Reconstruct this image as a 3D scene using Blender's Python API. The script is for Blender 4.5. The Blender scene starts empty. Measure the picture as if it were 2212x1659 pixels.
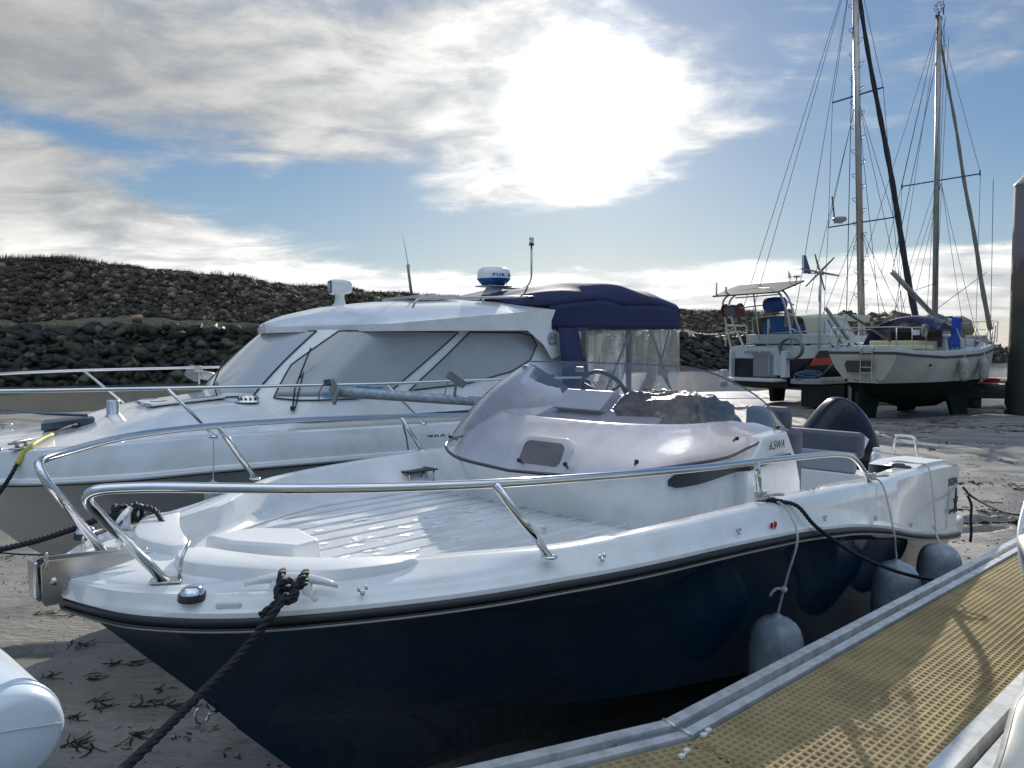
import bpy, bmesh, math, random
import numpy as np
from mathutils import Matrix, Vector
random.seed(7); rng = np.random.default_rng(7)
S = bpy.context.scene
# ---------------------------------------------------------------- camera (eye 2.05 m above the mud)
EYE = 2.05; F = 1640.; PITCH = math.atan((829.5-745.)/F)
cd = bpy.data.cameras.new('camera'); cam = bpy.data.objects.new('camera', cd); S.collection.objects.link(cam)
cam.location = (0, 0, EYE); cam.rotation_euler = (math.pi/2-PITCH, 0, 0)
cd.sensor_width = 36; cd.lens = 36*F/2212.; cd.clip_start = .05; cd.clip_end = 3000
S.camera = cam
def ray(px, py):
    x = (px-1106.)/F; y = (829.5-py)/F; c, s = math.cos(PITCH), math.sin(PITCH)
    return np.array([x, c+y*s, -s+y*c])
def at(px, py, Y=None, z=None):
    """world point seen at that place of the photograph, at depth Y or at height z above the mud"""
    r = ray(px, py)
    if Y is not None: return r*Y/r[1]+np.array([0, 0, EYE])
    return r*(z-EYE)/r[2]+np.array([0, 0, EYE])
def az_el(px, py):
    r = ray(px, py); return math.atan2(r[0], r[1]), math.atan2(r[2], math.hypot(r[0], r[1]))
# ---------------------------------------------------------------- light
SUN_AZ, SUN_EL = az_el(1278, 100)
GLOW_AZ, GLOW_EL = az_el(1278, 246)
S.view_settings.view_transform = 'Standard'; S.view_settings.look = 'None'
S.view_settings.exposure = 0.25; S.view_settings.gamma = 1
sl = bpy.data.lights.new('sun', 'SUN'); sl.energy = 4.2; sl.angle = math.radians(.6); sl.color = (1, .94, .84)
so = bpy.data.objects.new('sun', sl); S.collection.objects.link(so)
sd = Vector((math.sin(SUN_AZ)*math.cos(SUN_EL), math.cos(SUN_AZ)*math.cos(SUN_EL), math.sin(SUN_EL)))
so.rotation_euler = sd.to_track_quat('Z', 'Y').to_euler()
so.location = (0, 0, 20)

class NT:
    """small helper for building node trees"""
    def __init__(s, t): s.t = t; t.nodes.clear()
    def n(s, k, **kw):
        o = s.t.nodes.new(k)
        for a, b in kw.items(): setattr(o, a, b)
        return o
    def l(s, a, b): s.t.links.new(a, b)
    def v(s, x, sock):
        if x is None: return
        if isinstance(x, (int, float)): sock.default_value = x
        elif isinstance(x, (tuple, list)): sock.default_value = tuple(x)+((1,) if len(x) == 3 and len(sock.default_value) == 4 else ())
        else: s.l(x, sock)
    def m(s, op, a, b=None, c=None, clamp=False):
        o = s.n('ShaderNodeMath', operation=op, use_clamp=clamp)
        for i, x in enumerate((a, b, c)): s.v(x, o.inputs[i])
        return o.outputs[0]
    def noise(s, vec, scale, detail=5, rough=.55, dist=0):
        o = s.n('ShaderNodeTexNoise'); s.v(vec, o.inputs['Vector']); o.inputs['Scale'].default_value = scale
        o.inputs['Detail'].default_value = detail; o.inputs['Roughness'].default_value = rough; o.inputs['Distortion'].default_value = dist
        return o.outputs[0]
    def ramp(s, x, stops):
        o = s.n('ShaderNodeValToRGB'); s.l(x, o.inputs[0]); e = o.color_ramp.elements
        while len(e) < len(stops): e.new(.5)
        for i, (p, c) in enumerate(stops):
            e[i].position = p; e[i].color = tuple(c)+(1,) if len(c) == 3 else c
        return o.outputs[0]
    def mix(s, f, a, b):
        o = s.n('ShaderNodeMix', data_type='RGBA'); s.v(f, o.inputs[0]); s.v(a, o.inputs[6]); s.v(b, o.inputs[7]); return o.outputs[2]
    def smooth(s, x, a, b):
        o = s.n('ShaderNodeMapRange', interpolation_type='SMOOTHSTEP'); s.l(x, o.inputs[0])
        o.inputs[1].default_value = a; o.inputs[2].default_value = b; return o.outputs[0]
    def mapv(s, vec, scale=(1, 1, 1), rot=(0, 0, 0), loc=(0, 0, 0)):
        o = s.n('ShaderNodeMapping'); s.v(vec, o.inputs[0]); o.inputs['Scale'].default_value = scale
        o.inputs['Rotation'].default_value = rot; o.inputs['Location'].default_value = loc; return o.outputs[0]

W = bpy.data.worlds.new('World'); S.world = W; W.use_nodes = True
t = NT(W.node_tree)
tc = t.n('ShaderNodeTexCoord').outputs['Generated']
sky = t.n('ShaderNodeTexSky', sky_type='NISHITA'); sky.sun_disc = False
sky.sun_elevation = SUN_EL; sky.sun_rotation = SUN_AZ; sky.air_density = 1.3; sky.dust_density = .35; sky.ozone_density = 2.2
sx = t.n('ShaderNodeSeparateXYZ'); t.l(tc, sx.inputs[0]); X, Y, Z = sx.outputs
az = t.m('ARCTAN2', X, Y); el = t.m('ARCSINE', Z)
def blob(px, py, rx, ry, rot=0, amp=1):
    a, e = az_el(px, py); c, s_ = math.cos(math.radians(rot)), math.sin(math.radians(rot)); rx /= F; ry /= F
    da = t.m('SUBTRACT', az, a); de = t.m('SUBTRACT', el, e)
    u = t.m('ADD', t.m('MULTIPLY', da, c/rx), t.m('MULTIPLY', de, s_/rx))
    v = t.m('ADD', t.m('MULTIPLY', da, -s_/ry), t.m('MULTIPLY', de, c/ry))
    q = t.m('ADD', t.m('MULTIPLY', u, u), t.m('MULTIPLY', v, v))
    return t.m('MULTIPLY', t.m('EXPONENT', t.m('MULTIPLY', q, -1)), amp)
cov = None
BL = [(150, 60, 950, 230, -6, .95), (1180, 215, 420, 170, -14, .9), (40, 480, 400, 130, -14, 1.15), (420, 550, 420, 60, -10, .9),
      (1140, 415, 230, 45, 4, .62), (820, 632, 520, 36, -3, 1.5), (1480, 632, 420, 44, 3, 1.9), (2010, 622, 420, 66, 6, 2.1),
      (2150, 60, 420, 150, 10, .42), (560, 400, 60, 45, 40, .35), (1480, 300, 130, 22, 5, .4), (760, 330, 260, 40, -14, .25),
      (700, 405, 330, 46, 6, -.75), (150, 285, 220, 26, -8, -.6), (1700, 480, 420, 110, 0, -.5), (1950, 330, 380, 150, 0, -.35), (1000, 500, 400, 50, 0, -.5),
      (1650, 250, 160, 200, 0, -.2)]
for b in BL:
    x = blob(*b); cov = x if cov is None else t.m('ADD', cov, x)
zz = t.m('ADD', t.m('MAXIMUM', Z, 0.0), .16)
cx = t.n('ShaderNodeCombineXYZ'); t.l(t.m('DIVIDE', X, zz), cx.inputs[0]); t.l(t.m('DIVIDE', Y, zz), cx.inputs[1])
P = cx.outputs[0]
n1 = t.noise(t.mapv(P, (1.0, 1.5, 1), (0, 0, .45)), 1.15, 7, .6, .4)
n2 = t.noise(t.mapv(P, (1.0, 1.7, 1), (0, 0, -.35), (3, 1, 0)), 2.6, 7, .6, .5)
cx2 = t.n('ShaderNodeCombineXYZ'); t.l(t.m('MULTIPLY', az, 1.0), cx2.inputs[0]); t.l(t.m('MULTIPLY', el, 2.4), cx2.inputs[1])
n3 = t.noise(cx2.outputs[0], 7.5, 6, .6, .3)
nn = t.m('ADD', t.m('MULTIPLY', n1, .42), t.m('ADD', t.m('MULTIPLY', n2, .33), t.m('MULTIPLY', n3, .25)))
# outside the part of the sky in the photograph the cover is a plain mean of broken cloud
back = t.m('MULTIPLY', t.smooth(Y, .55, .0), .42)
top = t.m('MULTIPLY', t.smooth(Z, .5, .8), .32)
cv = t.m('ADD', t.m('ADD', cov, t.m('ADD', back, top)), t.m('MULTIPLY', t.m('SUBTRACT', nn, .5), 3.1))
dens = t.smooth(cv, .12, .9)
# clouds light up towards the sun (forward scattering)
dt = t.n('ShaderNodeVectorMath', operation='DOT_PRODUCT'); t.l(tc, dt.inputs[0]); dt.inputs[1].default_value = (math.sin(GLOW_AZ)*math.cos(GLOW_EL), math.cos(GLOW_AZ)*math.cos(GLOW_EL), math.sin(GLOW_EL))
ang = t.m('ARCCOSINE', t.m('MINIMUM', dt.outputs['Value'], .99999))
g1 = t.m('EXPONENT', t.m('MULTIPLY', t.m('POWER', t.m('DIVIDE', ang, .073), 3.0), -1))
g2 = t.m('EXPONENT', t.m('DIVIDE', ang, -.16))
g3 = t.m('EXPONENT', t.m('DIVIDE', ang, -.6))
shade = t.m('ADD', t.m('MULTIPLY', n2, .55), t.m('MULTIPLY', n3, .45))
cc = t.ramp(shade, [(.33, (.36, .375, .395)), (.46, (.56, .57, .575)), (.56, (.80, .795, .77)), (.68, (1.0, .99, .95))])
thick = blob(50, 130, 520, 170, -5, 1)
cc = t.mix(t.m('MULTIPLY', thick, .5), cc, (.36, .37, .385, 1))
lit = t.m('ADD', .50, t.m('ADD', t.m('MULTIPLY', g3, .55), t.m('ADD', t.m('MULTIPLY', g2, .65), t.m('MULTIPLY', g1, 9))))
lit = t.m('ADD', lit, blob(1200, 600, 1700, 90, 0, .55)); lit = t.m('ADD', lit, t.m('MULTIPLY', t.m('MULTIPLY', t.smooth(Y, .6, -.3), t.smooth(Z, .12, .65)), 1.35))
cc = t.mix(t.m('MULTIPLY', t.smooth(Y, .3, -.4), .85), cc, (.36, .48, .64, 1))
vm = t.n('ShaderNodeVectorMath', operation='SCALE'); t.l(cc, vm.inputs[0]); t.l(t.m('MULTIPLY', lit, 10.), vm.inputs['Scale'])
skc = t.mix(1.0, sky.outputs[0], sky.outputs[0])
hs = t.n('ShaderNodeHueSaturation'); t.l(sky.outputs[0], hs.inputs['Color']); hs.inputs['Saturation'].default_value = 1.0; hs.inputs['Value'].default_value = .30
gl = t.n('ShaderNodeVectorMath', operation='SCALE'); gl.inputs[0].default_value = (1, .97, .92); t.l(t.m('ADD', t.m('MULTIPLY', g1, 9.), t.m('MULTIPLY', g2, .75)), gl.inputs['Scale'])
sa = t.n('ShaderNodeVectorMath', operation='ADD'); hb = t.n('ShaderNodeVectorMath', operation='ADD'); t.l(hs.outputs[0], hb.inputs[0]); t.l(t.ramp(t.m('MAXIMUM', Z, 0.), [(0, (.44, .57, .70)), (.11, (.15, .30, .51)), (.24, (.050, .18, .42)), (1, (.05, .12, .33))]), t.n('ShaderNodeVectorMath', operation='SCALE', name='bs').inputs[0]); W.node_tree.nodes['bs'].inputs['Scale'].default_value = 5.6; t.l(W.node_tree.nodes['bs'].outputs[0], hb.inputs[1]); t.l(hb.outputs[0], sa.inputs[0]); t.l(gl.outputs[0], sa.inputs[1])
col = t.mix(t.m('MULTIPLY', dens, .96), sa.outputs[0], vm.outputs[0])
bg = t.n('ShaderNodeBackground'); t.l(col, bg.inputs[0]); bg.inputs[1].default_value = .1
W.cycles.sampling_method = 'MANUAL'; W.cycles.sample_map_resolution = 512
wo = t.n('ShaderNodeOutputWorld'); t.l(bg.outputs[0], wo.inputs[0])

# ---------------------------------------------------------------- materials
MATS = {}
def mat(name, col, rough=.5, metal=0., coat=0., var=0., vscale=5., bump=0., bscale=20., spec=None, col2=None, rvar=0., trans=0., sheen=0., coords='Object', bdist=.01):
    if name in MATS: return MATS[name]
    m = bpy.data.materials.new(name); m.use_nodes = True; k = NT(m.node_tree)
    p = k.n('ShaderNodeBsdfPrincipled'); o = k.n('ShaderNodeOutputMaterial'); k.l(p.outputs[0], o.inputs[0])
    tcn = k.n('ShaderNodeTexCoord').outputs[coords]
    p.inputs['Roughness'].default_value = rough; p.inputs['Metallic'].default_value = metal
    p.inputs['Coat Weight'].default_value = coat; p.inputs['Coat Roughness'].default_value = .04
    if spec is not None: p.inputs['Specular IOR Level'].default_value = spec
    if trans: p.inputs['Transmission Weight'].default_value = trans
    c1 = tuple(col)+(1,)
    if var or col2:
        nz = k.noise(tcn, vscale, 6, .62)
        c2 = tuple(col2)+(1,) if col2 else tuple(max(0, x*(1-var)) for x in col)+(1,)
        k.l(k.mix(k.smooth(nz, .38, .64), c1, c2), p.inputs['Base Color'])
        if rvar: k.l(k.m('ADD', rough, k.m('MULTIPLY', k.m('SUBTRACT', nz, .5), rvar)), p.inputs['Roughness'])
    else: p.inputs['Base Color'].default_value = c1
    if bump:
        b = k.n('ShaderNodeBump'); b.inputs['Strength'].default_value = bump; b.inputs['Distance'].default_value = bdist
        k.l(k.noise(tcn, bscale, 5, .6), b.inputs['Height']); k.l(b.outputs[0], p.inputs['Normal'])
    MATS[name] = m; return m
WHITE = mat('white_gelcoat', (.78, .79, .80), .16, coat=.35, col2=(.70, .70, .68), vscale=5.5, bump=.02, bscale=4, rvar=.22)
WHITE2 = mat('matt_white_gelcoat', (.70, .71, .71), .38, var=.06, vscale=3, bump=.02, bscale=6)
DECKW = mat('white_deck_gelcoat', (.70, .72, .74), .22, coat=.2, var=.04, vscale=4)
NAVY = mat('navy_gelcoat', (.002, .034, .068), .06, coat=0., spec=.45, var=.3, vscale=2.4, bump=.03, bscale=1.8, rvar=.14)
BLACK = mat('black_rubber', (.012, .013, .015), .42, bump=.1, bscale=60)
STEEL = mat('polished_steel', (.74, .74, .73), .07, 1., bump=.015, bscale=9)
STEELB = mat('brushed_steel', (.55, .55, .54), .26, 1., var=.12, vscale=14, bump=.03, bscale=30)
ALU = mat('weathered_aluminium', (.74, .74, .72), .48, .55, var=.28, vscale=16, bump=.12, bscale=50, rvar=.25)
ALUG = mat('painted_aluminium_tube', (.42, .47, .52), .4, .2, var=.25, vscale=22)
ROPEK = mat('black_braided_rope', (.014, .016, .022), .6, var=.4, vscale=80, bump=.5, bscale=180)
ROPEW = mat('white_braided_rope', (.62, .62, .60), .8, var=.25, vscale=90, bump=.5, bscale=200)
ROPEB = mat('blue_braided_rope', (.08, .14, .2), .8, var=.3, vscale=90)
FEND = mat('grey_blue_vinyl', (.29, .33, .38), .42, var=.30, vscale=13, rvar=.2, bump=.03, bscale=30)
DGREY = mat('dark_grey_plastic', (.03, .035, .04), .4)
VGREY = mat('grey_upholstery_vinyl', (.085, .095, .125), .5, var=.1, vscale=20, bump=.06, bscale=90)
VLIGHT = mat('light_grey_upholstery_vinyl', (.27, .29, .33), .5, bump=.06, bscale=90)
GLOSSK = mat('gloss_black_cowling', (.006, .010, .020), .16, coat=0., spec=.3)
YEL = mat('yellow_hose', (.52, .50, .06), .45, var=.15, vscale=30)
NAVYC = mat('navy_canvas', (.012, .018, .075), .75, var=.15, vscale=6, bump=.15, bscale=140)
WOOD = mat('varnished_wood', (.10, .06, .035), .5, var=.3, vscale=10)
RED = mat('red_plastic', (.45, .03, .02), .5)
BLUEC = mat('bright_blue_cloth', (.008, .06, .42), .7, var=.12, vscale=8, bump=.2, bscale=25)
WINDOW = mat('dark_window', (.03, .04, .045), .06, spec=.8)
CURT = mat('curtained_window', (.38, .39, .395), .12, coat=.6, var=.12, vscale=1.6, bump=.04, bscale=1.5)
PALEB = mat('radome_blue', (.02, .12, .34), .35)
CREAM = mat('cream_gelcoat', (.66, .63, .53), .34, coat=.15, var=.12, vscale=1.6)
LENSW = mat('clear_lens', (.75, .78, .7), .05, trans=.6)

def thin_clear(name, tint, refl=1.0, dirt=.06, dscale=6, streak=(1, 1, 1), dcol=(.8, .8, .85)):
    """thin clear plastic: tinted see-through, mirror-like at its grazing parts, with smears, scratches and sparkle painted as pale flecks"""
    m = bpy.data.materials.new(name); m.use_nodes = True; k = NT(m.node_tree)
    tcn = k.n('ShaderNodeTexCoord').outputs['Object']
    tr = k.n('ShaderNodeBsdfTransparent'); tr.inputs[0].default_value = tuple(tint)+(1,)
    gl_ = k.n('ShaderNodeBsdfGlossy'); gl_.inputs[0].default_value = (1, 1, 1, 1); gl_.inputs['Roughness'].default_value = .02
    df = k.n('ShaderNodeBsdfDiffuse'); df.inputs[0].default_value = tuple(dcol)+(1,)
    tl = k.n('ShaderNodeBsdfTranslucent'); tl.inputs[0].default_value = tuple(dcol)+(1,)
    dd = k.n('ShaderNodeMixShader'); dd.inputs[0].default_value = .6; k.l(df.outputs[0], dd.inputs[1]); k.l(tl.outputs[0], dd.inputs[2])
    fr = k.n('ShaderNodeFresnel'); fr.inputs[0].default_value = 1.48
    m1 = k.n('ShaderNodeMixShader'); k.l(k.m('MULTIPLY', fr.outputs[0], refl, clamp=True), m1.inputs[0]); k.l(tr.outputs[0], m1.inputs[1]); k.l(gl_.outputs[0], m1.inputs[2])
    nz = k.noise(k.mapv(tcn, streak), dscale, 8, .7, .6)
    fl = k.m('MULTIPLY', k.smooth(k.noise(k.mapv(tcn, (1, 1, 2.2)), 34, 5, .75, 1.2), .60, .70), k.smooth(nz, .44, .60))  # pale flecks: sparkle of the sheet put into its colour
    f = k.m('ADD', k.m('ADD', dirt*.4, k.m('MULTIPLY', k.smooth(nz, .5, .75), dirt*2.0)), k.m('MULTIPLY', fl, .38))
    m2 = k.n('ShaderNodeMixShader'); k.l(f, m2.inputs[0]); k.l(m1.outputs[0], m2.inputs[1]); k.l(dd.outputs[0], m2.inputs[2])
    b = k.n('ShaderNodeBump'); b.inputs['Strength'].default_value = .12; b.inputs['Distance'].default_value = .02
    k.l(k.noise(tcn, 4, 3, .5), b.inputs['Height']); k.l(b.outputs[0], gl_.inputs['Normal'])
    o = k.n('ShaderNodeOutputMaterial'); k.l(m2.outputs[0], o.inputs[0]); return m
ACRYL = thin_clear('violet_tinted_acrylic', (.87, .85, .90), 1.0, .05, 7, (1, 1, 1), (.72, .71, .78))
PVC = thin_clear('clear_pvc_sheet', (.82, .86, .88), 1.0, .24, 3.2, (2.2, 2.2, .5), (.80, .86, .88))

# ---------------------------------------------------------------- geometry helpers
COL = S.collection
def meta(o, label=None, cat=None, group=None, kind=None):
    for k_, v_ in (('label', label), ('category', cat), ('group', group), ('kind', kind)):
        if v_: o[k_] = v_
    return o
def link(name, me, m=None, parent=None, smooth=False):
    o = bpy.data.objects.new(name, me); COL.objects.link(o)
    if m: me.materials.append(m)
    if smooth:
        me.polygons.foreach_set('use_smooth', np.ones(len(me.polygons), bool))
    if parent is not None: o.parent = parent
    return o
def empty(name, label, cat, M4=None, group=None):
    o = bpy.data.objects.new(name, None); COL.objects.link(o); o.empty_display_size = .2
    if M4 is not None: o.matrix_world = M4
    return meta(o, label, cat, group)
class G:
    """collects shapes into ONE mesh"""
    def __init__(s): s.v = []; s.f = []; s.n = 0
    def add(s, v, f):
        v = np.asarray(v, float).reshape(-1, 3); s.v.append(v); s.f += [tuple(int(i)+s.n for i in q) for q in f]; s.n += len(v); return s
    def grid(s, A, closeu=False, closev=False):
        A = np.asarray(A, float); nu, nv = A.shape[:2]; f = []
        for i in range(nu if closeu else nu-1):
            for j in range(nv if closev else nv-1):
                a, b = i, (i+1) % nu; c, d = j, (j+1) % nv
                f.append((a*nv+c, b*nv+c, b*nv+d, a*nv+d))
        return s.add(A.reshape(-1, 3), f)
    def box(s, c, size, R=None, taper=1.):
        h = np.array(size)/2.; v = []
        for z in (-1, 1):
            k = taper if z > 0 else 1.
            for x, y in ((-1, -1), (1, -1), (1, 1), (-1, 1)): v.append((x*h[0]*k, y*h[1]*k, z*h[2]))
        v = np.array(v)
        if R is not None: v = v@np.array(R).T
        return s.add(v+np.array(c), [(3, 2, 1, 0), (4, 5, 6, 7), (0, 1, 5, 4), (1, 2, 6, 5), (2, 3, 7, 6), (3, 0, 4, 7)])
    def beam(s, a, b, w, h, up=(0, 0, 1)):
        a, b = np.array(a, float), np.array(b, float); d = b-a; L = np.linalg.norm(d); d /= L
        y = np.cross(up, d); y /= np.linalg.norm(y); z = np.cross(d, y)
        return s.box((a+b)/2, (L, w, h), np.array([d, y, z]).T)
    def tube(s, pts, r, seg=8, caps=True, closed=False):
        P_ = np.asarray(pts, float); n = len(P_); r = np.broadcast_to(np.asarray(r, float), (n,))
        T = np.gradient(P_, axis=0) if not closed else np.roll(P_, -1, 0)-np.roll(P_, 1, 0)
        T /= np.maximum(np.linalg.norm(T, axis=1, keepdims=True), 1e-9)
        u = np.cross(T[0], (0, 0, 1.)); u = u if np.linalg.norm(u) > .1 else np.cross(T[0], (0, 1., 0)); u /= np.linalg.norm(u)
        rings = []
        for i in range(n):
            u = u-T[i]*(u@T[i]); u /= max(np.linalg.norm(u), 1e-9); w = np.cross(T[i], u)
            a = np.arange(seg)*2*math.pi/seg
            rings.append(P_[i]+r[i]*(np.cos(a)[:, None]*u+np.sin(a)[:, None]*w))
        b0 = s.n; s.grid(rings, closeu=closed, closev=True)
        if caps and not closed:
            s.f.append(tuple(b0+j for j in range(seg))[::-1]); s.f.append(tuple(b0+(n-1)*seg+j for j in range(seg)))
        return s
    def lathe(s, prof, c=(0, 0, 0), seg=20, R=None):
        prof = np.asarray(prof, float); a = np.arange(seg)*2*math.pi/seg
        A = np.array([[(r*math.cos(x), r*math.sin(x), z) for x in a] for r, z in prof])
        if R is not None: A = A@np.array(R).T
        return s.grid(A+np.array(c), closev=True)
    def prism(s, poly, d, o=(0, 0, 0)):
        """poly: 3-D outline, d: thickness vector"""
        p = np.asarray(poly, float)+np.array(o); n = len(p); v = np.vstack([p, p+np.array(d)])
        return s.add(v, [tuple(range(n))[::-1], tuple(range(n, 2*n))]+[(i, (i+1) % n, n+(i+1) % n, n+i) for i in range(n)])
    def sphere(s, c, r, seg=14, rings=8, R=None):
        r = np.broadcast_to(np.asarray(r, float), (3,)); th = np.linspace(0, math.pi, rings+1)
        a = np.arange(seg)*2*math.pi/seg
        A = np.array([[(math.sin(t_)*math.cos(x)*r[0], math.sin(t_)*math.sin(x)*r[1], math.cos(t_)*r[2]) for x in a] for t_ in th])
        if R is not None: A = A@np.array(R).T
        return s.grid(A+np.array(c), closev=True)
    def build(s, name, m, parent=None, smooth=False, bevel=0, solid=0, auto=True, weld=True, sub=0, bseg=2):
        me = bpy.data.meshes.new(name); me.from_pydata(np.vstack(s.v).tolist(), [], s.f)
        bm = bmesh.new(); bm.from_mesh(me)
        if weld: bmesh.ops.remove_doubles(bm, verts=bm.verts, dist=1e-5)
        bmesh.ops.recalc_face_normals(bm, faces=bm.faces)
        bm.to_mesh(me); bm.free()
        o = link(name, me, m, parent, smooth)
        if solid: md = o.modifiers.new('solid', 'SOLIDIFY'); md.thickness = solid; md.offset = 0
        if bevel:
            md = o.modifiers.new('bevel', 'BEVEL'); md.width = bevel; md.segments = bseg; md.limit_method = 'ANGLE'; md.angle_limit = math.radians(35)
            me.polygons.foreach_set('use_smooth', np.ones(len(me.polygons), bool)); md.harden_normals = True
        if sub: md = o.modifiers.new('sub', 'SUBSURF'); md.levels = sub; md.render_levels = sub
        return o
def crom(pts, n=8, closed=False):
    P_ = np.asarray(pts, float); m_ = len(P_); out = []
    R_ = range(m_ if closed else m_-1)
    for i in R_:
        if closed: p0, p1, p2, p3 = P_[i-1], P_[i], P_[(i+1) % m_], P_[(i+2) % m_]
        else: p1, p2 = P_[i], P_[i+1]; p0 = P_[i-1] if i else 2*p1-p2; p3 = P_[i+2] if i+2 < m_ else 2*p2-p1
        for k_ in range(n):
            u = k_/n; out.append(.5*((2*p1)+(-p0+p2)*u+(2*p0-5*p1+4*p2-p3)*u*u+(-p0+3*p1-3*p2+p3)*u**3))
    if not closed: out.append(P_[-1])
    return np.array(out)
def fillet(pts, r, n=6):
    """polyline with rounded corners"""
    P_ = [np.array(p, float) for p in pts]; out = [P_[0]]
    for i in range(1, len(P_)-1):
        a, b, c = P_[i-1], P_[i], P_[i+1]; rr = r[i] if hasattr(r, '__len__') else r
        d1 = (a-b); L1 = np.linalg.norm(d1); d2 = (c-b); L2 = np.linalg.norm(d2); q = min(rr, .48*L1, .48*L2)
        s_, e_ = b+d1/L1*q, b+d2/L2*q
        for k_ in range(n+1):
            u = k_/n; out.append((1-u)**2*s_+2*u*(1-u)*b+u*u*e_)
    out.append(P_[-1]); return np.array(out)
def twist(g, pts, r, pitch=None, strands=3, seg=6, n=None):
    """laid rope: strands wound round each other along the path"""
    P_ = np.asarray(pts, float); d = np.r_[0, np.cumsum(np.linalg.norm(np.diff(P_, axis=0), axis=1))]
    pitch = pitch or r*7; n = n or max(8, int(d[-1]/pitch*8)); q = np.linspace(0, d[-1], n)
    C_ = np.array([np.interp(q, d, P_[:, i]) for i in range(3)]).T
    T = np.gradient(C_, axis=0); T /= np.maximum(np.linalg.norm(T, axis=1, keepdims=True), 1e-9)
    u = np.cross(T[0], (.1, .2, 1.)); u /= np.linalg.norm(u); U = []
    for i in range(n):
        u = u-T[i]*(u@T[i]); u /= np.linalg.norm(u); U.append(u.copy())
    U = np.array(U); V = np.cross(T, U)
    for k_ in range(strands):
        a = q/pitch*2*math.pi+k_*2*math.pi/strands
        g.tube(C_+(np.cos(a)[:, None]*U+np.sin(a)[:, None]*V)*r*.5, r*.56, seg)
    return g
def sag(a, b, s=.1, n=24):
    a, b = np.array(a, float), np.array(b, float); u = np.linspace(0, 1, n)[:, None]
    p = a+(b-a)*u; p[:, 2] -= (4*s*u*(1-u))[:, 0]; return p
def frameM(origin, head, pitch=0., roll=0., lift=0.):
    """matrix of a boat frame: x aft (or forward), y to the left of x, z up, angles in degrees"""
    h, p, r = map(math.radians, (head, pitch, roll)); ch, sh = math.cos(h), math.sin(h)
    es = np.array([ch*math.cos(p), sh*math.cos(p), -math.sin(p)]); eb0 = np.array([-sh, ch, 0]); ez0 = np.cross(es, eb0)
    eb = math.cos(r)*eb0+math.sin(r)*ez0; ez = np.cross(es, eb); o = np.array(origin, float)+lift*ez
    M4 = Matrix.Identity(4)
    for i in range(3): M4[i][0], M4[i][1], M4[i][2], M4[i][3] = es[i], eb[i], ez[i], o[i]
    return M4
def pch(xs, ys):
    """smooth monotone interpolation through points"""
    xs, ys = np.array(xs, float), np.array(ys, float); h = np.diff(xs); dl = np.diff(ys)/h; m_ = np.zeros_like(ys)
    for i in range(1, len(xs)-1):
        if dl[i-1]*dl[i] > 0: w1, w2 = 2*h[i]+h[i-1], h[i]+2*h[i-1]; m_[i] = (w1+w2)/(w1/dl[i-1]+w2/dl[i])
    m_[0], m_[-1] = dl[0], dl[-1]
    def f(x):
        x = np.clip(np.asarray(x, float), xs[0], xs[-1]); i = np.clip(np.searchsorted(xs, x, side='right')-1, 0, len(h)-1); u = (x-xs[i])/h[i]
        return (2*u**3-3*u*u+1)*ys[i]+(u**3-2*u*u+u)*h[i]*m_[i]+(-2*u**3+3*u*u)*ys[i+1]+(u**3-u*u)*h[i]*m_[i+1]
    return f
def text(name, body, size, M4, m, parent, thick=.002, shear=0., xs=1., bold=0.):
    c = bpy.data.curves.new(name, 'FONT'); c.body = body; c.size = size; c.extrude = thick; c.shear = shear; c.align_x = 'CENTER'; c.align_y = 'CENTER'; c.offset = bold
    o = bpy.data.objects.new(name, c); COL.objects.link(o)
    dg = bpy.context.evaluated_depsgraph_get(); me = bpy.data.meshes.new_from_object(o.evaluated_get(dg)); bpy.data.objects.remove(o)
    me.name = name; me.transform(Matrix.Diagonal((xs, 1, 1, 1))); me.transform(M4)
    return link(name, me, m, parent)
def planeM(c, ex, ey):
    ex, ey = Vector(ex).normalized(), Vector(ey); ez = ex.cross(ey).normalized(); ey = ez.cross(ex); M4 = Matrix.Identity(4)
    for i in range(3): M4[i][0], M4[i][1], M4[i][2], M4[i][3] = ex[i], ey[i], ez[i], c[i]
    return M4
def icos(n):
    bm = bmesh.new(); bmesh.ops.create_icosphere(bm, subdivisions=n, radius=1); v = np.array([x.co[:] for x in bm.verts]); f = np.array([[q.index for q in p.verts] for p in bm.faces]); bm.free(); return v, f
def bulk(name, V, Fc, m, label, kind='stuff', attr=None, smooth=False):
    """one big mesh from numpy arrays; Fc all triangles or all quads"""
    me = bpy.data.meshes.new(name); k_ = Fc.shape[1]
    me.vertices.add(len(V)); me.vertices.foreach_set('co', V.astype(np.float32).ravel())
    me.loops.add(Fc.size); me.loops.foreach_set('vertex_index', Fc.astype(np.int32).ravel())
    me.polygons.add(len(Fc)); me.polygons.foreach_set('loop_start', np.arange(0, Fc.size, k_, dtype=np.int32)); me.polygons.foreach_set('loop_total', np.full(len(Fc), k_, np.int32))
    if attr is not None:
        a = me.attributes.new('tone', 'FLOAT', 'POINT'); a.data.foreach_set('value', attr.astype(np.float32))
    me.update(); me.validate()
    o = link(name, me, m, None, smooth); return meta(o, label, None, None, kind)
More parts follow.
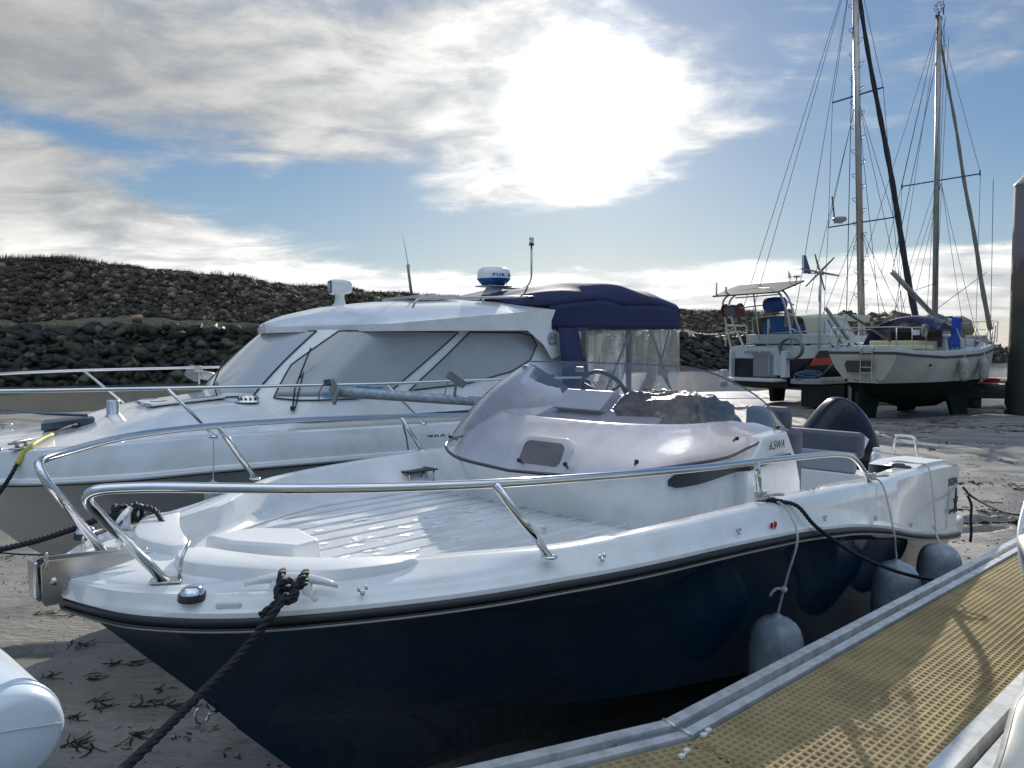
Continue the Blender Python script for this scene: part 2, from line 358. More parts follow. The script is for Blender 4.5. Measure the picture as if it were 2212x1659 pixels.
# ================================================================ the setting
def lattice(seed): return np.random.default_rng(seed).random((256, 256))
LAT = [lattice(i) for i in range(6)]
def vn(x, y, s, k=0):
    x = np.asarray(x, float)/s; y = np.asarray(y, float)/s; i, j = np.floor(x).astype(int), np.floor(y).astype(int); u, v = x-i, y-j
    u, v = u*u*(3-2*u), v*v*(3-2*v); L = LAT[k % 6]; g = lambda a, b: L[a % 256, b % 256]
    return (g(i, j)*(1-u)+g(i+1, j)*u)*(1-v)+(g(i, j+1)*(1-u)+g(i+1, j+1)*u)*v-.5
BASE = crom([(-95, 2), (-60, 21), (-25.5, 38), (-16, 43), (0, 53), (15, 64), (32, 75), (45, 82), (57, 90), (66, 97)], 24)
BD = np.r_[0, np.cumsum(np.linalg.norm(np.diff(BASE, axis=0), axis=1))]
CRH = pch([-80, -31, -18, -2, 16, 28, 42, 52, 58, 64, 70], [7.6, 7.2, 6.45, 5.85, 5.6, 5.6, 5.15, 5.0, 4.2, 2.1, .2])
BT = np.gradient(BASE, axis=0); BT /= np.linalg.norm(BT, axis=1, keepdims=True); BN = np.stack([-BT[:, 1], BT[:, 0]], 1)
LOW = pch([-.05, 0, .12, .24, .34, .46, .55], [-.5, .05, 1.0, 2.0, 2.75, 3.35, 3.5])
UPP = pch([.46, .53, .7, .85, .97, 1.05, 1.3, 1.7, 2.6], [0, .03, .38, .74, .97, 1.0, 1.0, .9, -.6])
def bank(u, q):
    """point on the embankment: u metres along its foot, q across (0 foot, 1 crest)"""
    x = np.interp(u, BD, BASE[:, 0]); y = np.interp(u, BD, BASE[:, 1]); nx = np.interp(u, BD, BN[:, 0]); ny = np.interp(u, BD, BN[:, 1])
    X_, Y_ = x+nx*12*q, y+ny*12*q; H = CRH(X_)
    lo = np.minimum(LOW(q), np.maximum(H, .2)*.6+.0*q); z = np.where(q < .46, lo, lo+(H-np.minimum(3.35, H*.6))*UPP(q))
    z = z+vn(X_, Y_, 2.2, 1)*.45+vn(X_, Y_, 7, 2)*.35*(q > .3)+vn(X_, Y_, .8, 3)*.22
    return X_, Y_, z
YN = pch([-60, -14, 0, 8, 18, 40, 120, 400], [2, 23, 30, 33, 37, 45, 94, 250])
YF = lambda x: np.interp(x, BASE[:, 0], BASE[:, 1])
PITS = []
def pit(px, py, rx, ry, dep=.09, ang=0.):
    p = at(px, py, z=0); PITS.append((p[0], p[1], rx, ry, dep, ang))
for a in [(10, 1150, 1.2, .5, .10, .3), (-10, 1428, .28, .17, .16, .6), (112, 1398, .09, .03, .09, .5), (2160, 1120, .55, .16, .10, .2), (2120, 1142, .30, .07, .08, .2),
          (2105, 957, 1.0, .035, .08, .05), (1960, 898, 1.9, .42, .1, .3), (2080, 893, 1.0, .3, .1, .3), (2030, 862, 6, 1.6, .1, .3), (2140, 866, 5, 1.3, .1, .3),
          (2180, 1108, .3, .05, .08, .1), (1925, 885, 1.5, .3, .1, .2), (1600, 858, 3, .5, .1, .3), (1500, 880, 2, .4, .09, .4)]: pit(*a)
def mudz(x, y):
    z = vn(x, y, 6, 0)*.05+vn(x, y, 1.4, 1)*.035+vn(x*.6+y*.4, y*1.4, .35, 2)*.016+vn(x, y, .11, 3)*.006*(np.abs(x) < 12)
    d1 = y-YN(x); d2 = YF(x)-y
    ch = np.clip(np.minimum(d1/3., 1), 0, 1); z = z*(1-ch)-.35*ch
    z = np.where(d2 < 0, z-.2*np.clip(-d2, 0, 5), z)
    for (a, b, rx, ry, dep, an) in PITS:
        u = (x-a)*math.cos(an)+(y-b)*math.sin(an); v = -(x-a)*math.sin(an)+(y-b)*math.cos(an)
        q = (u/rx)**2+(v/ry)**2+vn(x, y, max(.08, ry*.5), 4)*1.1; z = z-dep*np.clip(1.6-q, 0, 1)
    return z
def axis(a, b, n, lo, hi, g=1.06):
    m_ = list(np.linspace(a, b, n)); st = m_[1]-m_[0]; q = [a]; s_ = st
    while q[-1] > lo: s_ *= g; q.append(q[-1]-s_)
    r_ = [b]; s_ = st
    while r_[-1] < hi: s_ *= g; r_.append(r_[-1]+s_)
    return np.array(q[:0:-1]+m_+r_[1:])
gx = axis(-8, 10, 330, -900, 900); gy = axis(.2, 12, 250, -300, 1500, 1.05)
GX, GY = np.meshgrid(gx, gy, indexing='ij'); V = np.stack([GX, GY, mudz(GX, GY)], -1).reshape(-1, 3)
n0, n1_ = len(gx), len(gy); I, J = np.meshgrid(np.arange(n0-1), np.arange(n1_-1), indexing='ij'); a = (I*n1_+J).ravel()
Q = np.stack([a, a+n1_, a+n1_+1, a+1], 1)
m = bpy.data.materials.new('wet_mud'); m.use_nodes = True; k = NT(m.node_tree); p = k.n('ShaderNodeBsdfPrincipled'); o = k.n('ShaderNodeOutputMaterial'); k.l(p.outputs[0], o.inputs[0])
co = k.n('ShaderNodeTexCoord').outputs['Object']
na = k.noise(k.mapv(co, (1, 1.6, 1), (0, 0, .3)), .9, 8, .62, .4); nb = k.noise(co, 14, 6, .65); ncn = k.noise(k.mapv(co, (.35, 2.2, 1), (0, 0, .22)), 1.6, 7, .65, .6)
c_ = k.mix(k.smooth(na, .38, .62), (.165, .152, .135, 1), (.255, .24, .215, 1))
c_ = k.mix(k.m('MULTIPLY', k.smooth(nb, .52, .72), .55), c_, (.06, .056, .046, 1))
c_ = k.mix(k.m('MULTIPLY', k.smooth(ncn, .58, .70), .7), c_, (.045, .045, .035, 1))
k.l(c_, p.inputs['Base Color']); k.l(k.m('ADD', .52, k.m('MULTIPLY', k.m('SUBTRACT', na, .5), .9)), p.inputs['Roughness'])
b_ = k.n('ShaderNodeBump'); b_.inputs['Strength'].default_value = .75; b_.inputs['Distance'].default_value = .03
wv = k.noise(k.mapv(co, (1.2, 5.5, 1), (0, 0, .25)), 3.2, 5, .6, 1.2)
k.l(k.m('ADD', k.m('MULTIPLY', wv, .8), k.m('MULTIPLY', k.noise(co, 26, 6, .7), .35)), b_.inputs['Height']); k.l(b_.outputs[0], p.inputs['Normal'])
MUD = m
bulk('mud', V, Q, MUD, 'grey brown tidal mud flat the boats have settled on', 'structure', smooth=True)
# water
m = bpy.data.materials.new('channel_water'); m.use_nodes = True; k = NT(m.node_tree); p = k.n('ShaderNodeBsdfPrincipled'); o = k.n('ShaderNodeOutputMaterial'); k.l(p.outputs[0], o.inputs[0])
p.inputs['Base Color'].default_value = (.17, .165, .13, 1); p.inputs['Roughness'].default_value = .16; p.inputs['Specular IOR Level'].default_value = .6
co = k.n('ShaderNodeTexCoord').outputs['Object']
dist = k.n('ShaderNodeVectorMath', operation='LENGTH'); k.l(co, dist.inputs[0])
b_ = k.n('ShaderNodeBump'); k.l(k.m('MULTIPLY', k.smooth(dist.outputs['Value'], 9, 16), 1.0), b_.inputs['Strength']); b_.inputs['Distance'].default_value = 1.1
k.l(k.noise(k.mapv(co, (1, 2.2, 1), (0, 0, .2)), 3.4, 4, .6, .3), b_.inputs['Height']); k.l(b_.outputs[0], p.inputs['Normal'])
V = np.array([(-900, -300, -.055), (900, -300, -.055), (900, 1500, -.055), (-900, 1500, -.055)], float)
bulk('water', V, np.array([[0, 1, 2, 3]]), m, 'grey rippled water left in the tidal channel and pools', 'structure')
# embankment
m = bpy.data.materials.new('embankment_earth'); m.use_nodes = True; k = NT(m.node_tree); p = k.n('ShaderNodeBsdfPrincipled'); o = k.n('ShaderNodeOutputMaterial'); k.l(p.outputs[0], o.inputs[0])
co = k.n('ShaderNodeTexCoord').outputs['Object']; s3 = k.n('ShaderNodeSeparateXYZ'); k.l(co, s3.inputs[0]); hz = s3.outputs[2]
na = k.noise(co, .8, 8, .65); nb = k.noise(co, 3.5, 7, .65)
hh = k.m('ADD', hz, k.m('MULTIPLY', k.m('SUBTRACT', na, .5), 2.2))
c_ = k.mix(k.smooth(nb, .35, .65), (.035, .038, .03, 1), (.02, .028, .014, 1))
c_ = k.mix(k.smooth(hh, 2.9, 3.3), c_, k.mix(k.smooth(nb, .4, .62), (.20, .175, .12, 1), (.10, .105, .045, 1)))
c_ = k.mix(k.smooth(hh, 3.7, 4.3), c_, (.07, .062, .048, 1))
k.l(c_, p.inputs['Base Color']); p.inputs['Roughness'].default_value = .85
b_ = k.n('ShaderNodeBump'); b_.inputs['Strength'].default_value = 1; b_.inputs['Distance'].default_value = .3; k.l(nb, b_.inputs['Height']); k.l(b_.outputs[0], p.inputs['Normal'])
uu = np.linspace(0, BD[-1], 420); qq = np.r_[np.linspace(-.05, 1.2, 60), np.linspace(1.3, 2.6, 8)]
UU, QQ = np.meshgrid(uu, qq, indexing='ij'); V = np.stack(bank(UU, QQ), -1).reshape(-1, 3); n1_ = len(qq)
I, J = np.meshgrid(np.arange(len(uu)-1), np.arange(n1_-1), indexing='ij'); a = (I*n1_+J).ravel()
bulk('embankment', V, np.stack([a, a+n1_, a+n1_+1, a+1], 1), m, 'long rock faced breakwater bank behind the boats', 'structure', smooth=True)
# rubble
def rockmat(name, ramp, weed=True):
    m = bpy.data.materials.new(name); m.use_nodes = True; k = NT(m.node_tree); p = k.n('ShaderNodeBsdfPrincipled'); o = k.n('ShaderNodeOutputMaterial'); k.l(p.outputs[0], o.inputs[0])
    at_ = k.n('ShaderNodeAttribute', attribute_name='tone'); co = k.n('ShaderNodeTexCoord').outputs['Object']
    na = k.noise(co, 2.2, 6, .65)
    c_ = k.ramp(k.m('ADD', at_.outputs['Fac'], k.m('MULTIPLY', k.m('SUBTRACT', na, .5), .7)), ramp)
    k.l(c_, p.inputs['Base Color']); p.inputs['Roughness'].default_value = .8 if not weed else .55
    b_ = k.n('ShaderNodeBump'); b_.inputs['Strength'].default_value = .8; b_.inputs['Distance'].default_value = .1; k.l(k.noise(co, 7, 6, .7), b_.inputs['Height']); k.l(b_.outputs[0], p.inputs['Normal'])
    return m
ROCKU = rockmat('dry_rubble_stone', [(0, (.024, .018, .010)), (.45, (.056, .042, .024)), (.78, (.105, .083, .047)), (1, (.24, .20, .13))], False)
ROCKL = rockmat('weed_covered_stone', [(0, (.004, .003, .002)), (.55, (.010, .009, .004)), (.80, (.016, .020, .006)), (.93, (.05, .062, .016)), (1, (.12, .105, .075))])
def scatter(name, n, q0, q1, s0, s1, m, label, sub=1, flat=.7, u0=0, u1=None, pw=1.6, lift=.15):
    v0, f0 = icos(sub); r_ = np.random.default_rng(abs(hash(name)) % 1000 if False else len(name)*17+n)
    # more of them where the bank is near the camera
    u = r_.uniform(u0, u1 or BD[-1]-2, n); q = r_.uniform(q0, q1, n); x, y, z = bank(u, q)
    s = s0+(s1-s0)*r_.random(n)**pw
    sc = s[:, None]*np.stack([r_.uniform(.7, 1.35, n), r_.uniform(.6, 1.1, n), r_.uniform(.45, .9, n)*flat/.7], 1)
    a, b, c = r_.uniform(0, 6.28, (3, n)); 
    P_ = np.repeat(v0[None], n, 0)*(1+r_.uniform(-.12, .12, (n, len(v0), 1)))
    for _ in range(7):
        nr = r_.normal(size=(n, 3)); nr /= np.linalg.norm(nr, axis=1, keepdims=True); over = np.clip(np.einsum('ijk,ik->ij', P_, nr)-r_.uniform(.35, .8, (n, 1)), 0, None); P_ = P_-over[..., None]*nr[:, None, :]
    P_ = P_*sc[:, None, :]*1.25
    ca, sa_ = np.cos(a)[:, None], np.sin(a)[:, None]; X_, Y_, Z_ = P_[..., 0], P_[..., 1], P_[..., 2]
    tl_ = (r_.uniform(-.7, .7, n))[:, None]; ct, st = np.cos(tl_), np.sin(tl_)
    X_, Z_ = X_*ct-Z_*st, X_*st+Z_*ct; X_, Y_ = X_*ca-Y_*sa_, X_*sa_+Y_*ca
    V = np.stack([X_+x[:, None], Y_+y[:, None], Z_+(z+s*lift)[:, None]], -1).reshape(-1, 3)
    Fc = (f0[None]+np.arange(n)[:, None, None]*len(v0)).reshape(-1, 3)
    return bulk(name, V, Fc, m, label, 'stuff', np.repeat(r_.random(n), len(v0)))
scatter('rubble', 27000, .51, .92, .08, .36, ROCKU, 'grey tan angular stones covering the upper slope of the bank', 1, u0=25)
scatter('weedy_rocks', 11000, -.03, .36, .14, .60, ROCKL, 'dark green weed covered boulders along the foot of the bank', 1, .6, u0=25)
scatter('headland_rocks', 420, .5, 1.10, .35, 1.25, ROCKU, 'large grey rocks heaped at the far end of the bank', 1, .8, u0=float(np.interp(45, BASE[:, 0], BD)), u1=BD[-1]-3, pw=1.6)
# grass on the crest
n = 60000; r_ = np.random.default_rng(3); u = 20+145*r_.random(n)**1.3; q = 1.0+r_.normal(0, .07, n); cl = vn(u, q*12, 1.3, 2); keep = cl > r_.uniform(-.5, .3, n); u, q = u[keep], q[keep]; n = len(u)
x, y, z = bank(u, q); h = r_.uniform(.12, .42, n)*(1+1.2*np.clip(vn(x, y, 4, 5)+.1, 0, 1)); a = r_.uniform(0, 6.28, n); w = r_.uniform(.012, .035, n); le = r_.uniform(-.35, .5, n)*h
B = np.stack([x, y, z-.05], 1); d = np.stack([np.cos(a)*w, np.sin(a)*w, 0*a], 1); tp = B+np.stack([le, .3*le*np.sin(a), h], 1)
V = np.stack([B-d, B+d, tp], 1).reshape(-1, 3)
GR = rockmat('dry_grass', [(0, (.03, .026, .014)), (.5, (.06, .052, .026)), (1, (.11, .095, .05))], False)
bulk('grass', V, np.arange(3*n).reshape(-1, 3), GR, 'rough dry grass along the top of the bank', 'stuff', np.repeat(r_.random(n), 3))
n = 1500; r_ = np.random.default_rng(5); v0, f0 = icos(2); u = r_.uniform(20, 165, n); q = r_.uniform(.90, 1.06, n); x, y, z = bank(u, q)
s = r_.uniform(.10, .36, n); P_ = v0[None]*(1+r_.uniform(-.3, .3, (n, len(v0), 1)))*(s[:, None]*np.array([1.4, 1, .55]))[:, None, :]
V = (P_+np.stack([x, y, z], 1)[:, None]).reshape(-1, 3)
bulk('scrub', V, (f0[None]+np.arange(n)[:, None, None]*len(v0)).reshape(-1, 3), GR, 'low dark tussocks growing on the crest of the bank', 'stuff', np.repeat(r_.random(n)*.6, len(v0)))
def boulder(px, py, Y, s, m, label, seed, tone, sq=(1.2, 1, .8)):
    v0, f0 = icos(2); r_ = np.random.default_rng(seed)
    d_ = v0.copy(); 
    for _ in range(9):
        nrm = r_.normal(size=3); nrm /= np.linalg.norm(nrm); lim = r_.uniform(.55, .8); pr = d_@nrm; over = np.clip(pr-lim, 0, None); d_ -= over[:, None]*nrm
    P_ = d_*np.array(sq)*s*(1+r_.uniform(-.04, .04, (len(d_), 1)))+at(px, py, Y=Y)
    o = bulk('boulder', P_, f0, m, None, None, np.full(len(P_), tone)); meta(o, label, 'boulder')
boulder(298, 688, 41.5, .34, mat('orange_stone', (.34, .20, .12), .7, var=.3, vscale=4, bump=.3), 'single orange tinted stone on the ledge halfway down the left bank', 2, .9)
boulder(2052, 715, 84, 2.1, ROCKU, 'largest pale square topped boulder at the right hand end of the bank', 4, .95, (1.2, 1, 1.0))
boulder(2018, 712, 85, 1.7, ROCKU, 'pale pointed boulder leaning beside the largest square topped boulder on the bank', 8, .8, (1.1, 1, 1.15))
# weed strands on the mud
g = G(); r_ = np.random.default_rng(11)
def strands(px, py, n, rx, ry, l0=.04, l1=.20, w=.0045, lift=.010):
    c = at(px, py, z=0)
    sub_ = [(r_.normal()*rx, r_.normal()*ry) for _ in range(max(1, n//6))]
    for _ in range(int(n*.8)):
        a = r_.uniform(0, 6.28); q_ = sub_[r_.integers(len(sub_))]; x, y = c[0]+q_[0]+r_.normal()*rx*.22, c[1]+q_[1]+r_.normal()*ry*.3; L = r_.uniform(l0, l1); k_ = 6; pts = []; a = r_.normal(.25, .6)
        for i in range(k_):
            pts.append((x, y)); a += r_.normal()*.45; x += math.cos(a)*L/k_; y += math.sin(a)*L/k_
        pts = np.array(pts); zz_ = mudz(pts[:, 0], pts[:, 1])+lift*r_.uniform(.3, 1, k_); ww = w*r_.uniform(.4, 1.3)*np.sin(np.linspace(.35, 2.9, k_))
        T = np.gradient(pts, axis=0); T /= np.linalg.norm(T, axis=1, keepdims=True)+1e-9; N_ = np.stack([-T[:, 1], T[:, 0]], 1)*ww[:, None]
        A = np.stack([np.c_[pts-N_, zz_], np.c_[pts, zz_+abs(w)*.9], np.c_[pts+N_, zz_]], 1); g.grid(A)
for a in [(310, 1528, 26, .12, .03), (215, 1525, 10, .1, .03), (255, 1620, 12, .14, .03), (130, 1465, 14, .1, .03), (190, 1545, 14, .07, .03, .04, .14), (330, 1590, 10, .1, .03), (420, 1600, 26, .3, .12, .02, .06),
          (230, 1440, 22, .15, .04), (170, 1390, 14, .1, .03), (275, 1370, 10, .1, .03), (200, 1330, 24, .3, .03, .03, .1), (60, 1330, 18, .2, .05, .03, .08), (60, 1250, 18, .35, .08, .03, .1), (90, 1200, 18, .4, .12, .03, .12),
          (560, 1640, 12, .3, .2, .02, .06), (240, 1250, 10, .1, .05, .02, .08), (120, 1620, 14, .15, .05), (380, 1480, 14, .2, .12, .03, .1)]: strands(*a)
for a in [(2150, 1130, 130, .35, .10, .04, .2, .012), (2120, 1100, 30, .2, .15, .04, .15, .01), (1980, 915, 60, 1.2, .35, .08, .4, .008), (2080, 925, 120, 1.2, .25, .06, .35, .008), (2160, 935, 70, 1, .3, .08, .3, .008), (2005, 973, 8, .15, .04, .12, .3, .02),
          (2050, 960, 20, .8, .3, .08, .25, .01), (2150, 1000, 34, .6, .4, .05, .2, .008), (2080, 1060, 24, .4, .25, .05, .2, .012), (2190, 1060, 24, .3, .2, .05, .15, .012), (2140, 1190, 14, .3, .05, .04, .12, .01),
          (1900, 940, 30, 1, .6, .06, .25, .008), (1650, 890, 40, 2, .8, .1, .3, .009), (2000, 1000, 26, 1, .6, .05, .2, .007), (2180, 890, 50, 2, .7, .1, .4, .009)]: strands(*a)
WEED = mat('brown_seaweed', (.020, .020, .013), .75, spec=.15, var=.5, vscale=30)
o = g.build('seaweed', WEED, weld=False); meta(o, 'dark strands of seaweed strewn over the mud', None, None, 'stuff')
# small stones and worm casts on the near mud
n = 5200; v0, f0 = icos(1); r_ = np.random.default_rng(21); x = r_.uniform(-6, 9, n); y = r_.uniform(1.2, 12, n); s = r_.uniform(.002, .006, n)*(1+1.5*(y > 6)*r_.random(n))
P_ = v0[None]*(1+r_.uniform(-.3, .3, (n, len(v0), 1)))*(s[:, None]*np.array([1.4, 1, .6]))[:, None]; V = (P_+np.stack([x, y, mudz(x, y)+s*.3], 1)[:, None]).reshape(-1, 3)
PB = rockmat('mud_crumbs', [(0, (.02, .02, .016)), (.6, (.10, .09, .07)), (1, (.2, .19, .16))], False)
bulk('shell_grit', V, (f0[None]+np.arange(n)[:, None, None]*len(v0)).reshape(-1, 3), PB, 'small stones and shell bits scattered on the near mud', 'stuff', np.repeat(r_.random(n)**1.5, len(v0)))

# unseen bank added behind the camera to darken low sky and hull reflections
g = G(); A = []
for i in range(60):
    a_ = math.radians(100+160*i/59); w_ = math.sin(math.pi*i/59)**.4; row = []
    for rr, hh_ in ((24, -.5), (27, 1.2), (31, 3.4), (36, 5.2), (44, 6.0), (80, 6.0)):
        x, y = rr*math.sin(a_), rr*math.cos(a_); row.append((x, y, hh_*w_+.8*float(vn(x, y, 3, 2))*(hh_ > 0)))
    A.append(row)
g.grid(A); o = g.build('dark_backdrop', mat('backdrop_bank', (.05, .055, .04), .9, var=.4, vscale=.6), None, smooth=True); meta(o, 'unseen dark bank added behind the camera to darken reflections', None, None, 'structure')
# ================================================================ navy and white open motorboat in the foreground
MB4 = frameM((-1.34, 2.23, -.66+EYE), 48.04, 1.08, .47)
KD = 1.35                                                   # gunwale plane above the keel
def boatframe(M4, kd):
    """empty at the keel, parts drawn with z measured from the gunwale plane"""
    return M4 @ Matrix.Translation((0, 0, -kd)), kd
M_base, _ = boatframe(MB4, KD)
motorboat = empty('motorboat', 'open motorboat with navy blue hull, white deck and tinted windscreen in the foreground', 'motorboat', M_base)
def up(o, kd=KD):
    """shift a part drawn from the gunwale plane into the frame of its thing"""
    o.data.transform(Matrix.Translation((0, 0, kd))); return o
def mbw(s, b, z): return np.array((MB4 @ Vector((s, b, z)))[:])       # boat -> world
Bf = pch([0, .04, .1, .2, .32, .45, .67, .9, 1.17, 1.5, 1.88, 2.4, 3.0, 3.6, 4.5, 5.5, 6.1], [0, .08, .17, .29, .41, .52, .69, .84, .96, 1.05, 1.11, 1.165, 1.20, 1.20, 1.185, 1.15, 1.12])
ZT = pch([0, .2, .5, 1.2, 2.6, 3.2, 3.8, 4.6, 5.2, 5.7, 6.1], [-.035, -.03, -.02, .012, .03, .01, -.03, -.055, -.085, -.12, -.17])
ZR = pch([0, .7, 1.2, 1.8, 2.45, 3.0, 3.64, 4.3, 5.4, 6.1], [-.105, -.095, -.08, -.085, -.11, -.165, -.27, -.41, -.61, -.72])
BR0 = pch([0, .03, .07, .14, .21, .33, .48, .75, 1.0, 1.34, 1.7, 2.45, 3, 3.64, 4.5, 5.5, 6.1], [0, .13, .26, .38, .47, .58, .68, .83, .95, 1.06, 1.13, 1.22, 1.255, 1.255, 1.24, 1.19, 1.14])
BR = lambda s: BR0(s)
def line(s0, ss, bs, zs, u, end=6.1):
    f, h = pch(ss, bs), pch(ss, zs); s = s0+(end-s0)*u; return np.stack([s, f(s), h(s)], 1)
u = np.linspace(0, 1, 90)**1.7
def rubline(dz=0., db=0.):
    s = 6.1*u; return np.stack([s, BR(s)+db*np.clip(s*12, 0, 1), ZR(s)+dz], 1)
HL = [rubline(-.012), 
      line(.07, [.07, .2, .5, 1, 2, 3, 4.3, 6.1], [0, .17, .44, .74, 1.04, 1.17, 1.18, 1.08], [-.16, -.16, -.16, -.165, -.19, -.25, -.45, -.77], u),
      line(.23, [.23, .5, 1, 2, 3, 4.3, 6.1], [0, .25, .58, .94, 1.10, 1.14, 1.05], [-.33, -.33, -.34, -.40, -.47, -.62, -.86], u),
      line(.42, [.42, .7, 1.1, 2, 3, 4.3, 6.1], [0, .20, .46, .83, 1.02, 1.07, 1.03], [-.53, -.54, -.56, -.66, -.75, -.85, -.94], u),
      line(.55, [.55, .8, 1.2, 2, 3, 4.3, 6.1], [0, .14, .38, .76, .98, 1.03, 1.02], [-.68, -.70, -.73, -.80, -.88, -.94, -.985], u),
      line(.56, [.56, .8, 1.2, 2, 3, 4.3, 6.1], [0, .10, .33, .71, .93, .98, .97], [-.695, -.72, -.75, -.82, -.90, -.955, -.995], u),
      line(.76, [.76, 1.1, 2, 3, 6.1], [0, .10, .36, .46, .48], [-.91, -.98, -1.08, -1.13, -1.17], u),
      line(.80, [.80, 1.2, 1.8, 3, 6.1], [0, 0, 0, 0, 0], [-.95, -1.14, -1.26, -1.33, -1.33], u)]
g = G()
for sg in (-1, 1): g.grid(np.array(HL)*np.array([1, sg, 1]))
tr = [p[-1] for p in HL]; g.add([q*np.array([1, -1, 1]) for q in tr]+tr[::-1], [tuple(range(2*len(tr)))])
up(g.build('hull', NAVY, motorboat, smooth=True))
o = motorboat.children[0]; o.modifiers.new('es', 'EDGE_SPLIT').split_angle = math.radians(35)
# rub rail: black profile with a bright strip under it
def rubsolid(z0, z1, b0, b1):
    A = []
    for zz_, bb in ((z0, -.01), (z0, b0), ((z0+z1)/2, b1), (z1, b0), (z1, -.01)): A.append(rubline(zz_, bb))
    return np.array(A)
g = G()
for sg in (-1, 1): g.grid(rubsolid(-.016, .012, .010, .017)*np.array([1, sg, 1]))
for sg in (-1, 1): g.tube(rubline(-.020, .010)*np.array([1, sg, 1]), .0055, 6)
up(g.build('rub_rail', BLACK, motorboat, smooth=True))
g = G()
for sg in (-1, 1): g.tube(rubline(-.024, .013)*np.array([1, sg, 1]), .0042, 6)
up(g.build('rail_trim', mat('dull_grey_trim', (.30, .30, .27), .4, .3), motorboat, smooth=True))
# deck moulding
s = 6.1*u; zt = ZT(s); br = BR(s); bt = Bf(s); zr = ZR(s); one = np.clip(s*9, 0, 1)
FLZ = pch([0, .36, .46, .58, 2.1, 2.3, 2.42, 6.1], [-.034, -.034, -.10, -.135, -.135, -.2, -.42, -.42])
def dl(b, z): return np.stack([s, np.maximum(b, 0)*1., z], 1)
hgt = zt-zr
kn = np.clip((s-2.6)/2, 0, 1); bw_ = 1-np.clip((s-.55)/.75, 0, 1); bw_ = bw_*bw_*(3-2*bw_)
L2_ = lambda b1, z1, b2, z2: dl(b1*(1-bw_)+b2*bw_, z1*(1-bw_)+z2*bw_)
DL = [dl(br+.004*one, zr+.010), dl(br+.004*one, zr+.026), dl(br-.008*one, zr+.032), dl(br-.022*one, zr+.042+kn*.02), L2_(br*.55+bt*.45-.014*one, zr+hgt*.60, br-.03*one, zr+.052), L2_(bt+.002*one, zt-.022, br*.89, zr+.068), L2_(bt-.02*one, zt-.007, br*.80, zt-.016), L2_(bt-.035*one, zt, br*.72, zt-.007), L2_(bt-.085*one-kn*.06, zt+.003, br*.66, zt-.002),
      L2_(bt-.10*one-kn*.06, zt-.010, br*.64, zt-.008), L2_(bt-.115*one-.17*np.clip((s-1.9)/.4, 0, 1), np.minimum(zt-.02, FLZ(s)+.035), br*.62, np.minimum(zt-.012, FLZ(s)+.035)), L2_(bt-.15*one-.16*np.clip((s-1.9)/.4, 0, 1), FLZ(s), br*.57, FLZ(s)), dl(bt*0, FLZ(s)+.004)]
DECK_EDGE = DL
g = G()
for sg in (-1, 1): g.grid(np.array(DL)*np.array([1, sg, 1]))
tr = [p[-1] for p in DL]; g.add([q*np.array([1, -1, 1]) for q in tr]+tr[::-1][1:], [tuple(range(2*len(tr)-1))])
deck = up(g.build('deck', WHITE, motorboat, smooth=True)); deck.modifiers.new('es', 'EDGE_SPLIT').split_angle = math.radians(48)
# raised bolsters round the bow, with the gap for the anchor between them
def bolster(sg, k0, k1, z0, z1, w, name='bow_bolster'):
    g = G(); A = []
    for i in range(26):
        tt = i/25.; s_ = k0+(k1-k0)*tt; ed = float(Bf(s_))
        bo = ed-.15-.10*(1-tt)**2; hh = z0+(z1-z0)*tt
        bi = bo-w*(1-tt)**.8-.02
        A.append([(s_, sg*(bo+.02), -.03), (s_, sg*(bo+.01), hh*.5), (s_, sg*(bo-.015), hh), (s_, sg*(bi+.02), hh+.004), (s_, sg*bi, hh-.01), (s_+.02*(1-tt), sg*(bi-.012), -.17)])
    A = np.array(A); g.grid(A); g.add(A[0], [tuple(range(6))]); g.add(A[-1], [tuple(range(6))])
    return up(g.build(name, WHITE2, motorboat, bevel=.008))
def block(name, plan, z1, z0=-.15, grow=.035, m=WHITE2, n_=4):
    pts = crom([(a, b, 0) for a, b in plan], n_, closed=True)[:, :2]; c_ = pts.mean(0); A = []
    for z, k_ in ((z0, 1+grow*3), (z1-.05, 1+grow*1.6), (z1-.018, 1+grow*.7), (z1-.004, 1.0), (z1, .93)): A.append([(c_[0]+(p[0]-c_[0])*k_, c_[1]+(p[1]-c_[1])*k_, z) for p in pts])
    g = G(); g.grid(A, closev=True); g.add(A[-1], [tuple(range(len(pts)))]); o = up(g.build(name, m, motorboat, smooth=True)); o.modifiers.new('es', 'EDGE_SPLIT').split_angle = math.radians(50); return o
block('bow_bolster', [(.335, .015), (.395, .03), (.43, .14), (.50, .34), (.58, .50), (.56, .54), (.46, .52), (.36, .37), (.30, .20)], .004, n_=2)
block('bow_bolster', [(.325, -.06), (.385, -.075), (.43, -.20), (.52, -.38), (.66, -.53), (.82, -.65), (.70, -.655), (.50, -.56), (.36, -.38), (.28, -.20)], .006)
# forward step box
g = G(); P1 = [(.42, .01), (.45, -.14), (.58, -.35), (.70, -.33), (.74, -.12), (.62, .01)]
lo = [(a, b, -.14) for a, b in P1]; hi = [(a+(.58-a)*.10, b+(-.14-b)*.10, .022) for a, b in P1]
n_ = len(P1); g.add(lo+hi, [tuple(range(n_, 2*n_))]+[(i, (i+1) % n_, n_+(i+1) % n_, n_+i) for i in range(n_)])
up(g.build('step_box', WHITE2, motorboat, bevel=.015, bseg=3))
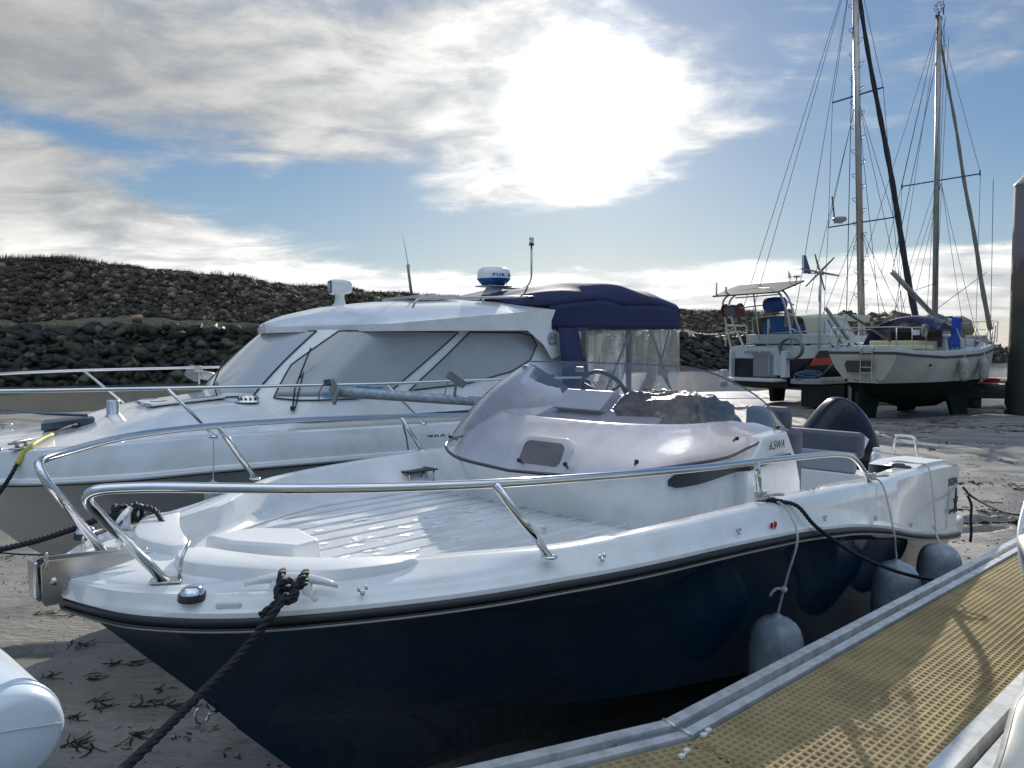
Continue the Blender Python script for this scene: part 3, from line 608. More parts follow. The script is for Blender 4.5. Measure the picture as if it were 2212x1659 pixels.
# moulded grip strips on the bow deck
g = G()
for i in range(14):
    b = -.78+i*.118; e = .88+.0*abs(b); hw = abs(b)
    s0 = .90 if hw < .5 else .9+(hw-.5)*1.7
    s1 = 2.15+.22*max(0, hw-.35)
    g.beam((s0, b, -.131+.002), (s1, b, -.131+.002), .011, .008)
for sg in (-1, 1):
    ss = np.linspace(.80, 2.2, 16); bb = np.minimum(Bf(ss)-.27, .78); g.tube(np.stack([ss, sg*bb, ss*0-.13], 1), .006, 6)
g.beam((.86, -.55, -.128), (.86, .52, -.128), .012, .01)
up(g.build('grip_strips', WHITE, motorboat, smooth=False))
for b in (.36, -.30):
    g = G(); g.beam((.78, b-.06, -.118), (.86, b+.10 if b > 0 else b-.20, -.118), .022, .03); up(g.build('lid_catch', WHITE2, motorboat, bevel=.003))
# dried water marks
SALT = mat('dried_salt_bloom', (.74, .75, .78), .5)
g = G(); r_ = np.random.default_rng(4)
for i in range(46):
    cx_, cy_ = 1.25+r_.normal()*.28, .05+r_.normal()*.18; k_ = 12; ra = r_.uniform(.006, .028); a = np.arange(k_)*2*math.pi/k_; rr = ra*r_.uniform(.5, 1.3, k_)
    g.add(np.stack([cx_+rr*np.cos(a)*1.6, cy_+rr*np.sin(a), a*0-.1295], 1), [tuple(range(k_))])
up(g.build('salt_marks', SALT, motorboat))['kind'] = 'stuff'
# ---- console (small cabin) under the windscreen
def ringc(sf, w, zf, n=41, front=1.0, aft=3.58, z_aft=None, z_side=None, pw=2.6, ln=.62):
    """horizontal outline from port aft round the front to starboard aft"""
    out = []
    for i in range(n):
        tt = -1+2*i/(n-1); a = abs(tt); sg = 1 if tt > 0 else -1
        if a > .5: v = (a-.5)/.5; s_ = sf+ln+(aft-sf-ln)*v; b = w; 
        else:
            an = a/.5*math.pi/2; b = w*math.sin(an)**(2/pw*1.0) if an > 0 else 0; s_ = sf+ln*(1-math.cos(an)**(2/pw))
        q = np.clip(a*1.15, 0, 1)
        z = zf+(z_side-zf)*(q**1.6) if z_side is not None else zf
        if z_aft is not None and a > .72: v = (a-.72)/.28; z = z+(z_aft-z)*(v*v*(3-2*v))
        out.append((s_, sg*b, z))
    return np.array(out)
foot = ringc(2.16, .73, -.55, ln=.5); c0 = ringc(2.14, .74, -.08, ln=.5); c1 = ringc(2.03, .742, .088, z_side=.155, z_aft=.13, ln=.55)
c1b = ringc(2.035, .745, .10, z_side=.17, z_aft=.16, ln=.55)
c2 = ringc(2.11, .715, .20, z_side=.23, z_aft=.22, ln=.55); c3 = ringc(2.22, .675, .268, z_side=.265, z_aft=.25, ln=.55, aft=3.5)
c4 = ringc(2.235, .672, .275, z_side=.268, z_aft=.252, ln=.55, aft=3.5); c5 = ringc(2.31, .635, .318, z_side=.305, z_aft=.28, ln=.52, aft=3.4); c6 = ringc(2.345, .605, .32, z_side=.307, z_aft=.282, ln=.5, aft=3.4)
c7 = ringc(2.60, .5, .25, z_side=.20, z_aft=.1, ln=.45, aft=3.2)
g = G(); g.grid([foot, c0, c1, c1b, c2, c3, c4, c5, c6, c7])
cen = c7.copy(); cen[:, 1] *= .1; cen[:, 0] = cen[:, 0]*.6+2.7*.4; g.grid([c7, cen])
console = up(g.build('console', WHITE, motorboat, smooth=True)); console.modifiers.new('es', 'EDGE_SPLIT').split_angle = math.radians(40)
# aft wings of the console, rising beside the screen
for sg in (-1, 1):
    g = G(); o_ = sg*.792; poly = [(2.90, o_, .08), (3.00, o_, .15), (3.10, o_-sg*.005, .235), (3.48, o_-sg*.03, .245), (3.58, o_-sg*.01, .09), (3.63, o_, -.05), (3.66, o_+sg*.02, -.6), (2.95, o_, -.6)]
    g.prism(poly, (0, -sg*.10, 0), (0, sg*.012, 0)); up(g.build('console_wing', WHITE, motorboat, bevel=.018, bseg=4))
# dark stripe and lettering on the port wing
g = G(); oc = ringc(2.08, .755, .05, ln=.53); oc = oc[oc[:, 1] < 0][::-1]
ss = np.r_[np.linspace(2.31, 2.56, 8), np.linspace(2.6, 3.45, 14)]; zh = np.interp(ss, [2.31, 2.33, 2.50, 2.57, 3.45], [.085, .112, .135, .105, .125]); zl = np.interp(ss, [2.31, 2.34, 3.09, 3.45], [.058, .045, .086, .104])
bo_ = np.interp(ss, oc[:, 0], -oc[:, 1])+.012; bo_ = np.where(ss > 2.88, np.maximum(bo_, .812), bo_)
DEC = mat('dark_decal', (.022, .032, .04), .5)
g.grid([np.stack([ss, -bo_, zl], 1), np.stack([ss, -bo_-.001, (zl+zh)/2], 1), np.stack([ss, -bo_, zh], 1)]); up(g.build('side_decal', DEC, motorboat))
def mbtext(name, body, size, s_, b, z, m, sg=-1, **kw):
    return up(text(name, body, size, planeM((s_, b, z), (1, 0, kw.pop('rise', 0)), (0, kw.pop('lean', 0), 1)), m, motorboat, **kw))
mbtext('model_lettering', '6.5WA', .066, 3.24, -.817, .185, DEC, shear=.25, xs=1.05, thick=.001)
# foremost hatch window
def rrect(w, h, r, n=6):
    out = []
    for cx_, cy_, a0 in ((w/2-r, h/2-r, 0), (-w/2+r, h/2-r, 90), (-w/2+r, -h/2+r, 180), (w/2-r, -h/2+r, 270)):
        for i in range(n+1): a = math.radians(a0+90*i/n); out.append((cx_+r*math.cos(a), cy_+r*math.sin(a)))
    return out
def faceM(c, nrm, up_=(0, 0, 1)):
    z = Vector(nrm).normalized(); x = Vector(up_).cross(z).normalized(); y = z.cross(x); M_ = Matrix.Identity(4)
    for i in range(3): M_[i][0], M_[i][1], M_[i][2], M_[i][3] = x[i], y[i], z[i], c[i]
    return M_
def plate(name, outl, th, M4, m, parent, bevel=0., lift=0.):
    g = G(); g.prism([(a, b, lift) for a, b in outl], (0, 0, th)); g.v = [np.array([(M4 @ Vector(p))[:] for p in v]) for v in g.v]
    return g.build(name, m, parent, bevel=bevel)
HM = faceM((2.092, -.12, .164), (-.85, -.04, .50))
fr = up(plate('hatch_frame', rrect(.33, .19, .055), .012, HM, WHITE, motorboat, bevel=.006, lift=-.004))
wn = plate('hatch_window', [(x+.0, y) for x, y in rrect(.245, .125, .035)], .004, HM, mat('smoked_window', (.10, .12, .125), .12, coat=.5), fr, lift=.009); up(wn)
# ---- windscreen: one moulded curved sheet
NB = 61; B_, T_ = [], []
fb_s = pch([0, .2, .4, .55, .7, .85, 1], [1.975, 1.995, 2.13, 2.34, 2.72, 3.12, 3.53]); fb_b = pch([0, .2, .4, .55, .7, .85, 1], [0, .34, .615, .735, .785, .785, .755]); fb_z = pch([0, .2, .4, .55, .7, .85, 1], [.085, .10, .135, .155, .165, .215, .245])
ft_s = pch([0, .2, .4, .55, .7, .85, 1], [2.66, 2.665, 2.71, 2.87, 3.12, 3.38, 3.545]); ft_b = pch([0, .2, .4, .55, .7, .85, 1], [0, .30, .51, .60, .655, .69, .735]); ft_z = pch([0, .2, .4, .55, .7, .85, 1], [.612, .61, .605, .575, .50, .395, .25])
for i in range(NB):
    tt = -1+2*i/(NB-1); a = abs(tt); sg = 1 if tt > 0 else -1
    B_.append((fb_s(a), sg*fb_b(a), fb_z(a))); T_.append((ft_s(a), sg*ft_b(a), ft_z(a)))
B_, T_ = np.array(B_, float), np.array(T_, float)
rows = []
for j in range(15):
    v = j/14.; R_ = B_*(1-v)+T_*v; bul = .055*math.sin(math.pi*v); nrm = np.stack([-np.ones(NB)*.8, np.sign(B_[:, 1])*np.abs(B_[:, 1])**1.5*1.3, np.ones(NB)*.55], 1); nrm /= np.linalg.norm(nrm, axis=1, keepdims=True)
    rows.append(R_+nrm*bul*(1-np.abs(np.linspace(-1, 1, NB))**3)[:, None])
rows = np.array(rows)
g = G(); g.grid(rows); ws = up(g.build('windscreen', ACRYL, motorboat, smooth=True))
def wpt(tt, v):
    i = (tt+1)/2*(NB-1); j = v*14; i0, j0 = int(min(NB-2, i)), int(min(13, j)); return rows[j0, i0]*(1-(i-i0))+rows[j0, i0+1]*(i-i0)
g = G(); g.tube(rows[-1], .0045, 6); g.tube(rows[0], .006, 6); up(g.build('screen_edge', mat('smoky_edge_trim', (.10, .10, .13), .25), ws, smooth=True))
g = G(); g.tube(rows[0]+np.array([-.004, 0, -.006]), .0045, 6); up(g.build('gasket', BLACK, ws, smooth=True))
for tt, v in ((.42, .13), (-.02, .10), (-.18, .08), (-.40, .12), (-.72, .25), (-.93, .4)):
    p_ = wpt(tt, v); n_ = np.array([-.8, p_[1]*1.1, .45]); n_ /= np.linalg.norm(n_); zz_ = Vector(n_); R_ = np.array(zz_.to_track_quat('Z', 'Y').to_matrix())
    g = G(); g.lathe([(0, .012), (.008, .012), (.011, .006), (.011, 0), (.007, -.002), (.007, -.045), (0, -.045)], p_, 12, R_); up(g.build('screen_knob', BLACK, ws, smooth=True))
for tt in (-.62, -.33, .03, .36, -.86):
    p_ = wpt(tt, .985); g = G(); q_ = wpt(tt+.03, .985)-wpt(tt-.03, .985); a_ = math.atan2(q_[1], q_[0])
    g.box(p_+np.array([0, 0, -.008]), (.055, .014, .03), np.array(Matrix.Rotation(a_, 3, 'Z'))); up(g.build('screen_clip', mat('grey_clip', (.16, .17, .18), .4), ws, bevel=.006))
# ---- inside: dash pod, wheel, seats under crumpled covers
g = G(); g.prism([(2.75, -.30, .27), (2.80, .55, .27), (3.12, .55, .36), (3.12, -.30, .36)], (0, 0, -.10)); up(g.build('dashboard', VLIGHT, motorboat, bevel=.02))
g = G(); g.prism([(2.86, .10, .33), (2.86, .46, .33), (3.02, .46, .44), (3.02, .10, .44)], (.10, 0, -.03)); dp = up(g.build('instrument_pod', mat('pale_dash_pod', (.42, .43, .47), .4), motorboat, bevel=.012))
g = G(); g.tube([(3.10, .28, .35), (3.17, .28, .38)], .02, 8); R_ = np.array(Matrix.Rotation(math.radians(62), 3, 'Y'))
a = np.linspace(0, 2*math.pi, 33)[:-1]; g.tube(np.stack([np.cos(a)*.17, np.sin(a)*.17, a*0], 1)@R_.T+np.array([3.18, .28, .40]), .014, 8, closed=True)
for q in (0, 2.1, 4.2): g.tube([np.array([3.18, .28, .40]), np.array([math.cos(q)*.17, math.sin(q)*.17, 0])@R_.T+np.array([3.18, .28, .40])], .008, 6)
up(g.build('steering_wheel', BLACK, motorboat, smooth=True))
def crumple(c, size, seed, amp=.05, n=46, m_=38):
    r_ = np.random.default_rng(seed); th = np.linspace(.02, math.pi*.5, m_); ph = np.arange(n)*2*math.pi/n; A = []
    for t_ in th:
        row = []
        for p_ in ph:
            d_ = np.array([math.sin(t_)*np.sign(math.cos(p_))*abs(math.cos(p_))**.6, math.sin(t_)*np.sign(math.sin(p_))*abs(math.sin(p_))**.6, math.cos(t_)**.6])
            w_ = vn(p_*1.2+7*seed, t_*2.2+p_*.5, .55, seed)*1.3+vn(p_*1.6+t_*2, t_*1.2, .22, seed+1)*.45+.25*abs(math.sin(9*t_+2.5*p_))
            row.append(np.array(c)+d_*np.array(size)*(1+amp*4*w_*math.sin(t_+.3)))
        A.append(row)
    return A
COVER = mat('black_crumpled_cover', (.007, .008, .011), .30, bump=1.0, bscale=16, coat=.3, bdist=.03)
g = G(); g.grid(crumple((3.15, -.22, .02), (.28, .40, .42), 3, .045), closev=True); up(g.build('helm_cover', COVER, motorboat, smooth=True))
g = G(); g.grid(crumple((3.42, .02, .05), (.18, .30, .37), 5, .045), closev=True); up(g.build('seat_cover', COVER, motorboat, smooth=True))
for b_ in (-.42, .36):
    g = G(); g.box((4.02, b_, -.02), (.12, .46, .46)); g.box((3.80, b_, -.20), (.42, .46, .12)); st_ = up(g.build('helm_seat', VGREY, motorboat, bevel=.05, bseg=4))
    g = G(); g.box((4.05, b_, .26), (.09, .30, .16)); up(g.build('headrest', VGREY, st_, bevel=.04, bseg=4))
# ---- aft cockpit bench
g = G(); g.box((5.26, .10, .0), (.11, 1.50, .20)); up(g.build('bench_backrest', VGREY, motorboat, bevel=.04, bseg=4))
g = G(); g.box((5.20, .10, -.13), (.05, 1.44, .16)); up(g.build('bench_cushion', VLIGHT, motorboat, bevel=.02, bseg=3))
g = G(); g.box((5.30, .10, -.38), (.30, 1.62, .34)); g.box((5.18, .35, -.42), (.02, .9, .24)); up(g.build('bench_base', WHITE2, motorboat, bevel=.012))
g = G(); g.prism([(5.40, -.72, -.50), (5.40, -.72, -.02), (5.46, -.72, -.02), (5.62, -.72, -.50)], (0, .05, 0)); up(g.build('bench_side', WHITE2, motorboat, bevel=.01))
# ---- stern quarters: raised lids with swim platform behind
for sg in (-1, 1):
    g = G(); A = []
    for s_ in np.linspace(4.72, 6.10, 12):
        zt_ = float(ZT(s_)); q = min(1, (s_-4.72)/.18); A.append([(s_, sg*(float(Bf(s_))-.03), zt_-.03), (s_, sg*(float(Bf(s_))-.035), zt_+.022*q+.002), (s_, sg*(float(Bf(s_))-.33), zt_+.022*q+.002), (s_, sg*(float(Bf(s_))-.34), -.55)])
    A = np.array(A); g.grid(A); g.add(A[-1], [(0, 1, 2, 3)]); qd = up(g.build('quarter_locker', WHITE2, motorboat, bevel=.006))
    g = G(); g.box((5.80, sg*.98, float(ZT(5.8))+.0255), (.075, .10, .006)); up(g.build('locker_latch', DGREY, qd))
g = G(); g.box((6.20, 0, -.62), (.40, 1.7, .10)); g.box((6.26, -.98, -.70), (.30, .26, .14)); g.box((6.26, .98, -.70), (.30, .26, .14)); up(g.build('swim_platform', WHITE2, motorboat, bevel=.02, bseg=3))
# ---- rails
def rail(name, path, r, stan, m=STEEL, seg=12):
    g = G(); g.tube(path, r, seg); o = up(g.build(name, m, motorboat, smooth=True))
    for a_, b__ in stan:
        g = G(); g.tube([a_, b__], r*.92, seg); so_ = up(g.build('stanchion', m, o, smooth=True))
        g = G(); g.lathe([(0, .006), (r*1.5, .006), (r*2.0, .002), (r*2.0, -.004), (0, -.004)], a_, 16); up(g.build('base_flange', m, so_, smooth=True))
    return o
RR = .0145
port = fillet([(.20, -.245, -.035), (-.075, -.345, .285), (.06, -.43, .29), (.42, -.77, .285), (.90, -.935, .265), (1.7, -1.07, .235), (2.42, -1.13, .215), (3.1, -1.155, .185), (3.42, -1.165, .15), (3.72, -1.16, -.03)], [0, .12, .10, .3, .4, .5, .5, .3, .16, 0], 8)
rail('bow_rail', port, RR, [((1.11, -.965, .01), (.885, -.93, .266)), ((2.40, -1.10, .03), (2.30, -1.122, .218))])
stb = fillet([(.19, .215, -.03), (.0, .27, .28), (.11, .40, .285), (.45, .70, .30), (.93, .885, .30), (1.7, 1.08, .275), (2.3, 1.17, .25), (3.1, 1.19, .22), (3.42, 1.18, .18), (3.72, 1.16, -.03)], [0, .10, .08, .3, .4, .5, .5, .3, .16, 0], 8)
rail('bow_rail', stb, RR, [((1.17, .97, .01), (.93, .885, .30)), ((2.42, 1.14, .03), (2.25, 1.16, .252))])
for (s_, b_) in ((.20, -.245), (.19, .215)):
    g = G(); g.box((s_, b_, -.030), (.085, .055, .007), np.array(Matrix.Rotation(-.5 if b_ < 0 else .5, 3, 'Z'))); up(g.build('rail_foot_plate', STEELB, motorboat, bevel=.002))
g = G(); g.tube(fillet([(.24, -.245, -.025), (.245, -.25, .03), (.285, -.215, .065)], .03), .0055, 8); up(g.build('rail_hook', STEELB, motorboat, smooth=True))
g = G(); g.tube(fillet([(.16, .30, -.03), (.16, .31, .01), (.24, .36, .01)], .02), .0055, 8); up(g.build('rail_hook', STEELB, motorboat, smooth=True))
# stern grab rail and boarding hoop
def hoop(name, pts, r=.012, rad=.05):
    g = G(); g.tube(fillet(pts, rad), r, 10); return up(g.build(name, STEEL, motorboat, smooth=True))
hoop('grab_rail', [(5.25, -.71, -.30), (5.25, -.71, -.035), (5.66, -.82, -.10), (5.80, -.86, -.18)], .0125, .06)
hoop('boarding_hoop', [(6.15, -.62, -.50), (6.15, -.62, .02), (6.15, -.78, .02), (6.15, -.84, -.50)], .0125, .05)
g = G(); g.lathe([(0, .02), (.045, .018), (.05, .006), (.085, .004), (.085, 0), (0, 0)], (4.72, -1.03, float(ZT(4.72))+.006), 20); up(g.build('deck_filler_cap', DGREY, motorboat, smooth=True))
# ---- cleats
def cleat(s_, b_, z_, yaw, L=.24, m=WHITE):
    g = G(); R_ = np.array(Matrix.Rotation(yaw, 3, 'Z')); c_ = np.array([s_, b_, z_]); X_ = lambda *p: np.array(p)@R_.T+c_
    xs = np.linspace(-L/2, L/2, 13); g.tube([X_(x, 0, .048-.022*abs(x/L*2)**2.2) for x in xs], [.0145*(1-.55*abs(x/L*2)**2) for x in xs], 10)
    for q in (-1, 1): g.tube([X_(q*.045, 0, .05), X_(q*.05, 0, .0), X_(q*.066, 0, -.02)], [.013, .015, .024], 10)
    return up(g.build('cleat', m, motorboat, smooth=True))
YC = -.83
cleat(.415, -.575, -.045, YC, .27); cleat(.42, .56, -.02, -YC, .27)
# navigation lights
for sg, y_ in ((-1, -.435), (1, .42)):
    c_ = np.array([.20, y_*.95, -.050 if sg < 0 else -.02]); R_ = np.array(Matrix.Rotation(-sg*-.95, 3, 'Z'))
    g = G(); g.lathe([(0, .042), (.016, .041), (.026, .036), (.034, .022), (.037, 0), (0, 0)], c_, 18); nl = up(g.build('navigation_light', STEEL, motorboat, smooth=True))
    g = G(); g.lathe([(.0365, .021), (.039, .004), (.0375, 0)], c_, 18); up(g.build('light_lens', DGREY, nl, smooth=True))
# ---- bow roller
def chan():
    g = G()
    for sg in (-1, 1):
        poly = [(-.062, -.085), (-.066, .022), (-.05, .034), (.08, .026), (.26, .002), (.08, -.03), (.0, -.05), (-.022, -.10), (-.054, -.10)]
        g.prism([(a, sg*.028, z) for a, z in poly], (0, sg*.004, 0))
    g.box((-.01, 0, -.05), (.08, .05, .004)); return g
roller = up(chan().build('bow_roller', STEELB, motorboat, bevel=.003))
g = G(); g.prism([(-.080, -.03, -.075), (-.084, -.03, .030), (-.072, -.03, .036), (-.066, -.03, -.08)], (0, .06, 0)); up(g.build('roller_cheek', STEELB, roller, bevel=.006))
g = G(); g.tube([(-.03, -.040, -.03), (-.03, .040, -.03)], .009, 12); g.tube([(-.03, -.036, -.03), (-.03, .036, -.03)], .013, 6); up(g.build('roller_bolt', STEELB, roller, smooth=True))
g = G(); g.lathe([(.012, -.026), (.026, -.026), (.018, -.006), (.018, .006), (.026, .026), (.012, .026)], (-.048, 0, .0), 16, np.array(Matrix.Rotation(math.pi/2, 3, 'X'))); up(g.build('roller_wheel', BLACK, roller, smooth=True))
a = np.linspace(0, 2*math.pi, 25)[:-1]; g = G(); g.tube(np.stack([a*0-.052+.0*a, -.035+.006*np.cos(a), .035+.022*np.sin(a)], 1), .004, 6, closed=True); up(g.build('pin_ring', STEELB, roller, smooth=True))
# bow eye
g = G(); g.tube(np.stack([.46+.028*np.cos(a)*.9-.03, 0*a+.0, -.585+.030*np.sin(a)-.015], 1), .0055, 8, closed=True); g.tube([(.445, -.012, -.60), (.48, -.012, -.60)], .006, 8); up(g.build('bow_eye', STEEL, motorboat, smooth=True))
# cover studs along the topsides
for s_ in (.56, 1.30, 2.05, 2.8, 3.55, 4.3, 5.0):
    b_ = float(BR(s_)); z_ = float(ZR(s_))+.055+.0*s_
    g = G(); g.sphere((s_, -b_+.010, z_), .008, 10, 6); g.box((s_-.012, -b_+.012, z_+.013), (.004, .01, .012)); g.box((s_+.014, -b_+.012, z_+.013), (.004, .01, .012)); up(g.build('cover_stud', mat('ivory_stud', (.5, .5, .47), .4), motorboat, smooth=True))
g = G(); g.box((.262, -.503, -.058), (.07, .012, .018), np.array(Matrix.Rotation(-.74, 3, 'Z'))); up(g.build('drain_cover', WHITE2, motorboat, bevel=.005))
# lettering and emblems on the port quarter
g = G()
mbtext('registration_lettering', 'CH G39746', .085, 5.74, -1.150, -.265, DEC, xs=.8, thick=.0015, rise=-.05, bold=.0004)
g = G(); sc_ = (5.80, -float(BR(5.8))-.001, -.42); pts = []
for i in range(10):
    a_ = math.pi/2+i*math.pi/5; rr = (.105, .028)[i % 2]; pts.append((sc_[0]+rr*math.cos(a_)*.7, sc_[1]-.004, sc_[2]+rr*math.sin(a_)))
g.prism(pts, (0, .012, 0)); up(g.build('star_emblem', DEC, motorboat))
mbtext('brand_lettering', 'Jeanneau', .038, 5.62, -float(BR(5.62))+.004, -.46, DEC, xs=.8, thick=.004, shear=.3)
g = G(); REDD = mat('red_decal', (.4, .02, .02), .5); b_ = -float(BR(2.33))+.022
for dx in (-.017, .017): g.box((2.33+dx, b_-.004, -.045), (.004, .010, .024)); g.box((2.33+dx*1.45, b_-.004, -.045), (.003, .010, .012))
g.tube([(2.33, b_-.010, -.028), (2.334, b_-.010, -.04), (2.326, b_-.010, -.046), (2.334, b_-.010, -.053), (2.327, b_-.010, -.06)], .0022, 6)
up(g.build('lifting_mark', REDD, motorboat))
# starboard side-deck grab shelf seen beyond the console
g = G(); g.prism([(2.10, .98, -.06), (2.34, 1.02, -.06), (2.34, .90, -.06), (2.12, .90, -.06)], (0, 0, .008)); shf = up(g.build('cup_holder_shelf', BLACK, motorboat, bevel=.003))
for q in ((2.13, .92), (2.24, .92), (2.32, .92)): g = G(); g.tube([(q[0], q[1], -.06), (q[0], q[1], -.14)], .006, 6); up(g.build('shelf_leg', STEEL, shf, smooth=True))
# ---- outboard motor, tilted up behind the stern
ob = bpy.data.objects.new('outboard_motor', None); COL.objects.link(ob); ob.parent = motorboat; ob.location = (6.50, 0, KD-.34)
ob.rotation_euler = (0, 0, math.radians(-40))
def obp(o): return o
OUT = crom([(-.47, .0), (-.44, .10), (-.25, .38), (-.06, .60), (.06, .635), (.20, .56), (.33, .40), (.42, .16), (.38, -.10), (.26, -.22), (-.20, -.20), (-.42, -.10)], 4, closed=True)
g = G(); A = []; cen_ = np.array([.0, .15])
for v in np.linspace(-1, 1, 17):
    k_ = max(.0, 1-abs(v)**3.2)**.42; q_ = cen_+(OUT-cen_)*k_
    A.append([(x, v*.235*(1-.25*max(0, z-.2)), z) for x, z in q_])
g.grid(A, closev=True); g.build('cowling', GLOSSK, ob, smooth=True)
g = G(); g.tube([(.05, 0, -.15), (.08, 0, -.5), (.10, 0, -.95)], [.14, .10, .07], 16); g.build('leg', GLOSSK, ob, smooth=True)
g = G(); g.box((-.16, 0, -.28), (.14, .30, .34)); g.build('mounting_bracket', DGREY, ob, bevel=.03)
g = G(); g.sphere((.10, 0, -1.0), (.30, .06, .06)); g.build('gearcase', GLOSSK, ob, smooth=True)
g = G(); g.prism([(.10, -.232, .22), (.15, -.230, .31), (.205, -.228, .27), (.16, -.230, .17)], (0, -.012, 0)); g.prism([(.03, -.234, .10), (.09, -.232, .17), (.10, -.232, .09)], (0, -.010, 0)); g.build('cowling_emblem', mat('silver_badge', (.7, .72, .75), .3), ob)
# ================================================================ near pontoon
PT = math.radians(2.0); ph = math.radians(43.4)
PU = np.array([math.cos(ph)*math.cos(PT), math.sin(ph)*math.cos(PT), -math.sin(PT)]); PV = np.array([math.sin(ph), -math.cos(ph), 0.]); PW = np.cross(PV, PU); PW = PW if PW[2] > 0 else -PW
P0 = at(1430, 1563, z=EYE-1.08)
def onp(px, py, dz=0.):
    """point of the pontoon deck plane seen there, as (u, v)"""
    r = ray(px, py); e = np.array([0, 0, EYE]); t_ = ((P0+PW*dz-e)@PW)/(r@PW); q = e+r*t_-P0; return np.array([q@PU, q@PV])
def pw(u, v, w=0.): return P0+u*PU+v*PV+w*PW
VI = onp(1700, 1478)[1]; VB = (onp(1997, 1659)[1]+onp(2212, 1449)[1])/2
WIN = (onp(1488, 1600)[1]+onp(1865, 1383)[1]+onp(2203, 1192)[1])/3
q = onp(1020, 1659)-onp(1430, 1563); BA = math.atan2(q[1], q[0])           # bend of the outer rail beyond the corner
MP = Matrix.Identity(4)
for i in range(3): MP[i][0], MP[i][1], MP[i][2], MP[i][3] = PU[i], PV[i]*1, PW[i], P0[i]-.85*PW[i]
if np.cross(PU, PV)@PW < 0:
    pass
def PL(u, v, w=0.): return (u, v, w+.85)
pontoon = empty('pontoon', 'floating pontoon deck with aluminium edge rails and tan grating in the right foreground', 'pontoon', None)
pontoon.location = tuple(pw(0, 0, -.85))
def PLw(u, v, w=0.): return pw(u, v, w)-pw(0, 0, -.85)
def sweep(offs, prof_w, prof_z, name, m, U0=-1.6, U1=8.5, mirror=False, bevel=.003):
    pass
dirb = np.array([math.cos(BA), math.sin(BA)]); nb = np.array([-dirb[1], dirb[0]]); nb = nb if nb[1] > 0 else -nb
def offline(v):
    """rail line at distance v inside the outer edge: bent start, corner, far end"""
    # corner: intersection of v=const with the line through dirb shifted by v
    t_ = (v-nb[1]*v)/dirb[1] if abs(dirb[1]) > 1e-6 else 0; cu = nb[0]*v+dirb[0]*t_
    a_ = np.array([cu, v])+dirb*1.9; return [a_, np.array([cu, v]), np.array([9., v])]
def strip(v0, v1, w0, w1):
    A = []
    for v_, w_ in ((v0, w0), (v0+.004, w1), (v1-.004, w1), (v1, w0)):
        A.append([PLw(p[0], p[1], w_) for p in offline(v_)])
    return np.array(A)
g = G(); g.grid(strip(0., .044, -.07, .012)); g.grid(strip(-.012, .004, -.05, -.004)); outer = g.build('edge_rail', ALU, pontoon)
g = G(); g.grid(strip(.066, WIN, -.07, .008)); g.build('edge_rail', ALU, pontoon)
g = G(); g.grid(strip(.040, .070, -.075, -.06)); g.grid(strip(-.03, 0., -.24, -.045)); g.build('side_channel', mat('dark_channel_aluminium', (.09, .09, .085), .6, .5, var=.3, vscale=20), pontoon)
# weld seams and filler at the corner
g = G()
for v_ in (.002, .068): c_ = offline(v_)[1]; e_ = offline(v_+(.046 if v_ < .05 else WIN-.07))[1]; g.tube([PLw(*c_, .013), PLw(*((c_+e_)/2), .016), PLw(*e_, .012)], .0045, 6)
g.build('weld_bead', ALU, pontoon, smooth=True)
c_ = offline(.055)[1]; g = G(); g.beam(PLw(*(c_+dirb*.20), -.004), PLw(*c_, -.004), .015, .012); g.beam(PLw(*c_, -.0045), PLw(c_[0]+.16, .058, -.0045), .015, .012); g.build('corner_filler', mat('dull_grey_metal', (.22, .24, .27), .5, .7), pontoon)
def stripB(v0, v1, w0, w1):
    return np.array([[PLw(u_, v_, w_) for u_ in (-2.5, 9)] for v_, w_ in ((v0, w0), (v0+.004, w1), (v1-.004, w1), (v1, w0))])
g = G(); g.grid(stripB(VB, VB+.058, -.05, .008)); g.build('edge_rail', ALU, pontoon)
g = G(); g.grid(stripB(VB+.085, VB+.17, -.05, .012)); g.build('edge_rail', ALU, pontoon)
g = G(); g.grid(stripB(VB+.05, VB+.09, -.06, -.035)); g.grid(stripB(VB+.165, VB+.18, -.3, -.02)); g.build('side_channel', MATS['dark_channel_aluminium'], pontoon)
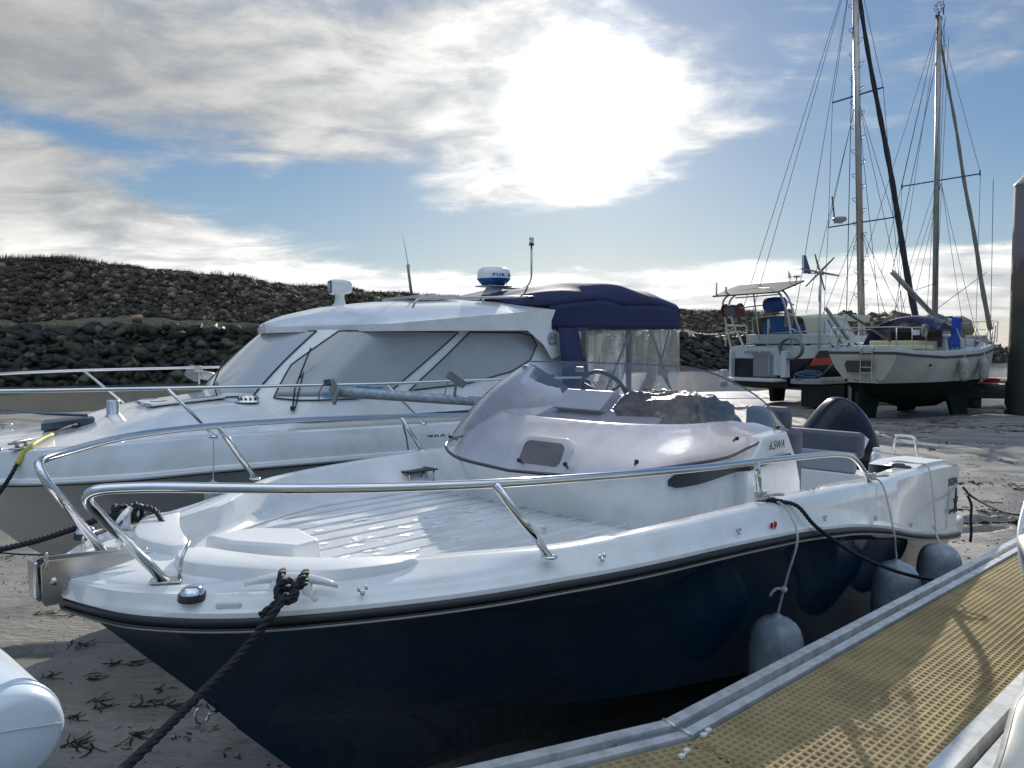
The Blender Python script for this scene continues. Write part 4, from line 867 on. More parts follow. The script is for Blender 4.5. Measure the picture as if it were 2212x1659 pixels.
# grating: real square holes
GRAT = mat('tan_moulded_grating', (.37, .285, .145), .8, var=.22, vscale=5, bump=.5, bscale=260, col2=(.28, .215, .11), spec=.25, bdist=.003)
cc_ = offline(WIN)[1]
seam = (dirb*-1+np.array([1., 0])); seam = seam/np.linalg.norm(seam); sn = np.array([-seam[1], seam[0]])          # bisector of the corner
sd_ = seam if False else None
bis = np.array([-(1+dirb[0]*-1)*0, 0])
d1, d2 = np.array([1., 0.]), dirb; bis = d1+d2; bis /= np.linalg.norm(bis); bis = bis if bis[1] > 0 else -bis
def side(p): return (p[..., 0]-cc_[0])*bis[1]-(p[..., 1]-cc_[1])*bis[0]
def grating(name, org, eu, ev, U0, U1, V0, V1, pu, pv, wu, wv, keep, H=.034):
    nu, nv = int((U1-U0)/pu), int(round((V1-V0)/pv)); pv = (V1-V0)/nv; I, J = np.meshgrid(np.arange(nu), np.arange(nv), indexing='ij'); I, J = I.ravel(), J.ravel()
    cu, cv_ = U0+(I+.5)*pu, V0+(J+.5)*pv; P_ = np.stack([org[0]+cu*eu[0]+cv_*ev[0], org[1]+cu*eu[1]+cv_*ev[1]], -1); k_ = keep(P_)
    cu, cv_ = cu[k_], cv_[k_]; n = len(cu)
    o_ = np.array([(-.5, -.5), (.5, -.5), (.5, .5), (-.5, .5)])
    out = o_*np.array([pu, pv]); inn = o_*np.array([pu-wu, pv-wv]); rings = [(out, 0.), (inn, 0.), (inn*.97, -H)]
    V = []
    for rr, w_ in rings:
        a_ = cu[:, None]+rr[:, 0]; b_ = cv_[:, None]+rr[:, 1]; uu_, vv_ = org[0]+a_*eu[0]+b_*ev[0], org[1]+a_*eu[1]+b_*ev[1]
        V.append(P0[None, None]+uu_[..., None]*PU+vv_[..., None]*PV+w_*PW-pw(0, 0, -.85))
    V = np.stack(V, 1).reshape(-1, 3); f = []
    for r_i in range(2):
        for i in range(4): j = (i+1) % 4; f.append((r_i*4+i, r_i*4+j, (r_i+1)*4+j, (r_i+1)*4+i))
    Fc = (np.array(f)[None]+np.arange(n)[:, None, None]*12).reshape(-1, 4)
    o = bulk(name, V, Fc, GRAT, None, None); o.parent = pontoon; return o
WB = VB+.002; WA = WIN+.008
grating('grating_panel', (0, 0), (1, 0), (0, 1), -1.2, 6.9, WA, WB, .029, .0225, .0100, .0075, lambda P_: side(P_) > -.008)
grating('grating_panel', cc_, tuple(-dirb), (nb[0], nb[1]), -1.6, .6, .008, .9, .029, .0225, .0100, .0075, lambda P_: (side(P_) < .008) & (P_[:, 1] < WB))
g = G(); UB = np.array([[PLw(-2.5, 0, -.07), PLw(9, 0, -.07)], [PLw(-2.5, VB+.1, -.07), PLw(9, VB+.1, -.07)]])
g.grid([[PLw(-2.4, .10, -.075), PLw(8.9, .10, -.075)], [PLw(-2.4, VB, -.075), PLw(8.9, VB, -.075)]]); g.build('under_deck', mat('hole_shade_brown', (.05, .03, .018), .8, var=.5, vscale=5), pontoon)  # dark brown sheet: shade inside the grating holes put into its colour
for px, py in ((1478, 1632), (1525, 1587), (2060, 1262)):
    q = onp(px, py); g = G()
    for dx in (-.017, .017): g.box(PLw(q[0]+dx, q[1]-dx*.2, .006), (.018, .014, .008), np.array([PU, PV, PW]).T)
    g.box(PLw(q[0], q[1], .004), (.03, .004, .004), np.array([PU, PV, PW]).T); g.build('grating_clip', mat('pale_clip', (.7, .7, .68), .4), pontoon, bevel=.001)
# floats under it
for u_ in (.2, 3.2, 6.2):
    g = G(); g.box(PLw(u_, VB/2, -.46), (2.2, VB*.8, .5), np.array([PU, PV, PW]).T); g.build('float', mat('black_float', (.012, .012, .013), .6), pontoon, bevel=.04)
# ================================================================ fenders on the motorboat
def fender(name, label, rope_pts, top, L, r, group, knot=None, tilt=0., mcol=FEND, rr=.0055, small=False):
    """rope over the rail, plastic body hanging from it"""
    e = empty(name, label, 'fender', Matrix.Translation((top[0], top[1], top[2]-L)), group)
    o_ = np.array([top[0], top[1], top[2]-L]); g = G()
    pr = [(0, L), (r*.30, L), (r*.34, L-.03*r), (r*.52, L-.09*r), (r*.72, L-.24*r), (r*.86, L-.45*r), (r*.95, L-.75*r), (r, L-1.15*r), (r*1.01, L*.5), (r, 1.15*r), (r*.95, .75*r), (r*.86, .45*r), (r*.66, .18*r), (r*.3, 0), (0, 0)]
    g.lathe(pr, (0, 0, 0), 28); g.build('body', mcol, e, smooth=True)
    g = G(); g.lathe([(0, L+.012), (r*.16, L+.012), (r*.2, L), (r*.27, L-.002)], (0, 0, 0), 14); g.build('eye', mcol, e, smooth=True)
    g = G(); twist(g, np.array(rope_pts)-o_, rr, strands=3, seg=5)
    if knot is not None: 
        k_ = np.array(knot)-o_; g.sphere(k_, .016, 8, 6); twist(g, [k_, k_+np.array([-.03, 0, .004]), k_+np.array([-.05, 0, -.01]), k_+np.array([-.06, 0, -.03])], rr*1.2, seg=5)
    g.build('rope', ROPEW, e, smooth=True); return e
GRP = 'grey fenders hanging between the motorboat and the pontoon'
def hull_out(s_, z_):
    """how far out the hull reaches there"""
    zs = [float(np.interp(s_, h_[:, 0], h_[:, 2])) for h_ in HL[:5]]; bs = [float(np.interp(s_, h_[:, 0], h_[:, 1])) for h_ in HL[:5]]
    return float(np.interp(-z_, -np.array(zs), bs))
def hang(s_, ztop, r, label, top_s, L=.56, knot=False, px=None):
    bb = max(hull_out(s_, ztop), hull_out(s_, max(ztop-.25, -.9)))+r+.01
    tp = mbw(s_, -bb, ztop); a_ = mbw(top_s, -(float(Bf(top_s))-.09), float(ZT(top_s))+.02); e_ = mbw(top_s+(s_-top_s)*.2, -(float(Bf(top_s))+.012), float(ZT(top_s))-.01); f_ = mbw(s_*.5+top_s*.5-.05, -(float(BR(s_))+.035), float(ZR(s_))+.02)
    pts = crom([a_, e_, f_, (f_+tp)/2+np.array([0, 0, -.0]), tp], 8)
    kn_ = (f_*.35+tp*.65) if knot else None
    fender('fender', label, pts, tp, L, r, GRP, kn_); return tp
hang(2.50, -.49, .118, 'grey fender hanging lowest and nearest the camera, on a white line with a knot', 2.44, knot=True)
hang(3.80, -.47, .128, 'grey fender hanging in the middle of the three beside the pontoon', 3.74)
hang(4.68, -.52, .132, 'grey fender hanging nearest the stern of the navy motorboat', 4.95)
# white lashings round the rail feet
def wrap(g, c_, r, n=3, rr=.005, h=.012):
    a_ = np.linspace(0, n*2*math.pi, n*14); g.tube(np.stack([c_[0]+r*np.cos(a_), c_[1]+r*np.sin(a_), c_[2]+h*a_/(2*math.pi)-h*n/2], 1), rr, 6)
for s_, b_, lb in ((2.40, -1.10, 'white line lashed round the middle stanchion foot over a black knot'), (3.72, -1.16, 'white line lashed round the aft foot of the port bow rail')):
    g = G(); c_ = mbw(s_, b_, float(ZT(s_))+.03); wrap(g, c_, .022, 3, .007); twist(g, [c_+np.array([.0, -.02, 0]), c_+np.array([.06, -.03, .012]), c_+np.array([.10, .0, .004]), c_+np.array([.05, .03, -.005])], .006)
    o = g.build('lashing', ROPEW, None, smooth=True); meta(o, lb, 'rope')
g = G(); twist(g, [mbw(4.90, -.80, -.075), mbw(4.90, -1.0, -.04), mbw(4.92, -1.16, -.052)], .0065); o = g.build('lashing', ROPEW, None, smooth=True); meta(o, 'white line lying across the top of the port quarter locker', 'rope')
# ================================================================ mooring ropes
def rope(label, pts, r, m=ROPEK, extra=None, sm=8, group=None, name='mooring_rope', laid=True):
    g = G(); P_ = crom(pts, sm) if sm else np.array(pts)
    if laid: twist(g, P_, r, pitch=r*6.5)
    else: g.tube(P_, r, 8)
    if extra: extra(g)
    o = g.build(name, m, None, smooth=True, weld=False); meta(o, label, 'rope', group); return o
cl = mbw(.425, -.66, .0); kn = at(622, 1283, Y=cl[1]-.06)
end = at(225, 1700, Y=1.55)
def ex(g):
    twist(g, crom([at(612, 1232, Y=cl[1]+.01), at(605, 1255, Y=cl[1]-.03), at(606, 1290, Y=cl[1]-.045), at(600, 1300, Y=cl[1]-.05), at(578, 1318, Y=cl[1]-.05), at(562, 1330, Y=cl[1]-.06)], 6), .011, pitch=.07)
    twist(g, crom([at(612, 1232, Y=cl[1]+.01), at(606, 1245, Y=cl[1]-.03), at(616, 1275, Y=cl[1]-.06)], 6), .010, pitch=.07)
    twist(g, crom([at(662, 1235, Y=cl[1]+.01), at(652, 1247, Y=cl[1]-.03), at(640, 1262, Y=cl[1]-.05), at(625, 1280, Y=cl[1]-.06)], 6), .011, pitch=.07)
    twist(g, crom([at(660, 1250, Y=cl[1]-.0), at(655, 1262, Y=cl[1]-.04), at(636, 1270, Y=cl[1]-.04), at(610, 1272, Y=cl[1]-.03)], 6), .011, pitch=.07)
    a_ = np.linspace(0, 4*math.pi, 40); c_ = at(620, 1279, Y=cl[1]-.065)
    twist(g, np.stack([c_[0]+.026*np.cos(a_), c_[1]+.018*np.sin(a_)-.004, c_[2]+.012*np.sin(a_*.5+1)+.016*np.sin(a_)], 1), .010, pitch=.07)
rope('thick black braided mooring rope from the port bow cleat down to the lower left', [at(618, 1285, Y=cl[1]-.075), at(590, 1325, Y=cl[1]-.12), at(520, 1412, Y=1.97), at(420, 1512, Y=1.84), at(330, 1602, Y=1.68), end], .0118, extra=ex)
c2 = mbw(2.44, -1.09, .05)
def ex2(g):
    a_ = np.linspace(0, 6*math.pi, 60); twist(g, np.stack([c2[0]+.03+.035*np.cos(a_)+.02*np.sin(a_*.35), c2[1]-.01+.02*np.sin(a_), c2[2]-.022+.012*np.sin(a_*.5)], 1), .0095, pitch=.06)
dk = pw(onp(1985, 1249)[0], .0, .005)
rope('black mooring rope sagging from the middle stanchion past the fenders to the pontoon', [c2+np.array([.03, -.01, -.02]), at(1720, 1092, Y=c2[1]+.0), at(1765, 1140, Y=3.35), at(1850, 1198, Y=3.5), at(1930, 1232, Y=3.75), at(1980, 1246, Y=3.95), at(2016, 1253, Y=4.2), at(2045, 1262, Y=4.45)], .0095, extra=ex2)
cs = mbw(.42, .56, .03)
def ex3(g):
    a_ = np.linspace(0, 8*math.pi, 70); c_ = cs+np.array([-.02, 0, -.02]); twist(g, np.stack([c_[0]+.05*np.cos(a_*.25)*1+.0*a_, c_[1]+.022*np.cos(a_), c_[2]+.028*np.sin(a_)], 1), .011, pitch=.06)
    twist(g, crom([cs+np.array([.02, 0, .02]), at(290, 1098, Y=cs[1]+.0), at(318, 1096, Y=cs[1]-.03), at(340, 1108, Y=cs[1]-.05), at(354, 1132, Y=cs[1]-.1), at(374, 1152, Y=cs[1]-.1)], 6), .0105, pitch=.07)
rope('black mooring rope from the far bow cleat running off to the left', [cs+np.array([-.02, -.01, -.02]), at(215, 1121, Y=cs[1]-.05), at(150, 1145, Y=cs[1]-.0), at(60, 1173, Y=cs[1]+.1), at(-80, 1205, Y=cs[1]+.2)], .0125, extra=ex3)
rope('thin black cord stretched across the mud at the left edge', [at(-40, 1190, Y=3.2), at(40, 1197, Y=3.3), at(110, 1199, Y=3.3), at(170, 1199, Y=3.25)], .004, name='cord', laid=False)
q6 = mbw(6.12, -1.06, -.28)
def ex4(g):
    a_ = np.linspace(0, 4*math.pi, 40); twist(g, np.stack([q6[0]+.02+.02*np.cos(a_), q6[1]+.02*np.sin(a_), q6[2]+.0+.04*np.sin(a_*.5)], 1), .010, pitch=.06)
    twist(g, crom([at(2090, 1070, Y=q6[1]-.05), at(2098, 1090, Y=q6[1]-.08), at(2097, 1120, Y=q6[1]-.08), at(2098, 1150, Y=q6[1]-.08), at(2096, 1171, Y=q6[1]-.08)], 6), .011, pitch=.07)
rope('black mooring rope from the stern drooping off to the right', [at(2080, 1052, Y=q6[1]), at(2094, 1068, Y=q6[1]-.05), at(2120, 1084, Y=q6[1]-.2), at(2160, 1102, Y=q6[1]-.5), at(2200, 1110, Y=q6[1]-.8), at(2260, 1108, Y=q6[1]-1.2)], .0105, extra=ex4)
# ================================================================ things cut by the frame
# round ended white tube, lower left
e = np.array(at(32, 1600, Y=1.60)); ax = at(-165, 1380, Y=2.15)-e; ax /= np.linalg.norm(ax)
TUBE = mat('white_moulded_plastic', (.62, .70, .76), .3, coat=.2, var=.05, vscale=3)
dn = empty('dinghy', 'round ended white inflatable tube with pale seams at the lower left corner', 'dinghy', Matrix.Translation((e[0], e[1], 0)))
R_ = np.array(Vector(ax).to_track_quat('Z', 'Y').to_matrix()); r0 = .105
g = G(); g.lathe([(0, -.010), (r0*.75, -.008), (r0*.88, -.002), (r0*.97, .014), (r0, .035), (r0*1.0, .9), (0, .9)], e*np.array([0, 0, 1]), 40, R_); g.build('tube', TUBE, dn, smooth=True)
g = G(); a = np.linspace(0, 2*math.pi, 49)[:-1]
for z_ in (.05, .062): g.tube(np.stack([np.cos(a)*r0*1.004, np.sin(a)*r0*1.004, a*0+z_], 1)@R_.T+e*np.array([0, 0, 1]), .0035, 6, closed=True)
g.build('seam_band', TUBE, dn, smooth=True)
g = G(); g.tube(np.array([(-.09, .01, -.0115), (0, .03, -.0125), (.09, .045, -.0105)])@R_.T+e*np.array([0, 0, 1]), .0015, 6); g.build('end_seam', TUBE, dn)
g = G(); g.lathe([(0, .1), (r0*.9, .1), (r0*.9, .9), (0, .9)], e*np.array([0, 0, 1])+np.array([-.05, .0, -.16]), 30, R_); g.build('lower_tube', TUBE, dn, smooth=True)
# cream boat, right edge
mb = [onp(2156, 1657), onp(2173, 1598), onp(2190, 1535), onp(2212, 1487)]
cb = empty('cream_boat', 'cream hull with a grey rubbing strip cut off by the right edge of the frame', 'boat', Matrix.Translation(tuple(at(2230, 1500, Y=2.0)*np.array([1, 1, 0]))))
o_ = np.array(at(2230, 1500, Y=2.0)*np.array([1, 1, 0]))
ln = np.array([at(2118, 1760, Y=1.72), at(2157, 1657, Y=1.80), at(2174, 1598, Y=1.86), at(2191, 1535, Y=1.94), at(2216, 1478, Y=2.05), at(2250, 1420, Y=2.2), at(2300, 1360, Y=2.42)])-o_
ax_ = np.array([.62, .78]); ax_ /= np.linalg.norm(ax_); Bt = np.array([2.62, 3.02])
g0 = at(2118, 1760, Y=1.72); pp = [g0-np.array([.18, .24, .02]), g0, at(2157, 1657, Y=1.80), at(2174, 1598, Y=1.86), at(2191, 1535, Y=1.94), at(2216, 1478, Y=2.05), np.array([1.72, 2.48, 1.20]), np.array([1.93, 2.80, 1.25]), at(2204, 1165, Y=3.05), at(2222, 1120, Y=3.22), np.array([2.42, 3.22, 1.30]), np.array([Bt[0], Bt[1]+.02, 1.30])]
P_ = crom(pp, 6); rel = P_[:, :2]-Bt; al = rel@ax_; A2 = Bt+al[:, None]*ax_; A_ = np.c_[A2, P_[:, 2]]; M_ = 2*A_-P_; M_[:, 2] = P_[:, 2]
def fr(side_, f, dz, dal=0.): q = A_+(side_-A_)*f+np.array([0, 0, dz]); q[:, :2] -= ax_*dal*np.clip(1+al[:, None]/1.2, 0, 1); return q-o_
GS = mat('worn_grey_strip', (.33, .34, .33), .6, var=.3, vscale=40)
g = G()
for sd2 in (P_, M_): g.grid([fr(sd2, .985, .020), fr(sd2, 1.02, .012), fr(sd2, 1.02, -.016), fr(sd2, .985, -.022)])
g.build('rub_rail', GS, cb, smooth=True)
g = G()
for sd2 in (P_, M_): g.grid([fr(sd2, .985, .018), fr(sd2, .96, .026), fr(sd2, .80, .03), fr(sd2, .78, .0), fr(sd2, .74, -.22), fr(sd2, .0, -.24)])
g.build('gunwale', CREAM, cb, smooth=True)
g = G(); R0 = []
for sd2 in (P_, M_): rr_ = [fr(sd2, .99, -.018), fr(sd2, .93, -.22, .06), fr(sd2, .75, -.48, .16), fr(sd2, .0, -.66, .3)]; g.grid(rr_); R0.append([r[0] for r in rr_])
g.add(R0[0]+R0[1][::-1][1:], [tuple(range(7))]); g.build('hull', mat('teal_antifouling', (.02, .07, .10), .2, coat=.3), cb, smooth=True)
g = G(); tp_ = [fr(P_, .78, -.02)[0], fr(M_, .78, -.02)[0], fr(M_, .74, -.24)[0], fr(P_, .74, -.24)[0]]; g.prism(tp_, (-.03, -.04, 0)); q0 = (tp_[0]+tp_[1])/2; g.build('transom', CREAM, cb)
tb = crom([at(2218, 1084, Y=3.22)-o_, at(2206, 1130, Y=3.12)-o_, at(2203, 1165, Y=3.05)-o_, at(2207, 1205, Y=2.98)-o_, at(2219, 1252, Y=2.90)-o_], 6)
g = G(); g.tube(tb, .011, 10); g.build('bow_strip', mat('pale_strip', (.62, .62, .58), .35), cb, smooth=True)
# ================================================================ white cabin cruiser behind it
B2O = np.array([-3.83, 4.91, -.6+EYE]); CM4 = frameM(B2O, 39.); K2 = 1.42
cruiser = empty('cabin_cruiser', 'white cabin motorboat with curtained windows, radar dome and navy canvas canopy', 'motorboat', CM4 @ Matrix.Translation((0, 0, -K2)))
def u2(o): return up(o, K2)
def cw(s, b, z): return np.array((CM4 @ Vector((s, b, z)))[:])
C_B = pch([0, .05, .15, .35, .6, 1.05, 1.5, 2.2, 3.2, 4.5, 6.6], [0, .22, .42, .66, .86, 1.10, 1.24, 1.29, 1.30, 1.28, 1.22])
C_Z = pch([0, .35, 1.05, 1.5, 3.0, 6.6], [-.07, -.06, -.02, 0, -.02, -.10])
C_R = lambda s: C_Z(s)-.215+.03*np.clip(1-s, 0, 1)
us = np.linspace(0, 1, 70)**1.5; s = 6.6*us; o1 = np.clip(s*8, 0, 1)
def l2(b, z): return np.stack([s, np.maximum(b, 0), z], 1)
Bc, Zc, Rc = C_B(s), C_Z(s), C_R(s)
HT = [l2(Bc+.045*o1, Rc), l2(Bc+.045*o1, Rc+.03), l2(Bc+.015*o1, Rc+.04), l2(Bc+.012*o1, Rc+.10), l2(Bc-.012*o1, Zc-.05), l2(Bc-.03*o1, Zc), l2(Bc-.09*o1, Zc+.012)]
HB = [l2(Bc+.03*o1, Rc)]
def ln2(s0, ss, bs, zs): 
    f, h = pch(ss, bs), pch(ss, zs); q = s0+(6.6-s0)*us; return np.stack([q, f(q), h(q)], 1)
HB += [ln2(.25, [.25, .6, 1.2, 2.2, 3.5, 6.6], [0, .40, .85, 1.13, 1.2, 1.12], [-.50, -.50, -.52, -.58, -.62, -.66]), ln2(.48, [.48, .9, 1.6, 2.6, 6.6], [0, .28, .72, 1.0, 1.03], [-.75, -.78, -.85, -.93, -1.0]),
       ln2(.50, [.50, .9, 1.6, 2.6, 6.6], [0, .24, .66, .93, .96], [-.77, -.80, -.87, -.95, -1.02]), ln2(.95, [.95, 1.6, 3, 6.6], [0, 0, 0, 0], [-1.12, -1.30, -1.42, -1.42])]
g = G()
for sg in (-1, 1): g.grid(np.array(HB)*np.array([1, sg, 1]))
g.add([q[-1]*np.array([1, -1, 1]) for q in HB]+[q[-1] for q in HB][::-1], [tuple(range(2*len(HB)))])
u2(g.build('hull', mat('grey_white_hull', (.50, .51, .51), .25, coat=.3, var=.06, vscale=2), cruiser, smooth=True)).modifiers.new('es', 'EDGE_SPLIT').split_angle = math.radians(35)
g = G()
for sg in (-1, 1): g.grid(np.array(HT)*np.array([1, sg, 1]))
g.add([q[-1]*np.array([1, -1, 1]) for q in HT]+[q[-1] for q in HT][::-1], [tuple(range(2*len(HT)))])
u2(g.build('topsides', WHITE, cruiser, smooth=True)).modifiers.new('es', 'EDGE_SPLIT').split_angle = math.radians(40)
g = G()
for sg in (-1, 1): g.tube(l2(Bc+.05*o1, Rc+.012)*np.array([1, sg, 1]), .014, 6)
u2(g.build('rub_rail', mat('white_rub_rail', (.62, .63, .63), .4), cruiser, smooth=True))
g = G()
for sg in (-1, 1): g.tube(l2(Bc+.052*o1, Rc-.004)*np.array([1, sg, 1]), .005, 6)
u2(g.build('rail_trim', BLACK, cruiser, smooth=True))
# foredeck with raised coach roof
def ccam(s_, b_):
    """height of the foredeck"""
    e = float(C_B(s_))-.09; q = np.clip(abs(b_)/e, 0, 1); rise = float(np.interp(s_, [0, .9, 1.05, 1.3, 2.3, 6.6], [.0, .02, .06, .11, .19, .2]))
    return float(C_Z(s_))+.012+.015*(1-q*q)+rise*(1-np.clip((q-.50)/.42, 0, 1)**2*(3-2*np.clip((q-.50)/.42, 0, 1)))
A = [[(s_, (float(C_B(s_))-.085)*v, ccam(s_, (float(C_B(s_))-.085)*v)) for v in np.linspace(-1, 1, 33)] for s_ in np.r_[np.linspace(.03, 1.0, 16), np.linspace(1.04, 4.9, 34)]]
g = G(); g.grid(A); u2(g.build('foredeck', WHITE, cruiser, smooth=True))
# cabin sides and roof
def cabpt(a, z):
    """outline of the cabin at height z; a from -1 (port aft) over 0 (front) to 1"""
    k_ = (z-.18)/.55; sf = 1.82+.46*k_+.12*max(0, k_)**2; w = .99-.13*k_; aa = abs(a); sg = 1 if a > 0 else -1; bmid = .62-.02*k_
    lay = 1.0
    if aa < .34: v = aa/.34; return np.array([sf+.10*v*v, sg*bmid*v, z])
    v = (aa-.34)/.66; c_ = min(1, v/.16); e_ = sf+.10; x1 = e_+.42
    if v < .16: q = v/.16; return np.array([e_+.42*q, sg*(bmid+(w-bmid)*(1-(1-q)**2)), z])
    q = (v-.16)/.84; return np.array([x1+(4.80-x1)*q, sg*(w-.01*q), z])
ZS = np.linspace(.05, .72, 12); AS = np.linspace(-1, 1, 121)
g = G(); g.grid([[cabpt(a, z) for a in AS] for z in ZS]); g.add([cabpt(-1, .05), cabpt(1, .05), cabpt(1, .72), cabpt(-1, .72)], [(0, 1, 2, 3)])
cab = u2(g.build('cabin', WHITE, cruiser, smooth=True))
def cabface(name, poly, m, lift=.006, par=None, n=10, rim=None, border=.0):
    """panel lying on the cabin side; poly in (a, z)"""
    poly = np.array(poly, float); c_ = poly.mean(0); g = G()
    zs = np.linspace(poly[:, 1].min(), poly[:, 1].max(), n); A_ = []
    for z in zs:
        xs = []
        for i in range(len(poly)):
            p, q = poly[i], poly[(i+1) % len(poly)]
            if (p[1]-z)*(q[1]-z) <= 0 and abs(p[1]-q[1]) > 1e-9: xs.append(p[0]+(q[0]-p[0])*(z-p[1])/(q[1]-p[1]))
        if len(xs) < 2: continue
        a0, a1 = min(xs), max(xs); row = []
        for a in np.linspace(a0, a1, 26):
            p = cabpt(a, z); d = cabpt(a+.004, z)-cabpt(a-.004, z); nrm = np.array([d[1], -d[0], 0]); nrm /= np.linalg.norm(nrm)
            if nrm@(p-np.array([3.2, 0, z])) < 0: nrm = -nrm
            row.append(p+nrm*lift)
        A_.append(row)
    g.grid(A_); o = u2(g.build(name, m, par or cab, smooth=True))
    if rim:
        g = G(); pts = []
        bd = crom(list(poly), 5, closed=True) if False else None
        N = len(poly); 
        for i in range(N):
            p, q = poly[i], poly[(i+1) % N]
            for v in np.linspace(0, 1, 9)[:-1]:
                a, z = p+(q-p)*v; pp = cabpt(a, z); d = cabpt(a+.004, z)-cabpt(a-.004, z); nrm = np.array([d[1], -d[0], 0]); nrm /= np.linalg.norm(nrm)
                if nrm@(pp-np.array([3.2, 0, z])) < 0: nrm = -nrm
                pts.append(pp+nrm*(lift+.002))
        g.tube(pts, rim, 6, closed=True); u2(g.build('window_seal', BLACK, o, smooth=True))
    return o
# port side windows
def rc(poly, r=.03, n=4):
    return [p for p in fillet([((np.array(poly[0])+poly[-1])/2)]+list(map(np.array, poly))+[((np.array(poly[0])+poly[-1])/2)], r, n)][:-1]
def a_of(s_):                                              # side coordinate for a distance aft
    x1 = 1.82+.10+.42+.2; return -(.34+.66*(.16+.84*(s_-x1)/(4.80-x1)))
for sg in (1, -1):
    w1 = [(a*sg, z) for a, z in [(-.365, .21), (-.40, .195), (-.5, .19), (a_of(3.02), .235), (a_of(3.42), .71), (a_of(2.7), .71), (-.37, .71), (-.352, .45)]]
    w2 = [(a*sg, z) for a, z in [(a_of(3.18), .235), (a_of(3.7), .27), (a_of(4.15), .36), (a_of(4.38), .46), (a_of(4.47), .60), (a_of(4.40), .685), (a_of(4.25), .71), (a_of(3.56), .71)]]
    cabface('side_window', w1, CURT, .008, rim=.006, n=16); cabface('side_window', w2, CURT, .008, rim=.006, n=16)
cabface('windscreen', [(-.335, .22), (-.17, .20), (0, .195), (.17, .20), (.335, .22), (.335, .71), (-.335, .71)], mat('pale_screen_cover', (.50, .52, .53), .2, coat=.5, var=.06, vscale=1), .008, rim=.006, n=12)
# blue bag lying inside the port window and the sun blinds
g = G(); A_ = [[cabpt(a, z)+np.array([0, -.013, 0])+np.array([0, -.004*math.sin(a*300)*math.sin(z*90), 0]) for a in np.linspace(-.545, -.435, 40)] for z in np.linspace(.215, .285, 10)]
for i, r_i in enumerate(A_):
    for j, p in enumerate(r_i): p[2] += .018*vn(j*.21, i*.2, .7, 2)*(i > 5)*2
g.grid(A_); u2(g.build('blue_bag', mat('blue_plastic_bag', (.03, .32, .50), .25, coat=.4, var=.35, vscale=30, bump=.6, bscale=40), cab, smooth=True))
# roof
g = G(); A = []
RW = lambda s_: .985*min(1, max(.0, (s_-2.27)/.62))**.5 if s_ < 2.89 else .985
for i, s_ in enumerate(np.r_[2.27+np.linspace(0, 1, 16)**2*.63, np.linspace(3.0, 4.66, 14)]):
    w = max(RW(s_), .04); eh = float(np.interp(s_, [2.27, 2.9, 3.6, 4.66], [.045, .06, .12, .20])); z0 = float(np.interp(s_, [2.27, 4.66], [.70, .735])); top = float(np.interp(s_, [2.27, 2.5, 2.8, 3.2, 4.0, 4.66], [.78, .86, .93, .985, 1.035, 1.03]))
    row = [(s_, -w+.05, z0-.003), (s_, -w, z0), (s_-.0, -w-.004, z0+eh*.96), (s_, -w+.02, z0+eh)]
    for v in np.linspace(-1, 1, 21)[1:-1]: row.append((s_, w*.965*v, z0+eh+(top-z0-eh)*(1-abs(v)**2.3)))
    row += [(s_, w-.02, z0+eh), (s_, w+.004, z0+eh*.96), (s_, w, z0), (s_, w-.05, z0-.003)]; A.append(row)
g.grid(A, closev=True); n_ = len(A[0]); g.add(A[-1], [tuple(range(n_))]); g.add(A[0], [tuple(range(n_))])
roof = u2(g.build('roof', WHITE, cab, smooth=True)); roof.modifiers.new('es', 'EDGE_SPLIT').split_angle = math.radians(42)
g = G()
for sg in (-1, 1):
    g = G(); g.prism([(4.30, sg*.985, .735), (4.66, sg*.985, .735), (4.72, sg*.985, .50), (4.60, sg*.985, .47), (4.50, sg*.985, .60)], (0, sg*.006, 0))
    u2(g.build('roof_bracket', WHITE, roof, bevel=.01))
for sg in (-1, 1):
    g = G(); a = np.linspace(0, 2*math.pi, 25)[:-1]; c_ = (4.60, sg*1.0, .66); g.tube(np.stack([c_[0]+.048*np.cos(a), a*0+c_[1], c_[2]+.055*np.sin(a)], 1), .005, 6, closed=True)
    g.tube([(4.575, sg*1.0, .635), (4.585, sg*1.0, .69), (4.60, sg*1.0, .655), (4.617, sg*1.0, .69), (4.628, sg*1.0, .635)], .006, 6); g.tube([(4.56, sg*1.0, .61), (4.60, sg*1.0, .622), (4.65, sg*1.0, .61)], .006, 6); u2(g.build('round_emblem', mat('grey_emblem', (.25, .26, .28), .5), cab, smooth=True))
g = G(); g.box((4.62, -.93, .30), (.09, .05, .09)); nv = u2(g.build('side_light', WHITE2, cab, bevel=.02)); g = G(); g.box((4.625, -.96, .30), (.05, .012, .045)); u2(g.build('red_lens', mat('dark_red_lens', (.16, .02, .02), .2), nv, bevel=.004))
# roof fittings
for sg in (-1, 1):
    g = G(); y_ = sg*.80; g.tube(fillet([(3.22, y_, .905), (3.26, y_, .985), (4.62, y_, 1.055), (4.66, y_, .975)], .06), .011, 10); hr = u2(g.build('roof_rail', STEELB, roof, smooth=True))
    g = G(); g.tube([(3.95, y_, .96), (3.95, y_, 1.02)], .011, 8); u2(g.build('rail_post', STEELB, hr, smooth=True))
hM = np.array([4.3, -.12])
g = G(); g.prism([(3.55, -.30, 1.02), (3.55, .30, 1.02), (4.05, .30, 1.045), (4.05, -.30, 1.045)], (0, 0, .028)); rh = u2(g.build('roof_hatch', mat('roof_hatch_frame', (.5, .5, .5), .3, .6), roof, bevel=.01))
g = G(); g.prism([(3.59, -.26, 1.045), (3.59, .26, 1.045), (4.01, .26, 1.07), (4.01, -.26, 1.07)], (0, 0, .006)); u2(g.build('hatch_glass', WINDOW, rh))
